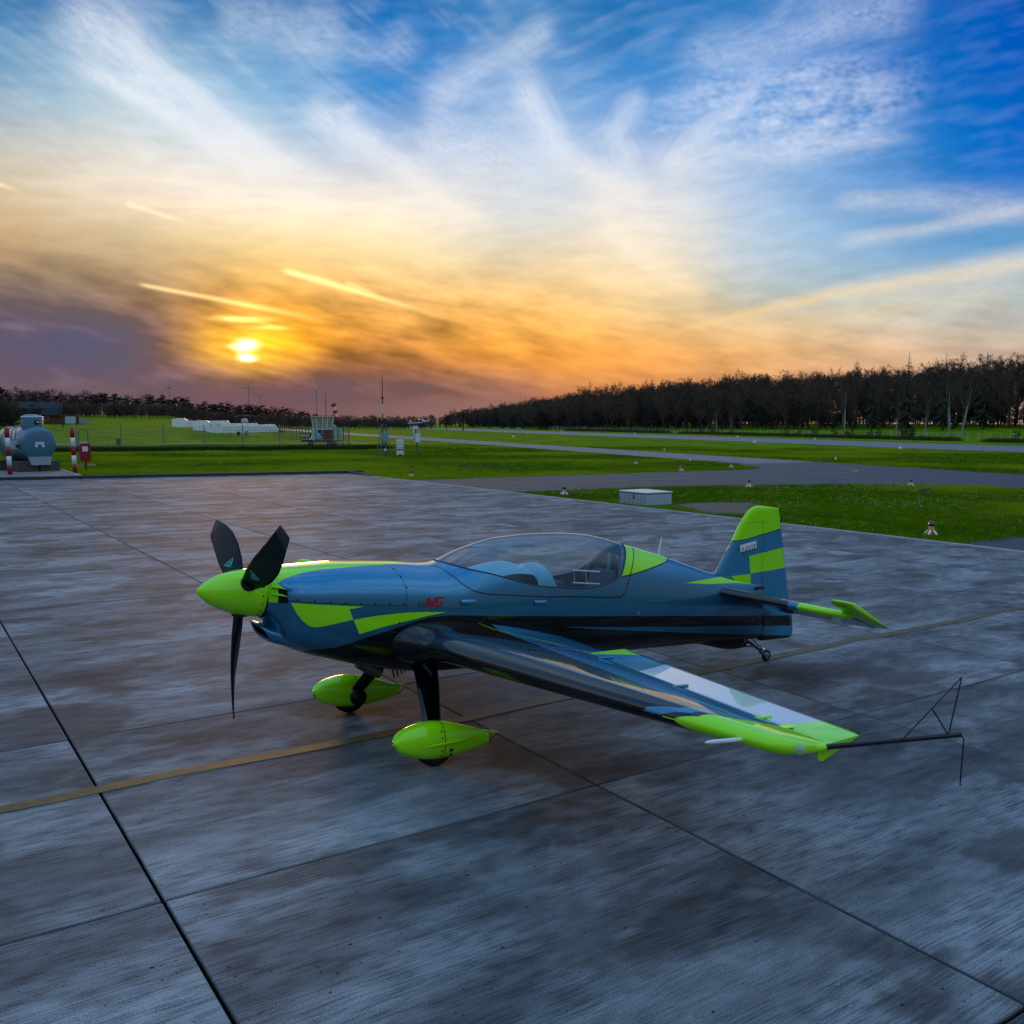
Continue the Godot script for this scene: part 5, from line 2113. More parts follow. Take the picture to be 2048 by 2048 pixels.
func build_tank() -> void:
	var o := thing("fuel_tank", "blue-grey horizontal fuel tank with a domed manway on concrete saddles", "tank", Vector3(6.45, 0.0, -52.2), 0.30)
	var steel := mat(rgb(66, 118, 142), 0.35, 0.15, 0.6)
	var prof := []
	var r := 0.86
	for k in 9:
		var a := k / 8.0 * PI / 2.0
		prof.append(Vector2(r * sin(a) if k else 0.0, 0.16 * cos(a)))
	prof.append(Vector2(r, -0.02))
	for k in 9:
		var a := PI / 2.0 + k / 8.0 * PI / 2.0
		prof.append(Vector2(maxf(0.0, r * sin(a)), -3.0 + 0.16 * cos(a)))
	part("tank_shell", lathe_mesh(prof, 48, Transform3D(Basis(Vector3(1, 0, 0), PI / 2.0), Vector3(0, 1.47, 0.0))), steel, o)
	for z in [-0.02, -0.75, -2.4]:
		var st := begin()
		lathe(st, [Vector2(r + 0.001, -0.02), Vector2(r + 0.012, -0.015), Vector2(r + 0.012, 0.015), Vector2(r + 0.001, 0.02)], 40, Transform3D(Basis(Vector3(1, 0, 0), PI / 2.0), Vector3(0, 1.47, z)))
		part("weld_band", done(st), steel, o)
	var dome := part("manway", lathe_mesh([Vector2(0.50, 2.12), Vector2(0.50, 2.80), Vector2(0.49, 2.84), Vector2(0.40, 2.90), Vector2(0.2, 2.95), Vector2(0.0, 2.96)], 32, Transform3D(Basis(), Vector3(0, 0, -0.62))), steel, o, "round manway with a domed lid")
	part("lid_rim", lathe_mesh([Vector2(0.50, 2.80), Vector2(0.525, 2.80), Vector2(0.525, 2.83), Vector2(0.49, 2.845)], 32, Transform3D(Basis(), Vector3(0, 0, -0.62))), mat(rgb(210, 220, 222), 0.35, 0.4), dome)
	var st := begin()
	lathe(st, [Vector2(0.0, 0.05), Vector2(0.10, 0.05), Vector2(0.13, 0.0), Vector2(0.13, -0.05)], 20, Transform3D(Basis(Vector3(1, 0, 0), PI / 2.0), Vector3(0.0, 2.56, -0.11)))
	part("gauge", done(st), mat(rgb(12, 14, 16), 0.4), dome)
	part("gauge_face", box_mesh(Vector3(0.11, 0.06, 0.02), 0.008, Vector3(0.02, 2.56, -0.05)), mat(rgb(220, 224, 226), 0.5), dome)
	st = begin()
	tube(st, ring(Vector3(0, 2.50, -0.62), Vector3.UP, 0.53, 24).slice(0, 13), [0.012], 6)
	part("handrail", done(st), mat(rgb(30, 34, 36), 0.5), dome)
	# label plate with two round marks
	part("label_plate", box_mesh(Vector3(0.44, 0.13, 0.02), 0.003, Vector3(-0.02, 1.51, 0.165)), mat(rgb(205, 218, 222), 0.5), o)
	for sx in [-0.18, 0.15]:
		st = begin()
		lathe(st, [Vector2(0.0, 0.008), Vector2(0.075, 0.008), Vector2(0.075, -0.01)], 16, Transform3D(Basis(Vector3(1, 0, 0), PI / 2.0), Vector3(sx, 1.36, 0.162)))
		part("label_mark", done(st), mat(rgb(205, 218, 222), 0.5), o)
	# cradle and saddles
	part("cradle", prism_mesh([Vector2(-0.58, 0.84), Vector2(0.58, 0.84), Vector2(0.50, 0.42), Vector2(-0.42, 0.42)], 0.0, 0.14), mat(rgb(150, 168, 180), 0.5), o)
	part("cradle", prism_mesh([Vector2(-0.58, 0.84), Vector2(0.58, 0.84), Vector2(0.50, 0.42), Vector2(-0.42, 0.42)], -2.50, -2.30), mat(rgb(132, 150, 162), 0.5), o)
	var stone := mat(rgb(78, 72, 66), 0.95)
	for x in [-0.52, 0.55]:
		part("concrete_saddle", box_mesh(Vector3(1.0, 0.62, 0.7), 0.03, Vector3(x, 0.31, -0.35)), stone, o)
		part("concrete_saddle", box_mesh(Vector3(1.0, 0.62, 0.7), 0.03, Vector3(x, 0.31, -2.5)), stone, o)
	# pipe work on the left flank
	st = begin()
	tube(st, [Vector3(-1.06, 0.1, -0.62), Vector3(-1.06, 1.8, -0.62), Vector3(-1.0, 2.1, -0.65), Vector3(-0.75, 2.38, -0.66), Vector3(-0.45, 2.42, -0.64)], [0.03], 8)
	part("pipe", done(st), steel, o)
	part("pipe", rod(Vector3(-0.95, 1.5, -0.5), Vector3(-0.80, 2.35, -0.55), 0.02), steel, o)
	part("meter_box", box_mesh(Vector3(0.36, 0.42, 0.20), 0.02, Vector3(-1.02, 1.42, -0.40)), mat(rgb(160, 176, 188), 0.5), o)
	st = begin()
	lathe(st, [Vector2(0.0, 0.0), Vector2(0.07, 0.0), Vector2(0.07, -0.1)], 14, Transform3D(Basis(Vector3(1, 0, 0), PI / 2.0), Vector3(-0.92, 1.38, -0.28)))
	part("valve", done(st), mat(rgb(14, 15, 17), 0.4), o)


func build_posts() -> void:
	var red := mat(rgb(142, 16, 22), 0.5)
	var white := mat(rgb(222, 224, 226), 0.5)
	var spots := [[Vector3(4.9, 0.1, -49.9), "red and white striped guard post left of the fuel tank"], [Vector3(7.72, 0.1, -49.9), "red and white striped guard post right of the fuel tank"]]
	for q in spots:
		var o := thing("guard_post", q[1], "post", q[0], 0.0, "striped guard posts by the fuel tank")
		o.rotation.z = 0.03
		for k in 5:
			part("band", lathe_mesh([Vector2(0.0, k * 0.432), Vector2(0.105, k * 0.432), Vector2(0.105, k * 0.432 + 0.432), Vector2(0.0, k * 0.432 + 0.432)], 20), white if k % 2 else red, o)
		part("cap", lathe_mesh([Vector2(0.105, 2.16), Vector2(0.09, 2.19), Vector2(0.0, 2.20)], 20), red, o)
	# red extinguisher cabinet on a post with a wire frame behind
	var c := thing("extinguisher_cabinet", "red cabinet with a white label on a short post beside a metal frame", "cabinet", Vector3(8.82, 0.0, -53.6))
	part("post", rod(Vector3(0.02, -0.05, 0), Vector3(0.02, 0.50, 0), 0.05), red, c)
	part("cabinet_body", prism_mesh([Vector2(-0.24, 0.52), Vector2(0.26, 0.48), Vector2(0.26, 1.38), Vector2(0.20, 1.44), Vector2(-0.20, 1.44), Vector2(-0.26, 1.38)], -0.12, 0.12), red, c)
	part("label_plate", box_mesh(Vector3(0.27, 0.26, 0.01), 0.002, Vector3(-0.02, 1.17, 0.127)), mat(rgb(222, 226, 230), 0.5), c)
	var st := begin()
	tube(st, [Vector3(-0.26, 1.42, -0.2), Vector3(-0.25, 2.12, -0.2), Vector3(-0.20, 2.18, -0.2), Vector3(0.14, 2.18, -0.2), Vector3(0.19, 2.12, -0.2), Vector3(0.20, 1.42, -0.2)], [0.022], 8)
	part("frame", done(st), mat(rgb(78, 92, 92), 0.4, 0.6), c)
	part("cross_bar", box_mesh(Vector3(0.42, 0.06, 0.06), 0.01, Vector3(-0.03, 1.50, -0.2)), mat(rgb(190, 200, 205), 0.5), c)
	part("frame_leg", rod(Vector3(-0.30, 0.30, -0.2), Vector3(-0.26, 1.45, -0.2), 0.02), mat(rgb(120, 130, 134), 0.4, 0.5), c)
	part("foot_bar", box_mesh(Vector3(0.95, 0.05, 0.05), 0.01, Vector3(0.05, 0.30, -0.2)), mat(rgb(176, 184, 190), 0.5), c)


func wire_panel(a: Vector3, b: Vector3, h: float, cell: float) -> ArrayMesh:    # diamond mesh of thin flat wires between two posts
	var st := begin()
	st.set_smooth_group(-1)
	var d := (b - a)
	var len := d.length()
	d /= len
	var w := 0.006
	var n := int((len + h) / cell)
	for k in range(0, n + 1):
		for s in [1, -1]:
			var u0 := k * cell - h
			var u1: float = u0 + h
			var y0 := 0.05
			var y1 := h
			var p := Vector2(u0, y0)
			var q := Vector2(u1, y1)
			if p.x < 0.0:
				p = Vector2(0.0, lerpf(y0, y1, -u0 / h))
			if q.x > len:
				q = Vector2(len, lerpf(y0, y1, (len - u0) / h))
			if p.x >= len or q.x <= 0.0:
				continue
			if s < 0:
				p.x = len - p.x
				q.x = len - q.x
			var p3 := a + d * p.x + Vector3(0, p.y, 0)
			var q3 := a + d * q.x + Vector3(0, q.y, 0)
			var e := d * w
			tri(st, p3 - e, p3 + e, q3 + e)
			tri(st, p3 - e, q3 + e, q3 - e)
	return done(st)


func build_fences() -> void:
	var galv := mat(rgb(120, 138, 142), 0.45, 0.4)
	var green := mat(rgb(58, 74, 66), 0.6, 0.2)
	var pale := mat(rgb(176, 190, 180), 0.6)
	# chain-link fence across the left of the field
	var f := thing("chain_link_fence", "galvanised chain-link fence across the grass in front of the glider trailers", "fence")
	var xs := []
	for k in 10:
		xs.append(6.6 + 3.62 * k)
	var post := rod(Vector3.ZERO, Vector3(0, 2.38, 0), 0.05, 8)
	for x in xs:
		var p := part("post", post, galv, f)
		p.position = Vector3(x, -0.03, -88.0)
	for k in xs.size() - 1:
		part("wire_mesh", wire_panel(Vector3(xs[k], 0, -88.0), Vector3(xs[k + 1], 0, -88.0), 2.2, 0.16), galv, f).set_meta("kind", "stuff")
		var sag := 0.0 if k % 3 else -0.10
		var st := begin()
		tube(st, [Vector3(xs[k], 0.60, -87.95), Vector3((xs[k] + xs[k + 1]) / 2.0, 0.60 + sag, -87.95), Vector3(xs[k + 1], 0.60 + sag * 0.3, -87.95)], [0.018], 5)
		part("band", done(st), pale, f)
	part("switch_box", box_mesh(Vector3(0.30, 0.55, 0.2), 0.02, Vector3(xs[3] - 0.28, 0.85, -87.85)), mat(rgb(72, 96, 98), 0.5), f)
	# its corner turns and runs away beside the taxiway
	var g := thing("chain_link_fence", "dark chain-link fence running away into the field behind the launch cabin", "fence")
	var a := Vector3(39.2, 0, -88.0)
	var b := Vector3(75.0, 0, -226.0)
	var n := 40
	for k in n + 1:
		var q := a.lerp(b, float(k) / n)
		var p := part("post", post, green, g)
		p.position = Vector3(q.x, land(q.x, q.z), q.z)
	for k in n:
		var q := a.lerp(b, float(k) / n)
		var q2 := a.lerp(b, float(k + 1) / n)
		if k < 24:
			part("wire_mesh", wire_panel(q, q2, 2.1, 0.16), green, g).set_meta("kind", "stuff")
	part("tape", rod(Vector3(36.0, 0.85, -84.5), Vector3(32.8, 0.95, -69.9), 0.02, 5), pale, g)
	# post and wire fence beyond the runway
	var w := thing("wire_fence", "long pale post and wire fence beyond the runway at the foot of the wood", "fence")
	var stake := box_mesh(Vector3(0.09, 1.55, 0.09), 0.01, Vector3(0, 0.775, 0))
	var pts := []
	for k in 132:
		var z := 2.0 - 2.5 * k
		var x := runway_far(z) + 24.0
		pts.append(Vector3(x, land(x, z), z))
		var p := part("post", stake, mat(rgb(176, 182, 170), 0.7) if k == 0 else M["stake"], w)
		if k == 0:
			M["stake"] = p.material_override
		p.position = pts[-1]
	for h in [0.55, 1.0, 1.42]:
		var path := []
		for p in pts:
			path.append(p + Vector3(0, h, 0))
		var st := begin()
		tube(st, path, [0.012], 4, false)
		part("wire", done(st), M["stake"], w)


func trailer(at: Vector3, turn: float, label: String, k: int) -> void:
	var o := thing("glider_trailer", label, "trailer", at, turn, "white glider trailers behind the fence")
	var white := mat(rgb(244, 246, 250), 0.35)
	o.scale = Vector3(1.0, 1.25, 1.0)
	var st := begin()
	var b := 0.75
	prism(st, PackedVector2Array([Vector2(0.0, 0.48), Vector2(1.15, 0.36), Vector2(5.6, 0.42), Vector2(11.3, 0.55), Vector2(11.55, 0.85), Vector2(10.9, 1.52), Vector2(3.0, 1.40), Vector2(2.75, 1.60), Vector2(2.35, 1.82), Vector2(1.0, 1.86), Vector2(0.0, 1.70)]), -b, b)
	part("body", done(st), white, o)
	part("lid_seam", box_mesh(Vector3(8.4, 0.035, 1.53), 0.004, Vector3(7.0, 1.03, 0.0)), mat(rgb(78, 84, 88), 0.5), o)
	part("stripe", box_mesh(Vector3(8.6, 0.05, 1.515), 0.004, Vector3(6.9, 0.72, 0.0)), mat(rgb(52, 66, 72), 0.5), o)
	part("rear_door", box_mesh(Vector3(0.02, 1.12, 1.36), 0.004, Vector3(-0.012, 1.08, 0.0)), mat(rgb(205, 208, 212), 0.4), o)
	part("door_seam", box_mesh(Vector3(0.03, 1.30, 1.512), 0.004, Vector3(1.15, 1.05, 0.0)), mat(rgb(130, 136, 142), 0.5), o)
	part("nose_cone", prism_mesh([Vector2(11.4, 0.62), Vector2(12.0, 0.55), Vector2(12.0, 0.66), Vector2(11.5, 0.86)], -0.3, 0.3), mat(rgb(46, 50, 54), 0.6), o)
	part("drawbar", rod(Vector3(11.4, 0.55, 0), Vector3(13.0, 0.5, 0), 0.05), mat(rgb(60, 62, 64), 0.5, 0.5), o)
	for z in [0.70, -0.70]:
		wheel(o, "wheel", Vector3(6.3, 0.31, z), 0.31, 0.2, mat(rgb(18, 18, 20), 0.8), mat(rgb(190, 194, 198), 0.4, 0.3))
		wheel(o, "wheel", Vector3(5.0, 0.29, z), 0.29, 0.2, mat(rgb(18, 18, 20), 0.8), mat(rgb(60, 62, 66), 0.5, 0.3))
	for x in [0.25, 1.4]:
		part("jack", rod(Vector3(x, 0.0, 0.6), Vector3(x, 0.45, 0.6), 0.03), mat(rgb(70, 74, 78), 0.5, 0.5), o)
	if k == 0:
		for q in [[0.42, "A Z"], [1.5, "E M"]]:
			var tris := lettering(String(q[1]).replace(" ", ""), 0.30)
			part("letters", text_mesh(tris, func(p: Vector2) -> Vector3: return Vector3(float(q[0]) + p.x, 1.33 + p.y, b + 0.004)), mat(rgb(40, 46, 54), 0.5), o)


func build_trailers() -> void:
	var p := at_azimuth(15.85, 163.0)
	trailer(p, -deg_to_rad(17.8), "nearest white glider trailer with a dark stripe and dark letters at its tall end", 0)
	p = at_azimuth(15.1, 176.0)
	trailer(p, -deg_to_rad(21.0), "middle white glider trailer, half hidden behind the nearest one", 1)
	p = at_azimuth(13.98, 205.0)
	trailer(p, -deg_to_rad(24.0), "farthest and leftmost white glider trailer with a rounded tall end", 2)


func build_launch_tower() -> void:
	var o := thing("launch_cabin", "small glazed launch control cabin on a trailer with red and blue panels", "cabin", Vector3(40.2, 0.0, -97.3), -deg_to_rad(22.4))
	var white := mat(rgb(214, 214, 206), 0.5)
	var dark := mat(rgb(16, 18, 22), 0.7)
	var blue := mat(rgb(60, 140, 190), 0.4)
	part("chassis", box_mesh(Vector3(4.3, 0.16, 1.8), 0.02, Vector3(-0.10, 0.62, 0)), dark, o)
	for x in [-1.28, 0.72, 1.24]:
		for z in [0.8, -0.8]:
			wheel(o, "wheel", Vector3(x, 0.30, z), 0.30, 0.2, mat(rgb(14, 14, 15), 0.85), mat(rgb(50, 52, 55), 0.5, 0.3))
	# platform with a rail of black and white boards on the left
	part("platform", box_mesh(Vector3(1.25, 0.06, 1.7), 0.01, Vector3(-1.75, 0.73, 0)), dark, o)
	part("rail_board", box_mesh(Vector3(1.15, 0.62, 0.04), 0.005, Vector3(-1.75, 1.15, 0.82)), mat(rgb(22, 26, 30), 0.6), o)
	for k in 4:
		part("rail_panel", box_mesh(Vector3(0.13, 0.30, 0.02), 0.004, Vector3(-2.22 + 0.24 * k, 1.22, 0.852)), white, o)
		part("rail_check", box_mesh(Vector3(0.12, 0.12, 0.02), 0.004, Vector3(-2.16 + 0.24 * k, 0.92, 0.852)), mat(rgb(180, 60, 60), 0.5) if k % 2 else white, o)
	for x in [-2.30, -1.20]:
		part("rail_post", rod(Vector3(x, 0.75, 0.80), Vector3(x, 1.72, 0.80), 0.025), dark, o)
	part("warning_board", prism_mesh([Vector2(-1.45, 0.80), Vector2(-0.92, 0.80), Vector2(-1.18, 1.25)], 0.88, 0.90), mat(rgb(190, 214, 226), 0.5), o)
	# lower body
	part("body_panel", box_mesh(Vector3(0.94, 1.10, 1.7), 0.03, Vector3(-0.42, 1.32, 0)), blue, o, "pale blue body panel")
	for q in [[-0.70, 1.55, 0.24], [-0.30, 1.62, 0.20], [-0.42, 1.15, 0.34], [-0.12, 1.28, 0.16]]:
		var st := begin()
		lathe(st, [Vector2(0.0, 0.03), Vector2(q[2] * 0.6, 0.03), Vector2(q[2], 0.0)], 14, Transform3D(Basis(Vector3(1, 0, 0), PI / 2.0), Vector3(q[0], q[1], 0.86)))
		part("cable_coil", done(st), mat(rgb(120, 190, 215), 0.4) if q[2] > 0.2 else dark, o)
	part("body_panel", box_mesh(Vector3(0.98, 1.12, 1.7), 0.03, Vector3(0.56, 1.33, 0)), mat(rgb(112, 28, 34), 0.5), o, "dark red body panel")
	# flaring cabin: posts, sill, roof, panes
	var y0 := 1.88
	var y1 := 3.22
	for q in [[-0.98, -1.16], [-0.62, -0.72], [-0.02, 0.02], [0.52, 0.58], [1.02, 1.22]]:
		for z in [0.86, -0.86]:
			var st := begin()
			box(st, Vector3((q[0] + q[1]) / 2.0, (y0 + y1) / 2.0, z), Vector3(0.085, y1 - y0, 0.07), 0.01, Basis(Vector3(0, 0, 1), atan2(q[0] - q[1], y1 - y0)))
			part("window_post", done(st), white, o)
	part("sill", box_mesh(Vector3(2.12, 0.08, 1.86), 0.01, Vector3(0.02, 1.90, 0)), white, o)
	part("roof", box_mesh(Vector3(2.62, 0.09, 2.0), 0.02, Vector3(0.02, 3.27, 0)), mat(rgb(196, 178, 150), 0.6), o)
	var pane := mat(Color(0.75, 0.85, 0.85, 0.12), 0.0)
	pane.transparency = BaseMaterial3D.TRANSPARENCY_ALPHA
	for z in [0.865, -0.865]:
		part("pane", prism_mesh([Vector2(-1.0, y0), Vector2(1.04, y0), Vector2(1.24, y1), Vector2(-1.18, y1)], z - 0.003, z + 0.003), pane, o)
	part("curtain", box_mesh(Vector3(0.34, 1.2, 0.03), 0.01, Vector3(0.30, 2.55, -0.6)), mat(rgb(226, 206, 176), 0.8), o)
	part("curtain", box_mesh(Vector3(0.26, 1.25, 0.03), 0.01, Vector3(-0.42, 2.5, -0.6)), mat(rgb(214, 190, 160), 0.8), o)
	part("desk", box_mesh(Vector3(1.9, 0.05, 0.5), 0.01, Vector3(0.0, 2.0, -0.3)), dark, o)
	part("door", box_mesh(Vector3(0.40, 1.30, 0.05), 0.01, Vector3(-0.95, 1.40, 0.885)), mat(rgb(190, 200, 196), 0.5), o)
	# white trough-shaped seat on the right end
	var st := begin()
	prism(st, PackedVector2Array([Vector2(1.20, 2.42), Vector2(1.32, 2.46), Vector2(1.55, 2.08), Vector2(1.88, 2.10), Vector2(2.05, 1.80), Vector2(2.08, 0.85), Vector2(1.92, 0.80), Vector2(1.86, 1.35), Vector2(1.45, 1.42), Vector2(1.40, 0.85), Vector2(1.24, 0.85)]), -0.5, 0.75)
	part("cable_guide", done(st), mat(rgb(150, 196, 206), 0.4), o, "pale blue cable guide on the right end")


func build_weather() -> void:
	# lattice tripod with mast
	var o := thing("antenna_mast", "grey lattice tripod with a cabinet and a tall antenna mast", "antenna mast", Vector3(33.75, 0.0, -68.9), -deg_to_rad(26.0))
	var galv := mat(rgb(92, 122, 132), 0.4, 0.4)
	var dark := mat(rgb(44, 40, 42), 0.5, 0.3)
	for q in [[-0.62, 0.35, -0.16], [-0.28, 0.55, -0.10], [0.62, 0.30, 0.16], [0.30, -0.45, 0.10], [-0.66, -0.3, -0.14]]:
		part("leg", rod(Vector3(q[0], -0.05, q[1]), Vector3(q[2], 2.62, q[1] * 0.25), 0.030, 6), galv, o)
	for y: float in [0.75, 1.35, 1.95]:
		var s := 1.0 - y / 3.5
		part("brace", rod(Vector3(-0.62 * s, y, 0.35 * s), Vector3(0.60 * s, y + 0.25, 0.30 * s), 0.016, 5), galv, o)
		part("brace", rod(Vector3(0.60 * s, y, 0.30 * s), Vector3(-0.60 * s, y + 0.3, -0.3 * s), 0.016, 5), galv, o)
	part("head_plate", box_mesh(Vector3(0.40, 0.08, 0.36), 0.01, Vector3(0, 2.62, 0)), dark, o)
	part("cabinet", box_mesh(Vector3(0.50, 0.72, 0.28), 0.02, Vector3(0.12, 1.50, 0.36)), mat(rgb(126, 154, 162), 0.5), o)
	for y in [1.27, 1.73]:
		part("cabinet_lock", box_mesh(Vector3(0.05, 0.05, 0.02), 0.005, Vector3(-0.06, y, 0.505)), dark, o)
	part("junction_box", box_mesh(Vector3(0.24, 0.22, 0.16), 0.02, Vector3(0.10, 0.45, 0.30)), mat(rgb(186, 200, 204), 0.5), o)
	part("conduit", rod(Vector3(0.10, 0.0, 0.22), Vector3(0.10, 1.2, 0.22), 0.05, 8), mat(rgb(40, 92, 100), 0.5), o)
	part("mast", rod(Vector3(-0.08, 0.3, 0), Vector3(-0.10, 4.55, 0), 0.038, 8), dark, o)
	part("mast_sleeve", rod(Vector3(-0.10, 3.45, 0.01), Vector3(-0.10, 4.15, 0.01), 0.048, 8), mat(rgb(226, 230, 232), 0.5), o)
	part("whip_antenna", rod(Vector3(-0.10, 4.50, 0), Vector3(-0.12, 6.45, 0), 0.040, 8, 0.026), dark, o)
	part("clamp", box_mesh(Vector3(0.20, 0.12, 0.16), 0.02, Vector3(-0.10, 4.62, 0)), dark, o)
	for s in [-1.0, 1.0]:
		part("radial", rod(Vector3(-0.10 + 0.07 * s, 4.6, 0), Vector3(-0.10 + 0.24 * s, 5.28, 0), 0.010, 5), dark, o)
	# white louvred screen box
	var b := thing("instrument_screen", "white boxy instrument screen with a grey band standing in the grass", "instrument box", Vector3(34.95, 0.0, -68.4), -deg_to_rad(26.5))
	var white := mat(rgb(214, 222, 226), 0.5)
	for q in [[0.16, 0.30], [0.34, 0.10], [0.56, 0.10], [0.74, 0.20], [1.05, 0.36]]:
		part("louvre_tier", box_mesh(Vector3(0.58, q[1], 0.5), 0.02, Vector3(0, q[0] + 0.02, 0)), white, b)
	part("grey_band", box_mesh(Vector3(0.55, 0.16, 0.47), 0.01, Vector3(0, 0.47, 0)), mat(rgb(120, 122, 140), 0.6), b)
	part("cap", box_mesh(Vector3(0.50, 0.05, 0.42), 0.02, Vector3(0, 1.27, 0)), white, b)
	part("foot_gap", box_mesh(Vector3(0.22, 0.12, 0.52), 0.01, Vector3(0.03, 0.05, 0)), mat(rgb(30, 44, 30), 0.8), b)
	# weather station on a pole
	var w := thing("weather_station", "white weather station with cup anemometers and a cabinet on a pole", "weather station", Vector3(36.25, 0.0, -67.95), -deg_to_rad(27.5))
	part("pole", rod(Vector3(0, -0.05, 0), Vector3(0, 2.55, 0), 0.055, 8), mat(rgb(84, 112, 120), 0.4, 0.4), w)
	part("cabinet", box_mesh(Vector3(0.52, 0.78, 0.26), 0.02, Vector3(0.06, 1.42, 0.16)), mat(rgb(150, 164, 172), 0.5), w)
	part("cabinet_door", box_mesh(Vector3(0.42, 0.68, 0.02), 0.008, Vector3(0.08, 1.42, 0.298)), mat(rgb(222, 230, 236), 0.4), w)
	part("sensor_board", box_mesh(Vector3(0.42, 1.02, 0.10), 0.02, Vector3(-0.10, 1.90, 0.08)), white, w)
	for y in [2.12, 2.0, 1.86]:
		part("sensor", lathe_mesh([Vector2(0.0, 0.05), Vector2(0.07, 0.05), Vector2(0.09, 0.0), Vector2(0.0, 0.0)], 12, Transform3D(Basis(), Vector3(-0.08, y, 0.20))), mat(rgb(70, 96, 104), 0.5), w)
	part("cross_arm", rod(Vector3(-0.72, 2.62, 0), Vector3(0.40, 2.68, 0), 0.035, 8), white, w)
	part("arm", rod(Vector3(0.25, 2.66, 0), Vector3(1.05, 2.84, 0), 0.025, 8), white, w)
	part("bracket", box_mesh(Vector3(0.7, 0.05, 0.06), 0.01, Vector3(-0.02, 2.50, 0)), dark, w)
	for q in [[-0.52, 2.78, 0.09], [0.18, 2.95, 0.085], [0.52, 2.84, 0.10], [0.68, 2.80, 0.08], [1.0, 2.86, 0.06]]:
		var st := begin()
		rows_ball(st, Vector3(q[0], q[1], 0), q[2], 1.0)
		part("cup", done(st), white, w)
	part("sensor_stem", rod(Vector3(0.18, 2.66, 0), Vector3(0.18, 2.9, 0), 0.02, 6), white, w)
	part("sensor_stem", rod(Vector3(-0.52, 2.62, 0), Vector3(-0.52, 2.74, 0), 0.02, 6), white, w)
	# windsock, hanging limp
	var p := at_azimuth(23.08, 122.0)
	var s := thing("windsock", "limp red and white striped windsock on a dark pole behind the launch cabin", "windsock", p, -deg_to_rad(23.0))
	var top := 5.02
	part("pole", rod(Vector3(0.05, 0, 0), Vector3(0.05, top + 0.1, 0), 0.05, 8), dark, s)
	var ax := Vector3(0.60, -2.02, 0.25)
	for k in 5:
		var t0 := k / 5.0
		var t1 := (k + 1) / 5.0
		var st := begin()
		tube(st, [Vector3(0.05, top, 0.1) + ax * t0, Vector3(0.05, top, 0.1) + ax * t1], [lerpf(0.30, 0.17, t0), lerpf(0.30, 0.17, t1)], 14, false)
		part("sock_band", done(st), mat(rgb(206, 20, 26), 0.8) if k % 2 == 0 else mat(rgb(226, 214, 214), 0.8), s)
	part("hoop", lathe_mesh([Vector2(0.29, -0.02), Vector2(0.32, 0.0), Vector2(0.29, 0.02)], 20, Transform3D(Basis(Vector3(0, 0, 1), 0.3), Vector3(0.05, top + 0.02, 0.1))), mat(rgb(120, 30, 26), 0.6), s)
	# a bare mast farther off
	var q2 := at_azimuth(22.66, 300.0)
	var m := thing("radio_mast", "thin bare mast standing above the far hedge left of the windsock", "mast", q2)
	part("pole", rod(Vector3.ZERO, Vector3(0, 10.2, 0), 0.14, 6, 0.07), dark, m)
	part("tip", rod(Vector3(0, 10.2, 0), Vector3(0, 12.4, 0), 0.06, 6, 0.03), dark, m)


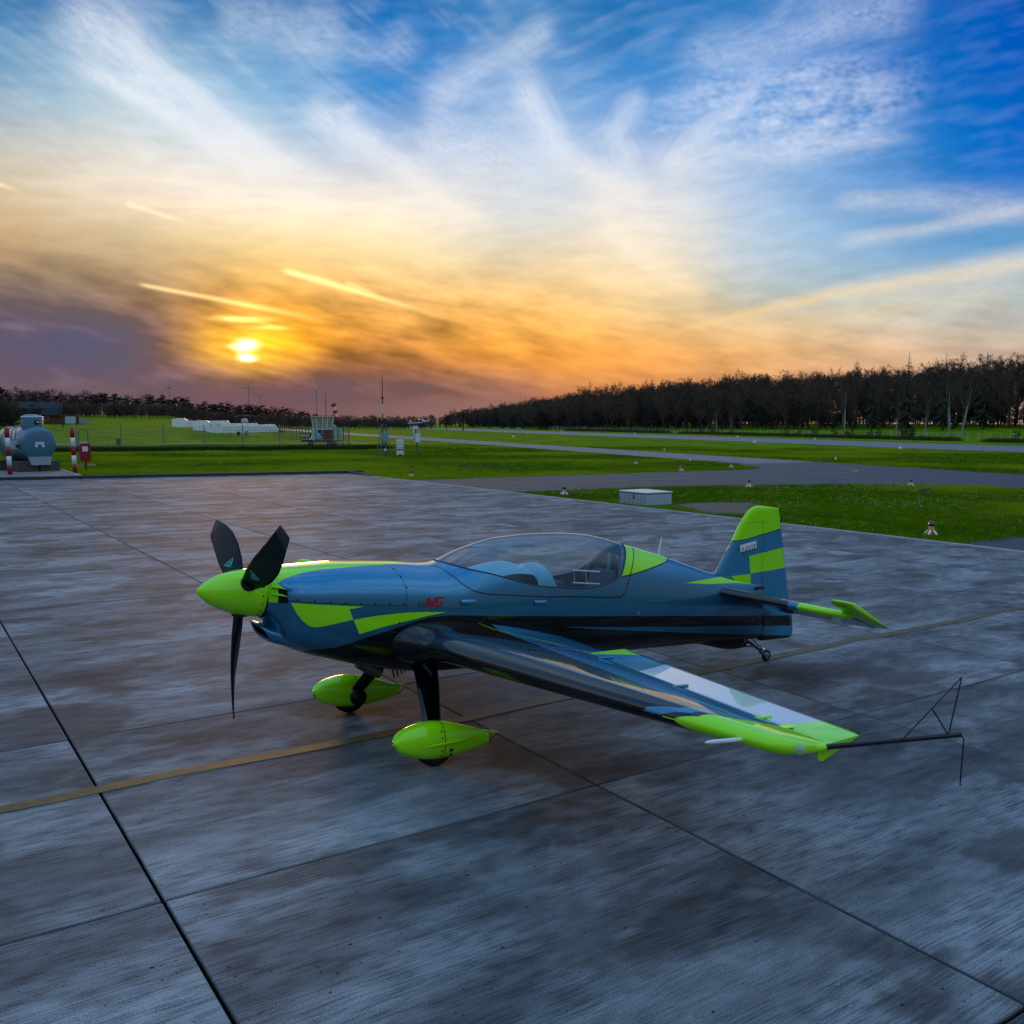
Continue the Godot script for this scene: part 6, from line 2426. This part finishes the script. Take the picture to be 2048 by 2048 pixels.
func build_markers() -> void:
	var white := mat(rgb(226, 226, 222), 0.5)
	var red := mat(rgb(176, 24, 26), 0.5)
	var o := thing("taxi_light", "", "taxi light", Vector3.ZERO, 0.0, "taxiway edge lights with striped skirts")
	for k in 12:
		var a0 := TAU * k / 12.0
		var a1 := TAU * (k + 1) / 12.0
		var st := begin()
		var d0 := Vector3(cos(a0), 0, sin(a0))
		var d1 := Vector3(cos(a1), 0, sin(a1))
		quad(st, d0 * 0.19 + Vector3(0, 0.0, 0), d0 * 0.075 + Vector3(0, 0.115, 0), d1 * 0.075 + Vector3(0, 0.115, 0), d1 * 0.19)
		part("skirt_stripe", done(st), white if k % 2 else red, o)
	part("collar", lathe_mesh([Vector2(0.068, 0.11), Vector2(0.068, 0.20), Vector2(0.05, 0.205)], 16), mat(rgb(206, 146, 20), 0.5), o)
	var lens := part("lens", lathe_mesh([Vector2(0.072, 0.20), Vector2(0.078, 0.23), Vector2(0.07, 0.275), Vector2(0.055, 0.30), Vector2(0.0, 0.305)], 16), mat(rgb(16, 24, 78), 0.12, 0.0, 0.6), o)
	part("lens_cap", lathe_mesh([Vector2(0.056, 0.30), Vector2(0.05, 0.325), Vector2(0.0, 0.332)], 16), mat(rgb(90, 96, 110), 0.3, 0.5), lens)
	var spots := [
		[21.57, -13.34, "blue taxi light in the daisies by the apron edge, right of the tail fin"],
		[21.42, -28.3, "blue taxi light at the near corner where the taxiway meets the apron"],
		[31.25, -27.95, "blue taxi light on the near edge of the taxiway behind the mesh box"],
		[38.3, -24.8, "blue taxi light on the near edge of the taxiway, farthest to the right"],
		[38.5, -39.6, "blue taxi light at the far side of the taxiway on the grass island"],
		[44.6, -41.4, "blue taxi light at the tip of the grass island between the taxiways"],
		[21.83, -41.5, "blue taxi light at the far corner where the taxiway meets the apron"],
		[42.6, -48.2, "blue taxi light on the inner edge of the grass island"],
	]
	for k in spots.size():
		var q: Array = spots[k]
		var at := Vector3(q[0], -0.02, q[1])
		if k == 0:
			o.position = at
			o.set_meta("label", q[2])
		else:
			dup(o, at, 0.4 * k, q[2])
	# small white edge lights along the runway and the second taxiway
	var e := thing("runway_light", "small white runway edge light standing in the grass beside the runway", "runway light", Vector3(104.4, 0, -155.0), 0.0, "white runway edge lights")
	part("housing", lathe_mesh([Vector2(0.22, 0.0), Vector2(0.22, 0.04), Vector2(0.10, 0.14), Vector2(0.09, 0.24), Vector2(0.0, 0.26)], 14), white, e)
	part("lens", lathe_mesh([Vector2(0.085, 0.24), Vector2(0.08, 0.32), Vector2(0.0, 0.34)], 14), mat(rgb(210, 214, 220), 0.15, 0.3), e)
	for z in [-100.0, -68.0, -215.0, -280.0]:
		dup(e, Vector3(runway_near(z) - 2.0, -0.03, z), 0.0)
	for z in [-60.0, -118.0, -146.0, -200.0, -260.0]:
		dup(e, Vector3(runway_far(z) + 2.5, land(runway_far(z) + 2.5, z), z), 0.0)
	for q in [[62.4, -47.0], [50.0, -50.5], [67.5, -72.0]]:
		var r := dup(e, Vector3(q[0], -0.03, q[1]), 0.0, "small dark-footed edge light in the grass beside the second taxiway")
		r.scale = Vector3.ONE * 0.6
	# four approach slope lights
	var box_ := thing("slope_light", "flat white approach light box in the row of four beyond the runway", "approach light", Vector3.ZERO, 0.0, "row of four approach lights")
	part("case", box_mesh(Vector3(1.5, 0.55, 1.0), 0.06, Vector3(0, 0.55, 0)), white, box_)
	part("window", box_mesh(Vector3(1.2, 0.28, 0.04), 0.01, Vector3(0, 0.56, 0.50)), mat(rgb(60, 64, 70), 0.2), box_)
	for x in [-0.55, 0.55]:
		part("leg", rod(Vector3(x, 0, 0), Vector3(x, 0.35, 0), 0.05), white, box_)
	for k in 4:
		var at := at_azimuth(32.2 + 0.70 * k, 412.0)
		if k == 0:
			box_.position = at
			box_.rotation.y = -0.57
		else:
			dup(box_, at, -0.57)


func build_mesh_box() -> void:
	var o := thing("mesh_box", "white lidded equipment box covered in wire mesh at the apron edge", "equipment box", Vector3(21.22, -0.02, -23.5), 0.0)
	var w := 1.16
	var d := 1.32
	var h := 0.41
	var white := mat(rgb(196, 214, 222), 0.55)
	part("body", box_mesh(Vector3(w, h, d), 0.01, Vector3(0, h / 2.0, 0)), white, o)
	part("lid", box_mesh(Vector3(w + 0.05, 0.045, d + 0.05), 0.012, Vector3(0, h + 0.022, 0)), mat(rgb(214, 212, 208), 0.45), o)
	part("lid_seam", box_mesh(Vector3(w + 0.012, 0.012, d + 0.012), 0.0, Vector3(0, h - 0.012, 0)), mat(rgb(30, 36, 40), 0.7), o)
	var dark := mat(rgb(84, 104, 116), 0.6)
	var st := begin()
	for k in 21:
		var z := -d / 2.0 + d * k / 20.0
		box(st, Vector3(-w / 2.0 - 0.004, h / 2.0 - 0.01, z), Vector3(0.008, h - 0.03, 0.009))
	for k in 6:
		box(st, Vector3(-w / 2.0 - 0.005, 0.02 + (h - 0.05) * k / 5.0, 0), Vector3(0.008, 0.009, d))
	var g := part("wire_grid", done(st), dark, o)
	g.set_meta("kind", "stuff")
	st = begin()
	for k in 19:
		var x := -w / 2.0 + w * k / 18.0
		box(st, Vector3(x, h / 2.0 - 0.01, d / 2.0 + 0.003), Vector3(0.004, h - 0.03, 0.006))
	for k in 6:
		box(st, Vector3(0, 0.02 + (h - 0.05) * k / 5.0, d / 2.0 + 0.004), Vector3(w, 0.004, 0.006))
	g = part("wire_grid", done(st), dark, o)
	g.set_meta("kind", "stuff")
	part("padlock", box_mesh(Vector3(0.03, 0.07, 0.06), 0.01, Vector3(-w / 2.0 - 0.02, 0.25, 0.08)), mat(rgb(20, 22, 24), 0.4), o)
	part("hasp", box_mesh(Vector3(0.02, 0.10, 0.03), 0.004, Vector3(-w / 2.0 - 0.014, 0.34, 0.08)), mat(rgb(60, 64, 68), 0.4, 0.5), o)
	for x in [-0.5, 0.5]:
		part("runner", box_mesh(Vector3(0.08, 0.04, d), 0.005, Vector3(x, 0.0, 0)), mat(rgb(40, 36, 32), 0.9), o)


func build_turbines() -> void:
	var m := mat(rgb(150, 150, 158), 0.6)
	var spots := [
		[13.85, 3300.0, 111.0, 38.0, 90.0, -12.0, "leftmost wind turbine, one blade straight up, above the far wood"],
		[18.22, 3250.0, 113.0, 37.0, 65.0, 10.0, "wind turbine just below the sun with a blade pointing to the upper right"],
		[18.86, 3900.0, 104.0, 38.0, 28.0, 0.0, "wind turbine mostly sunk behind the pines below the sun"],
		[22.12, 3300.0, 107.0, 37.0, 30.0, -8.0, "rightmost wind turbine with two blades spread like a letter Y"],
	]
	for q in spots:
		var p := at_azimuth(q[0], q[1])
		p.y = 0.0
		var o := thing("wind_turbine", q[6], "wind turbine", p, -deg_to_rad(q[0] + q[5]), "wind turbines on the horizon")
		var h: float = q[2] + 2.65
		part("tower", rod(Vector3(0, 0, 0), Vector3(0, h, 0), 2.4, 10, 1.5), m, o)
		part("nacelle", box_mesh(Vector3(3.6, 3.6, 9.0), 0.8, Vector3(0, h + 0.6, -1.5)), m, o)
		var st := begin()
		rows_ball(st, Vector3(0, h + 0.6, 4.2), 1.7, 1.2)
		part("hub", done(st), m, o)
		for k in 3:
			var a := deg_to_rad(float(q[4]) + 120.0 * k)
			var dir := Vector3(cos(a), sin(a), 0)
			var side := Vector3(-sin(a), cos(a), 0)
			var rows := []
			for i in 9:
				var u := i / 8.0
				var c := Vector3(0, h + 0.6, 4.2) + dir * (1.0 + (float(q[3]) - 1.0) * u)
				var wd := table([0.0, 0.15, 0.3, 1.0], [0.9, 1.7, 1.4, 0.3], u)
				rows.append([c - side * wd * 0.6, c + side * wd, wd * 0.28])
			st = begin()
			foil(st, rows, "full", Vector3(0, 0, 1))
			part("blade", done(st), m, o)


func build_farm() -> void:
	var p := at_azimuth(7.35, 262.0)
	var o := thing("farmhouse", "low brick farmhouse with a big dark roof half hidden by the hedge", "farmhouse", p, -deg_to_rad(8.0))
	var roof := mat(rgb(34, 42, 50), 0.9)
	var brick := mat(rgb(92, 60, 46), 0.9)
	part("wall", box_mesh(Vector3(9.5, 2.3, 7.0), 0.05, Vector3(0, 1.15, 0)), brick, o)
	var st := begin()
	prism(st, PackedVector2Array([Vector2(-4.2, 2.1), Vector2(4.2, 2.1), Vector2(2.9, 3.9), Vector2(0.0, 5.4), Vector2(-2.9, 3.9)]), -5.3, 4.2, Transform3D(Basis(Vector3.UP, PI / 2.0), Vector3.ZERO))
	part("roof", done(st), roof, o)
	for x in [-3.6, -1.6, 0.6]:
		var w := part("window", box_mesh(Vector3(0.9, 0.8, 0.06), 0.01, Vector3(x, 1.3, 3.52)), mat(rgb(205, 205, 196), 0.5), o)
		part("pane", box_mesh(Vector3(0.72, 0.62, 0.04), 0.0, Vector3(x, 1.3, 3.54)), mat(rgb(20, 26, 30), 0.1), w)
	part("garage_door", box_mesh(Vector3(2.5, 1.75, 0.08), 0.02, Vector3(5.9, 0.95, 3.4)), mat(rgb(172, 188, 206), 0.5), o)
	part("garage", box_mesh(Vector3(3.4, 2.2, 6.0), 0.03, Vector3(6.2, 1.1, 0.3)), brick, o)
	part("lean_to", prism_mesh([Vector2(7.95, 0.1), Vector2(10.8, 0.1), Vector2(10.8, 0.7), Vector2(7.95, 1.7)], 1.5, 3.3), mat(rgb(150, 150, 146), 0.7), o)


# ------------------------------------------------------------------ trees
func twig(st: SurfaceTool, p: Vector3, d: Vector3, len: float, w: float, side: Vector3) -> void:
	tri(st, p - side * w, p + side * w, p + d * len)


func limb(st: SurfaceTool, r: RandomNumberGenerator, p: Vector3, dir: Vector3, len: float, rad: float, depth: int, plan: Array) -> void:
	var steps: int = [4, 3, 3, 2, 1][depth]
	var path := [p]
	var radii := [rad]
	var d := dir
	var lift: float = plan[1]
	for k in steps:
		d = (d + Vector3(r.randf_range(-1, 1), r.randf_range(-0.6, 0.9) * lift + 0.12 * lift, r.randf_range(-1, 1)) * (0.10 + 0.07 * depth)).normalized()
		path.append(path[-1] + d * len / steps)
		radii.append(rad * (1.0 - 0.72 * (k + 1.0) / steps))
	tube(st, path, radii, [6, 5, 4, 3, 3][depth], false)
	if depth >= int(plan[0].size()):
		for k in int(plan[2]):
			var t := r.randf_range(0.15, 1.0) * (path.size() - 1)
			var i := mini(int(t), path.size() - 2)
			var q: Vector3 = path[i].lerp(path[i + 1], t - i)
			var e := (d * 0.7 + Vector3(r.randf_range(-1, 1), r.randf_range(-0.5, 1.0), r.randf_range(-1, 1))).normalized()
			twig(st, q, e, len * r.randf_range(0.35, 0.8), float(plan[3]), e.cross(Vector3(r.randf_range(-1, 1), r.randf_range(-1, 1), r.randf_range(-1, 1))).normalized())
		return
	for k in int(plan[0][depth]):
		var t := r.randf_range(0.30 if depth else 0.32, 1.0)
		if depth == 0:
			t = lerpf(plan[4], 1.0, (k + r.randf()) / plan[0][0])
		t *= path.size() - 1
		var i := mini(int(t), path.size() - 2)
		var q: Vector3 = path[i].lerp(path[i + 1], t - i)
		var a := r.randf() * TAU
		var out := Vector3(cos(a), 0, sin(a))
		var open: float = plan[5]
		var e := (d.lerp(out, open * r.randf_range(0.75, 1.2)) + Vector3(0, 0.15, 0)).normalized()
		var f := 1.0 - 0.45 * (t / (path.size() - 1))
		if depth == 0:
			f = float(plan[6]) * sqrt(maxf(0.15, 1.0 - pow(t / (path.size() - 1) - 0.45, 2.0) * 1.6))
		limb(st, r, q, e, len * r.randf_range(0.42, 0.62) * f, radii[mini(i, radii.size() - 1)] * 0.62, depth + 1, plan)


# plan: [children per level, upward growth, twigs, twig half width, lowest branch, openness, breadth]
func bare_tree(seed_: int, h: float, plan: Array) -> Array:
	var r := RandomNumberGenerator.new()
	r.seed = seed_
	var trunk := begin()
	tube(trunk, [Vector3.ZERO, Vector3(0.1, h * 0.2, 0), Vector3(0.0, h * 0.45, 0.1)], [h * 0.020, h * 0.016, h * 0.010], 7, false)
	var st := begin()
	limb(st, r, Vector3(0, 0.02 * h, 0), Vector3.UP, h * 0.86, h * 0.014, 0, plan)
	return [done(trunk), done(st)]


func needle_tree(seed_: int, h: float, wide: float, low: float) -> Array:      # spruce-like: drooping tiers
	var r := RandomNumberGenerator.new()
	r.seed = seed_
	var st := begin()
	st.set_smooth_group(-1)
	var n := 90
	for k in n:
		var t := pow(float(k) / n, 0.85)
		var y := lerpf(low * h, h, t)
		var reach := wide * (1.0 - t) * r.randf_range(0.65, 1.1) + 0.15
		var a := r.randf() * TAU
		var d := Vector3(cos(a), -0.18 - 0.25 * (1.0 - t), sin(a))
		var side := Vector3(-sin(a), 0, cos(a))
		for j in 9:
			var u := (j + 0.6) / 9.0
			var p := Vector3(0, y, 0) + d * reach * u
			var w := reach * 0.20 * (1.1 - u * 0.7)
			var drop := Vector3(0, -reach * 0.16, 0)
			tri(st, p, p + side * w + drop + d * w, p + d * w * 0.9)
			tri(st, p, p - side * w + drop + d * w, p + d * w * 0.9)
	var tr := begin()
	tube(tr, [Vector3.ZERO, Vector3(0, h * 0.97, 0)], [h * 0.014, 0.03], 6, false)
	return [done(tr), done(st)]


func pine_tree(seed_: int, h: float, wide: float) -> Array:
	var r := RandomNumberGenerator.new()
	r.seed = seed_
	var tr := begin()
	tube(tr, [Vector3.ZERO, Vector3(0.15, h * 0.5, 0.1), Vector3(0, h * 0.92, 0)], [h * 0.02, h * 0.014, 0.04], 6, false)
	var st := begin()
	st.set_smooth_group(-1)
	for k in 16:
		var t := r.randf_range(0.42, 1.0)
		var a := r.randf() * TAU
		var rr := wide * sqrt(maxf(0.05, 1.0 - pow((t - 0.68) / 0.36, 2.0))) * r.randf_range(0.25, 0.95)
		var mid := Vector3(cos(a) * rr, h * t, sin(a) * rr)
		tube(tr, [Vector3(0, h * (t - 0.06), 0), mid], [0.07, 0.02], 4, false)
		var cr := r.randf_range(0.55, 1.0) * wide * 0.5
		for j in 75:
			var d := Vector3(r.randfn(), r.randfn() * 0.55, r.randfn()).normalized() * cr * pow(r.randf(), 0.4)
			var q := mid + Vector3(d.x, d.y * 0.6, d.z)
			var e := Vector3(r.randf_range(-1, 1), r.randf_range(0.0, 1.2), r.randf_range(-1, 1)).normalized()
			var s := e.cross(Vector3(r.randf_range(-1, 1), r.randf_range(-1, 1), r.randf_range(-1, 1))).normalized()
			tri(st, q - s * 0.13, q + s * 0.13, q + e * 0.42)
	return [done(tr), done(st)]


func tree_thing(called: String, label: String, shape: Array, bark: Material, leaf: Material, group: String) -> Node3D:
	var o := thing(called, label, "tree", Vector3.ZERO, 0.0, group)
	part("trunk", shape[0], bark, o)
	part("crown", shape[1], leaf, o)
	return o


func build_trees() -> void:
	var r := RandomNumberGenerator.new()
	r.seed = 2024
	var bark := mat(rgb(58, 50, 44), 0.95)
	var wood := mat(rgb(74, 60, 50), 0.95)
	var wood2 := mat(rgb(94, 78, 62), 0.95)
	var needle := mat(rgb(34, 44, 24), 0.9)
	var needle2 := mat(rgb(40, 42, 26), 0.9)
	var birch_bark := mat(rgb(140, 140, 136), 0.8)
	var g1 := "bare trees of the wood beyond the runway"
	var l1 := "bare brown tree in the dark wood beyond the runway"
	var protos := []
	var plans := [
		[[17, 8, 6, 5], 0.9, 8, 0.014, 0.14, 0.60, 0.86],
		[[16, 8, 6, 5], 1.1, 8, 0.014, 0.10, 0.50, 0.78],
		[[17, 8, 6, 5], 0.8, 8, 0.014, 0.18, 0.66, 0.95],
		[[15, 8, 6, 5], 1.2, 8, 0.014, 0.12, 0.46, 0.72],
		[[16, 8, 6, 5], 1.0, 8, 0.014, 0.12, 0.56, 0.84],
	]
	for k in 5:
		protos.append(bare_tree(400 + k, 18.0, plans[k]))
	var spruce := []
	for k in 3:
		spruce.append(needle_tree(500 + k, 18.0, 3.3, 0.12))
	var pines := []
	for k in 4:
		pines.append(pine_tree(520 + k, 11.0, 2.6))
	# heights of the skyline of the wood, metres, by distance along the wood
	var hz := [-560.0, -480.0, -420.0, -370.0, -330.0, -300.0, -250.0, -200.0, -165.0, -140.0, -60.0]
	var hh := [10.0, 11.5, 13.4, 14.0, 16.2, 15.8, 16.8, 16.0, 16.6, 18.0, 18.6]
	var first := {}
	var deep := []
	var scrub := []
	for row in 10:
		var z := -74.0
		while z > -560.0:
			z -= r.randf_range(4.6, 7.4) * (1.0 if row < 4 else 1.5)
			var x := maxf(243.0, runway_far(z) + 34.0) + row * 9.0 + r.randf_range(-3.5, 3.5)
			var h := table(hz, hh, z) * r.randf_range(0.86, 1.06) * (0.84 if row == 0 else 1.0) + row * 0.25
			var kind := r.randi() % 5
			var at := Vector3(x, land(x, z) - 0.1, z)
			var turn := r.randf() * TAU
			var conifer := r.randf() < (0.10 if row > 0 else 0.04) + (0.10 if z > -185.0 and row > 1 else 0.0) + (0.25 if z < -390.0 else 0.0)
			if row >= 3:
				var t := Transform3D(Basis(Vector3.UP, turn).scaled(Vector3.ONE * h / 18.0), at)
				deep.append([t, kind])
				continue
			var key := "s%d" % (kind % 3) if conifer else "b%d%d" % [kind, row % 2]
			var o: Node3D
			if not first.has(key):
				if conifer:
					o = tree_thing("conifer", "dark pointed conifer in the wood beyond the runway", spruce[kind % 3], bark, needle, "conifers of the wood beyond the runway")
				else:
					o = tree_thing("bare_tree", l1, protos[kind], bark, wood if row % 2 else wood2, g1)
				first[key] = o
				o.position = at
				o.rotation.y = turn
			else:
				o = dup(first[key], at, turn)
			o.scale = Vector3.ONE * h / 18.0 * Vector3(1.0, 1.0, 1.0)
		for k in 78:
			var zz := r.randf_range(-560.0, -70.0)
			var xx := maxf(243.0, runway_far(zz) + 34.0) - 3.0 + row * 9.0 + r.randf_range(-3.0, 5.0)
			scrub.append(Transform3D(Basis(Vector3.UP, r.randf() * TAU).scaled(Vector3(1.7, r.randf_range(0.8, 2.1), 1.7)), Vector3(xx, land(xx, zz) - 0.1, zz)))
	for k in 5:
		var places := []
		for d in deep:
			if d[1] == k:
				places.append(d[0])
		scatter("woodland", protos[k][1], wood, places, [], "depth of the bare wood behind its first trees")
	var bush := bare_tree(450, 4.2, [[16, 8, 6], 0.9, 5, 0.022, 0.05, 0.75, 0.95])
	scatter("undergrowth", bush[1], mat(rgb(46, 40, 34), 0.95), scrub, [], "dark undergrowth along the foot of the wood")
	# single trees one can pick out
	var birch := bare_tree(470, 13.0, [[9, 6, 5, 4], 1.2, 4, 0.016, 0.35, 0.42, 0.55])
	var spots := [
		[47.05, 268.0, 7.0, 0.0, "small pale birch standing alone before the dark wood"],
		[57.7, 232.0, 9.5, 0.10, "tall birch with a thin white trunk before the dark wood, left of the leaning pair"],
		[58.9, 230.0, 14.0, 0.03, "white-trunked birch, left of the leaning pair by the wood edge"],
		[59.5, 230.0, 14.5, -0.17, "white-trunked birch leaning to the right at the edge of the wood"],
		[56.2, 236.0, 8.0, 0.05, "thin white birch stem low against the dark wood"],
		[46.2, 270.0, 9.0, 0.02, "slim grey birch beside the small pale birch"],
		[53.4, 250.0, 14.5, 0.0, "tall birch with a pale branching top in the middle of the wood"],
	]
	for q in spots:
		var o := tree_thing("birch", q[4], birch, birch_bark, mat(rgb(82, 76, 68), 0.9), "birches at the edge of the wood")
		o.position = at_azimuth(q[0], q[1])
		o.rotation = Vector3(0, r.randf() * TAU, 0)
		o.rotation.z = q[3]
		o.scale = Vector3.ONE * float(q[2]) / 13.0
		var st := begin()
		tube(st, [Vector3.ZERO, Vector3(0.1, 5.0, 0), Vector3(0, 9.5, 0.1)], [0.085, 0.07, 0.03], 7, false)
		part("stem", done(st), birch_bark, o)
	for q in [[56.7, 262.0, 21.0, "tallest pointed conifer on the skyline of the wood"], [58.6, 268.0, 20.5, "second pointed conifer on the skyline, right of the tallest one"], [54.9, 268.0, 17.5, "pointed conifer on the skyline left of the tallest one"], [60.6, 266.0, 20.0, "pointed conifer on the skyline near the right end of the wood"], [34.36, 430.0, 15.5, "single slim spruce top rising over the far end of the wood"]]:
		var o := tree_thing("conifer", q[3], spruce[1], bark, needle, "")
		o.position = at_azimuth(q[0], q[1])
		o.scale = Vector3.ONE * float(q[2]) / 18.0
	for q in [[30.9, 330.0, 7.5, "broad dark yew-like tree before the far end of the wood"], [29.9, 345.0, 5.5, "low dark evergreen before the far end of the wood"]]:
		var o := tree_thing("evergreen", q[3], pines[1], bark, needle, "")
		o.position = at_azimuth(q[0], q[1])
		o.scale = Vector3(1.6, 1.0, 1.6) * float(q[2]) / 11.0
	# scrub in the meadow before the wood
	scrub = []
	for k in 90:
		var zz := r.randf_range(-300.0, -60.0)
		var xx := runway_far(zz) + r.randf_range(22.0, 30.0)
		if noise(7, 0.02, 2).get_noise_1d(zz) > -0.05:
			scrub.append(Transform3D(Basis(Vector3.UP, r.randf() * TAU).scaled(Vector3(0.5, r.randf_range(0.25, 0.55), 0.5)), Vector3(xx, land(xx, zz), zz)))
	scatter("scrub", bush[1], mat(rgb(62, 54, 40), 0.95), scrub, [], "low brown scrub in the meadow along the fence")
	for q in [[52.9, 212.0, 0.55, "round bare bush in the meadow before the wood"], [51.8, 214.0, 0.62, "wide bare bush beside the round bush before the wood"]]:
		var b := thing("bare_bush", q[3], "bush", at_azimuth(q[0], q[1]))
		part("branches", bush[1], mat(rgb(70, 62, 48), 0.95), b)
		b.scale = Vector3(1.0, 0.8, 1.0) * float(q[2])
	# left horizon: pines and bare trees behind a belt of young wood
	var ga := [4.0, 7.6, 8.5, 10.15, 12.76, 15.5, 18.3, 19.7, 21.1, 22.4, 24.1, 26.5, 29.5]
	var gh := [10.5, 10.0, 9.0, 9.4, 8.6, 9.0, 10.0, 9.2, 7.6, 5.4, 5.4, 5.0, 5.6]
	var far_protos := {}
	for row in 2:
		var az := 3.6
		while az < 29.8:
			az += r.randf_range(0.24, 0.42)
			var d := 452.0 + 12.0 * row + r.randf_range(-5.0, 5.0)
			var pine := r.randf() < (0.75 if az > 9.5 and az < 20.5 else 0.25)
			if az > 20.8:
				pine = r.randf() < 0.25
			var h := table(ga, gh, az) * r.randf_range(0.84, 1.1) + 0.3
			var kind := r.randi() % 4
			var at := at_azimuth(az, d)
			var key := ("p%d" if pine else "b%d") % kind
			var o: Node3D
			if not far_protos.has(key):
				if pine:
					o = tree_thing("pine", "dark pine on the skyline of the wood under the sun", pines[kind], bark, needle2, "pines on the left horizon")
				else:
					o = tree_thing("bare_tree", "bare tree on the skyline of the far wood to the left", protos[kind], bark, wood, "bare trees on the left horizon")
				far_protos[key] = o
				o.position = at
			else:
				o = dup(far_protos[key], at, r.randf() * TAU)
			o.scale = Vector3.ONE * h / (11.0 if pine else 18.0)
			if not pine:
				o.scale *= Vector3(1.25, 1.0, 1.25)
	var young := []
	var young2 := []
	for k in 620:
		var az := r.randf_range(3.5, 29.0)
		var d := r.randf_range(418.0, 446.0)
		var at := at_azimuth(az, d)
		var s := table([3.0, 9.0, 21.0, 24.0, 29.0], [1.4, 1.35, 1.3, 1.0, 1.0], az) * r.randf_range(0.75, 1.1)
		var t := Transform3D(Basis(Vector3.UP, r.randf() * TAU).scaled(Vector3(s * 0.9, s, s * 0.9)), at - Vector3(0, 0.2, 0))
		if k % 3:
			young.append(t)
		else:
			young2.append(t)
	scatter("young_wood", bush[1], mat(rgb(98, 82, 66), 0.95), young, [], "brown belt of young bare wood along the left horizon")
	scatter("young_wood", bush[1], mat(rgb(70, 60, 48), 0.95), young2, [], "darker stems in the belt of young bare wood")
	# near left: hedge, lone tree, blossom
	var hedge := []
	for k in 34:
		var at := at_azimuth(r.randf_range(3.2, 6.9), r.randf_range(196.0, 212.0))
		var s := r.randf_range(0.75, 1.15) * (0.7 if k % 4 == 0 else 1.0)
		hedge.append(Transform3D(Basis(Vector3.UP, r.randf() * TAU).scaled(Vector3(s, s, s)), at - Vector3(0, 0.2, 0)))
	scatter("hedge", bush[1], mat(rgb(44, 44, 28), 0.95), hedge, [], "dark hedge at the left edge of the field")
	var lone := tree_thing("young_tree", "lone thin dark tree in the field before the farmhouse", bare_tree(480, 5.2, [[7, 5, 4], 1.2, 3, 0.02, 0.45, 0.4, 0.5]), bark, wood, "")
	lone.position = at_azimuth(8.28, 212.0)
	var bl := thing("blossom_bush", "white blossoming bush in the brown belt under the sun", "bush", at_azimuth(17.97, 412.0))
	var st := begin()
	st.set_smooth_group(-1)
	for k in 700:
		var d := Vector3(r.randfn(), r.randfn(), r.randfn()).normalized() * 1.5 * pow(r.randf(), 0.35)
		var q := Vector3(d.x, 3.1 + d.y * 0.75, d.z)
		var e := Vector3(r.randf_range(-1, 1), r.randf_range(-1, 1), r.randf_range(-1, 1)).normalized()
		var s := e.cross(Vector3(0.3, 0.5, 0.8)).normalized()
		tri(st, q - s * 0.12, q + s * 0.12, q + e * 0.3)
	part("blossom", done(st), mat(rgb(222, 214, 206), 0.8), bl)
	part("stem", rod(Vector3.ZERO, Vector3(0, 3.2, 0), 0.12, 6), bark, bl)


func _ready() -> void:
	# camera
	var cam := Camera3D.new()
	cam.name = "camera"
	add_child(cam)
	var fwd := Vector3(0.55559332, -0.09426296, -0.82609356)
	var up := Vector3(0.04697992, 0.99552446, -0.08199961)
	cam.transform = Transform3D(Basis(fwd.cross(up).normalized(), up, -fwd), Vector3(0.0, 2.65, 0.0))
	cam.fov = 57.52
	cam.near = 0.1
	cam.far = 12000.0
	cam.current = true
	# sky, exposure
	var we := WorldEnvironment.new()
	we.name = "world_environment"
	var env := Environment.new()
	var sky := Sky.new()
	var pano := PanoramaSkyMaterial.new()
	pano.panorama = texture(make_sky())
	sky.sky_material = pano
	env.sky = sky
	env.background_mode = Environment.BG_SKY
	env.background_energy_multiplier = 1.0
	env.tonemap_mode = Environment.TONE_MAPPER_LINEAR
	env.tonemap_exposure = 1.08
	env.sdfgi_enabled = true
	env.ssao_enabled = true
	env.ssil_enabled = true
	we.environment = env
	add_child(we)
	# the low sun, veiled by cloud
	var sun := DirectionalLight3D.new()
	sun.name = "sun"
	var a := deg_to_rad(SUN_AZ)
	var e := deg_to_rad(SUN_EL)
	var to := Vector3(sin(a) * cos(e), sin(e), -cos(a) * cos(e))
	add_child(sun)
	sun.transform = Transform3D(Basis.looking_at(-to, Vector3.UP), Vector3.ZERO)
	sun.light_color = Color(1.0, 0.72, 0.42)
	sun.light_energy = 0.2
	sun.light_angular_distance = 10.0
	sun.shadow_enabled = true
	# setting
	build_ground()
	build_apron()
	build_grass()
	build_plane()
	build_field()
	build_trees()
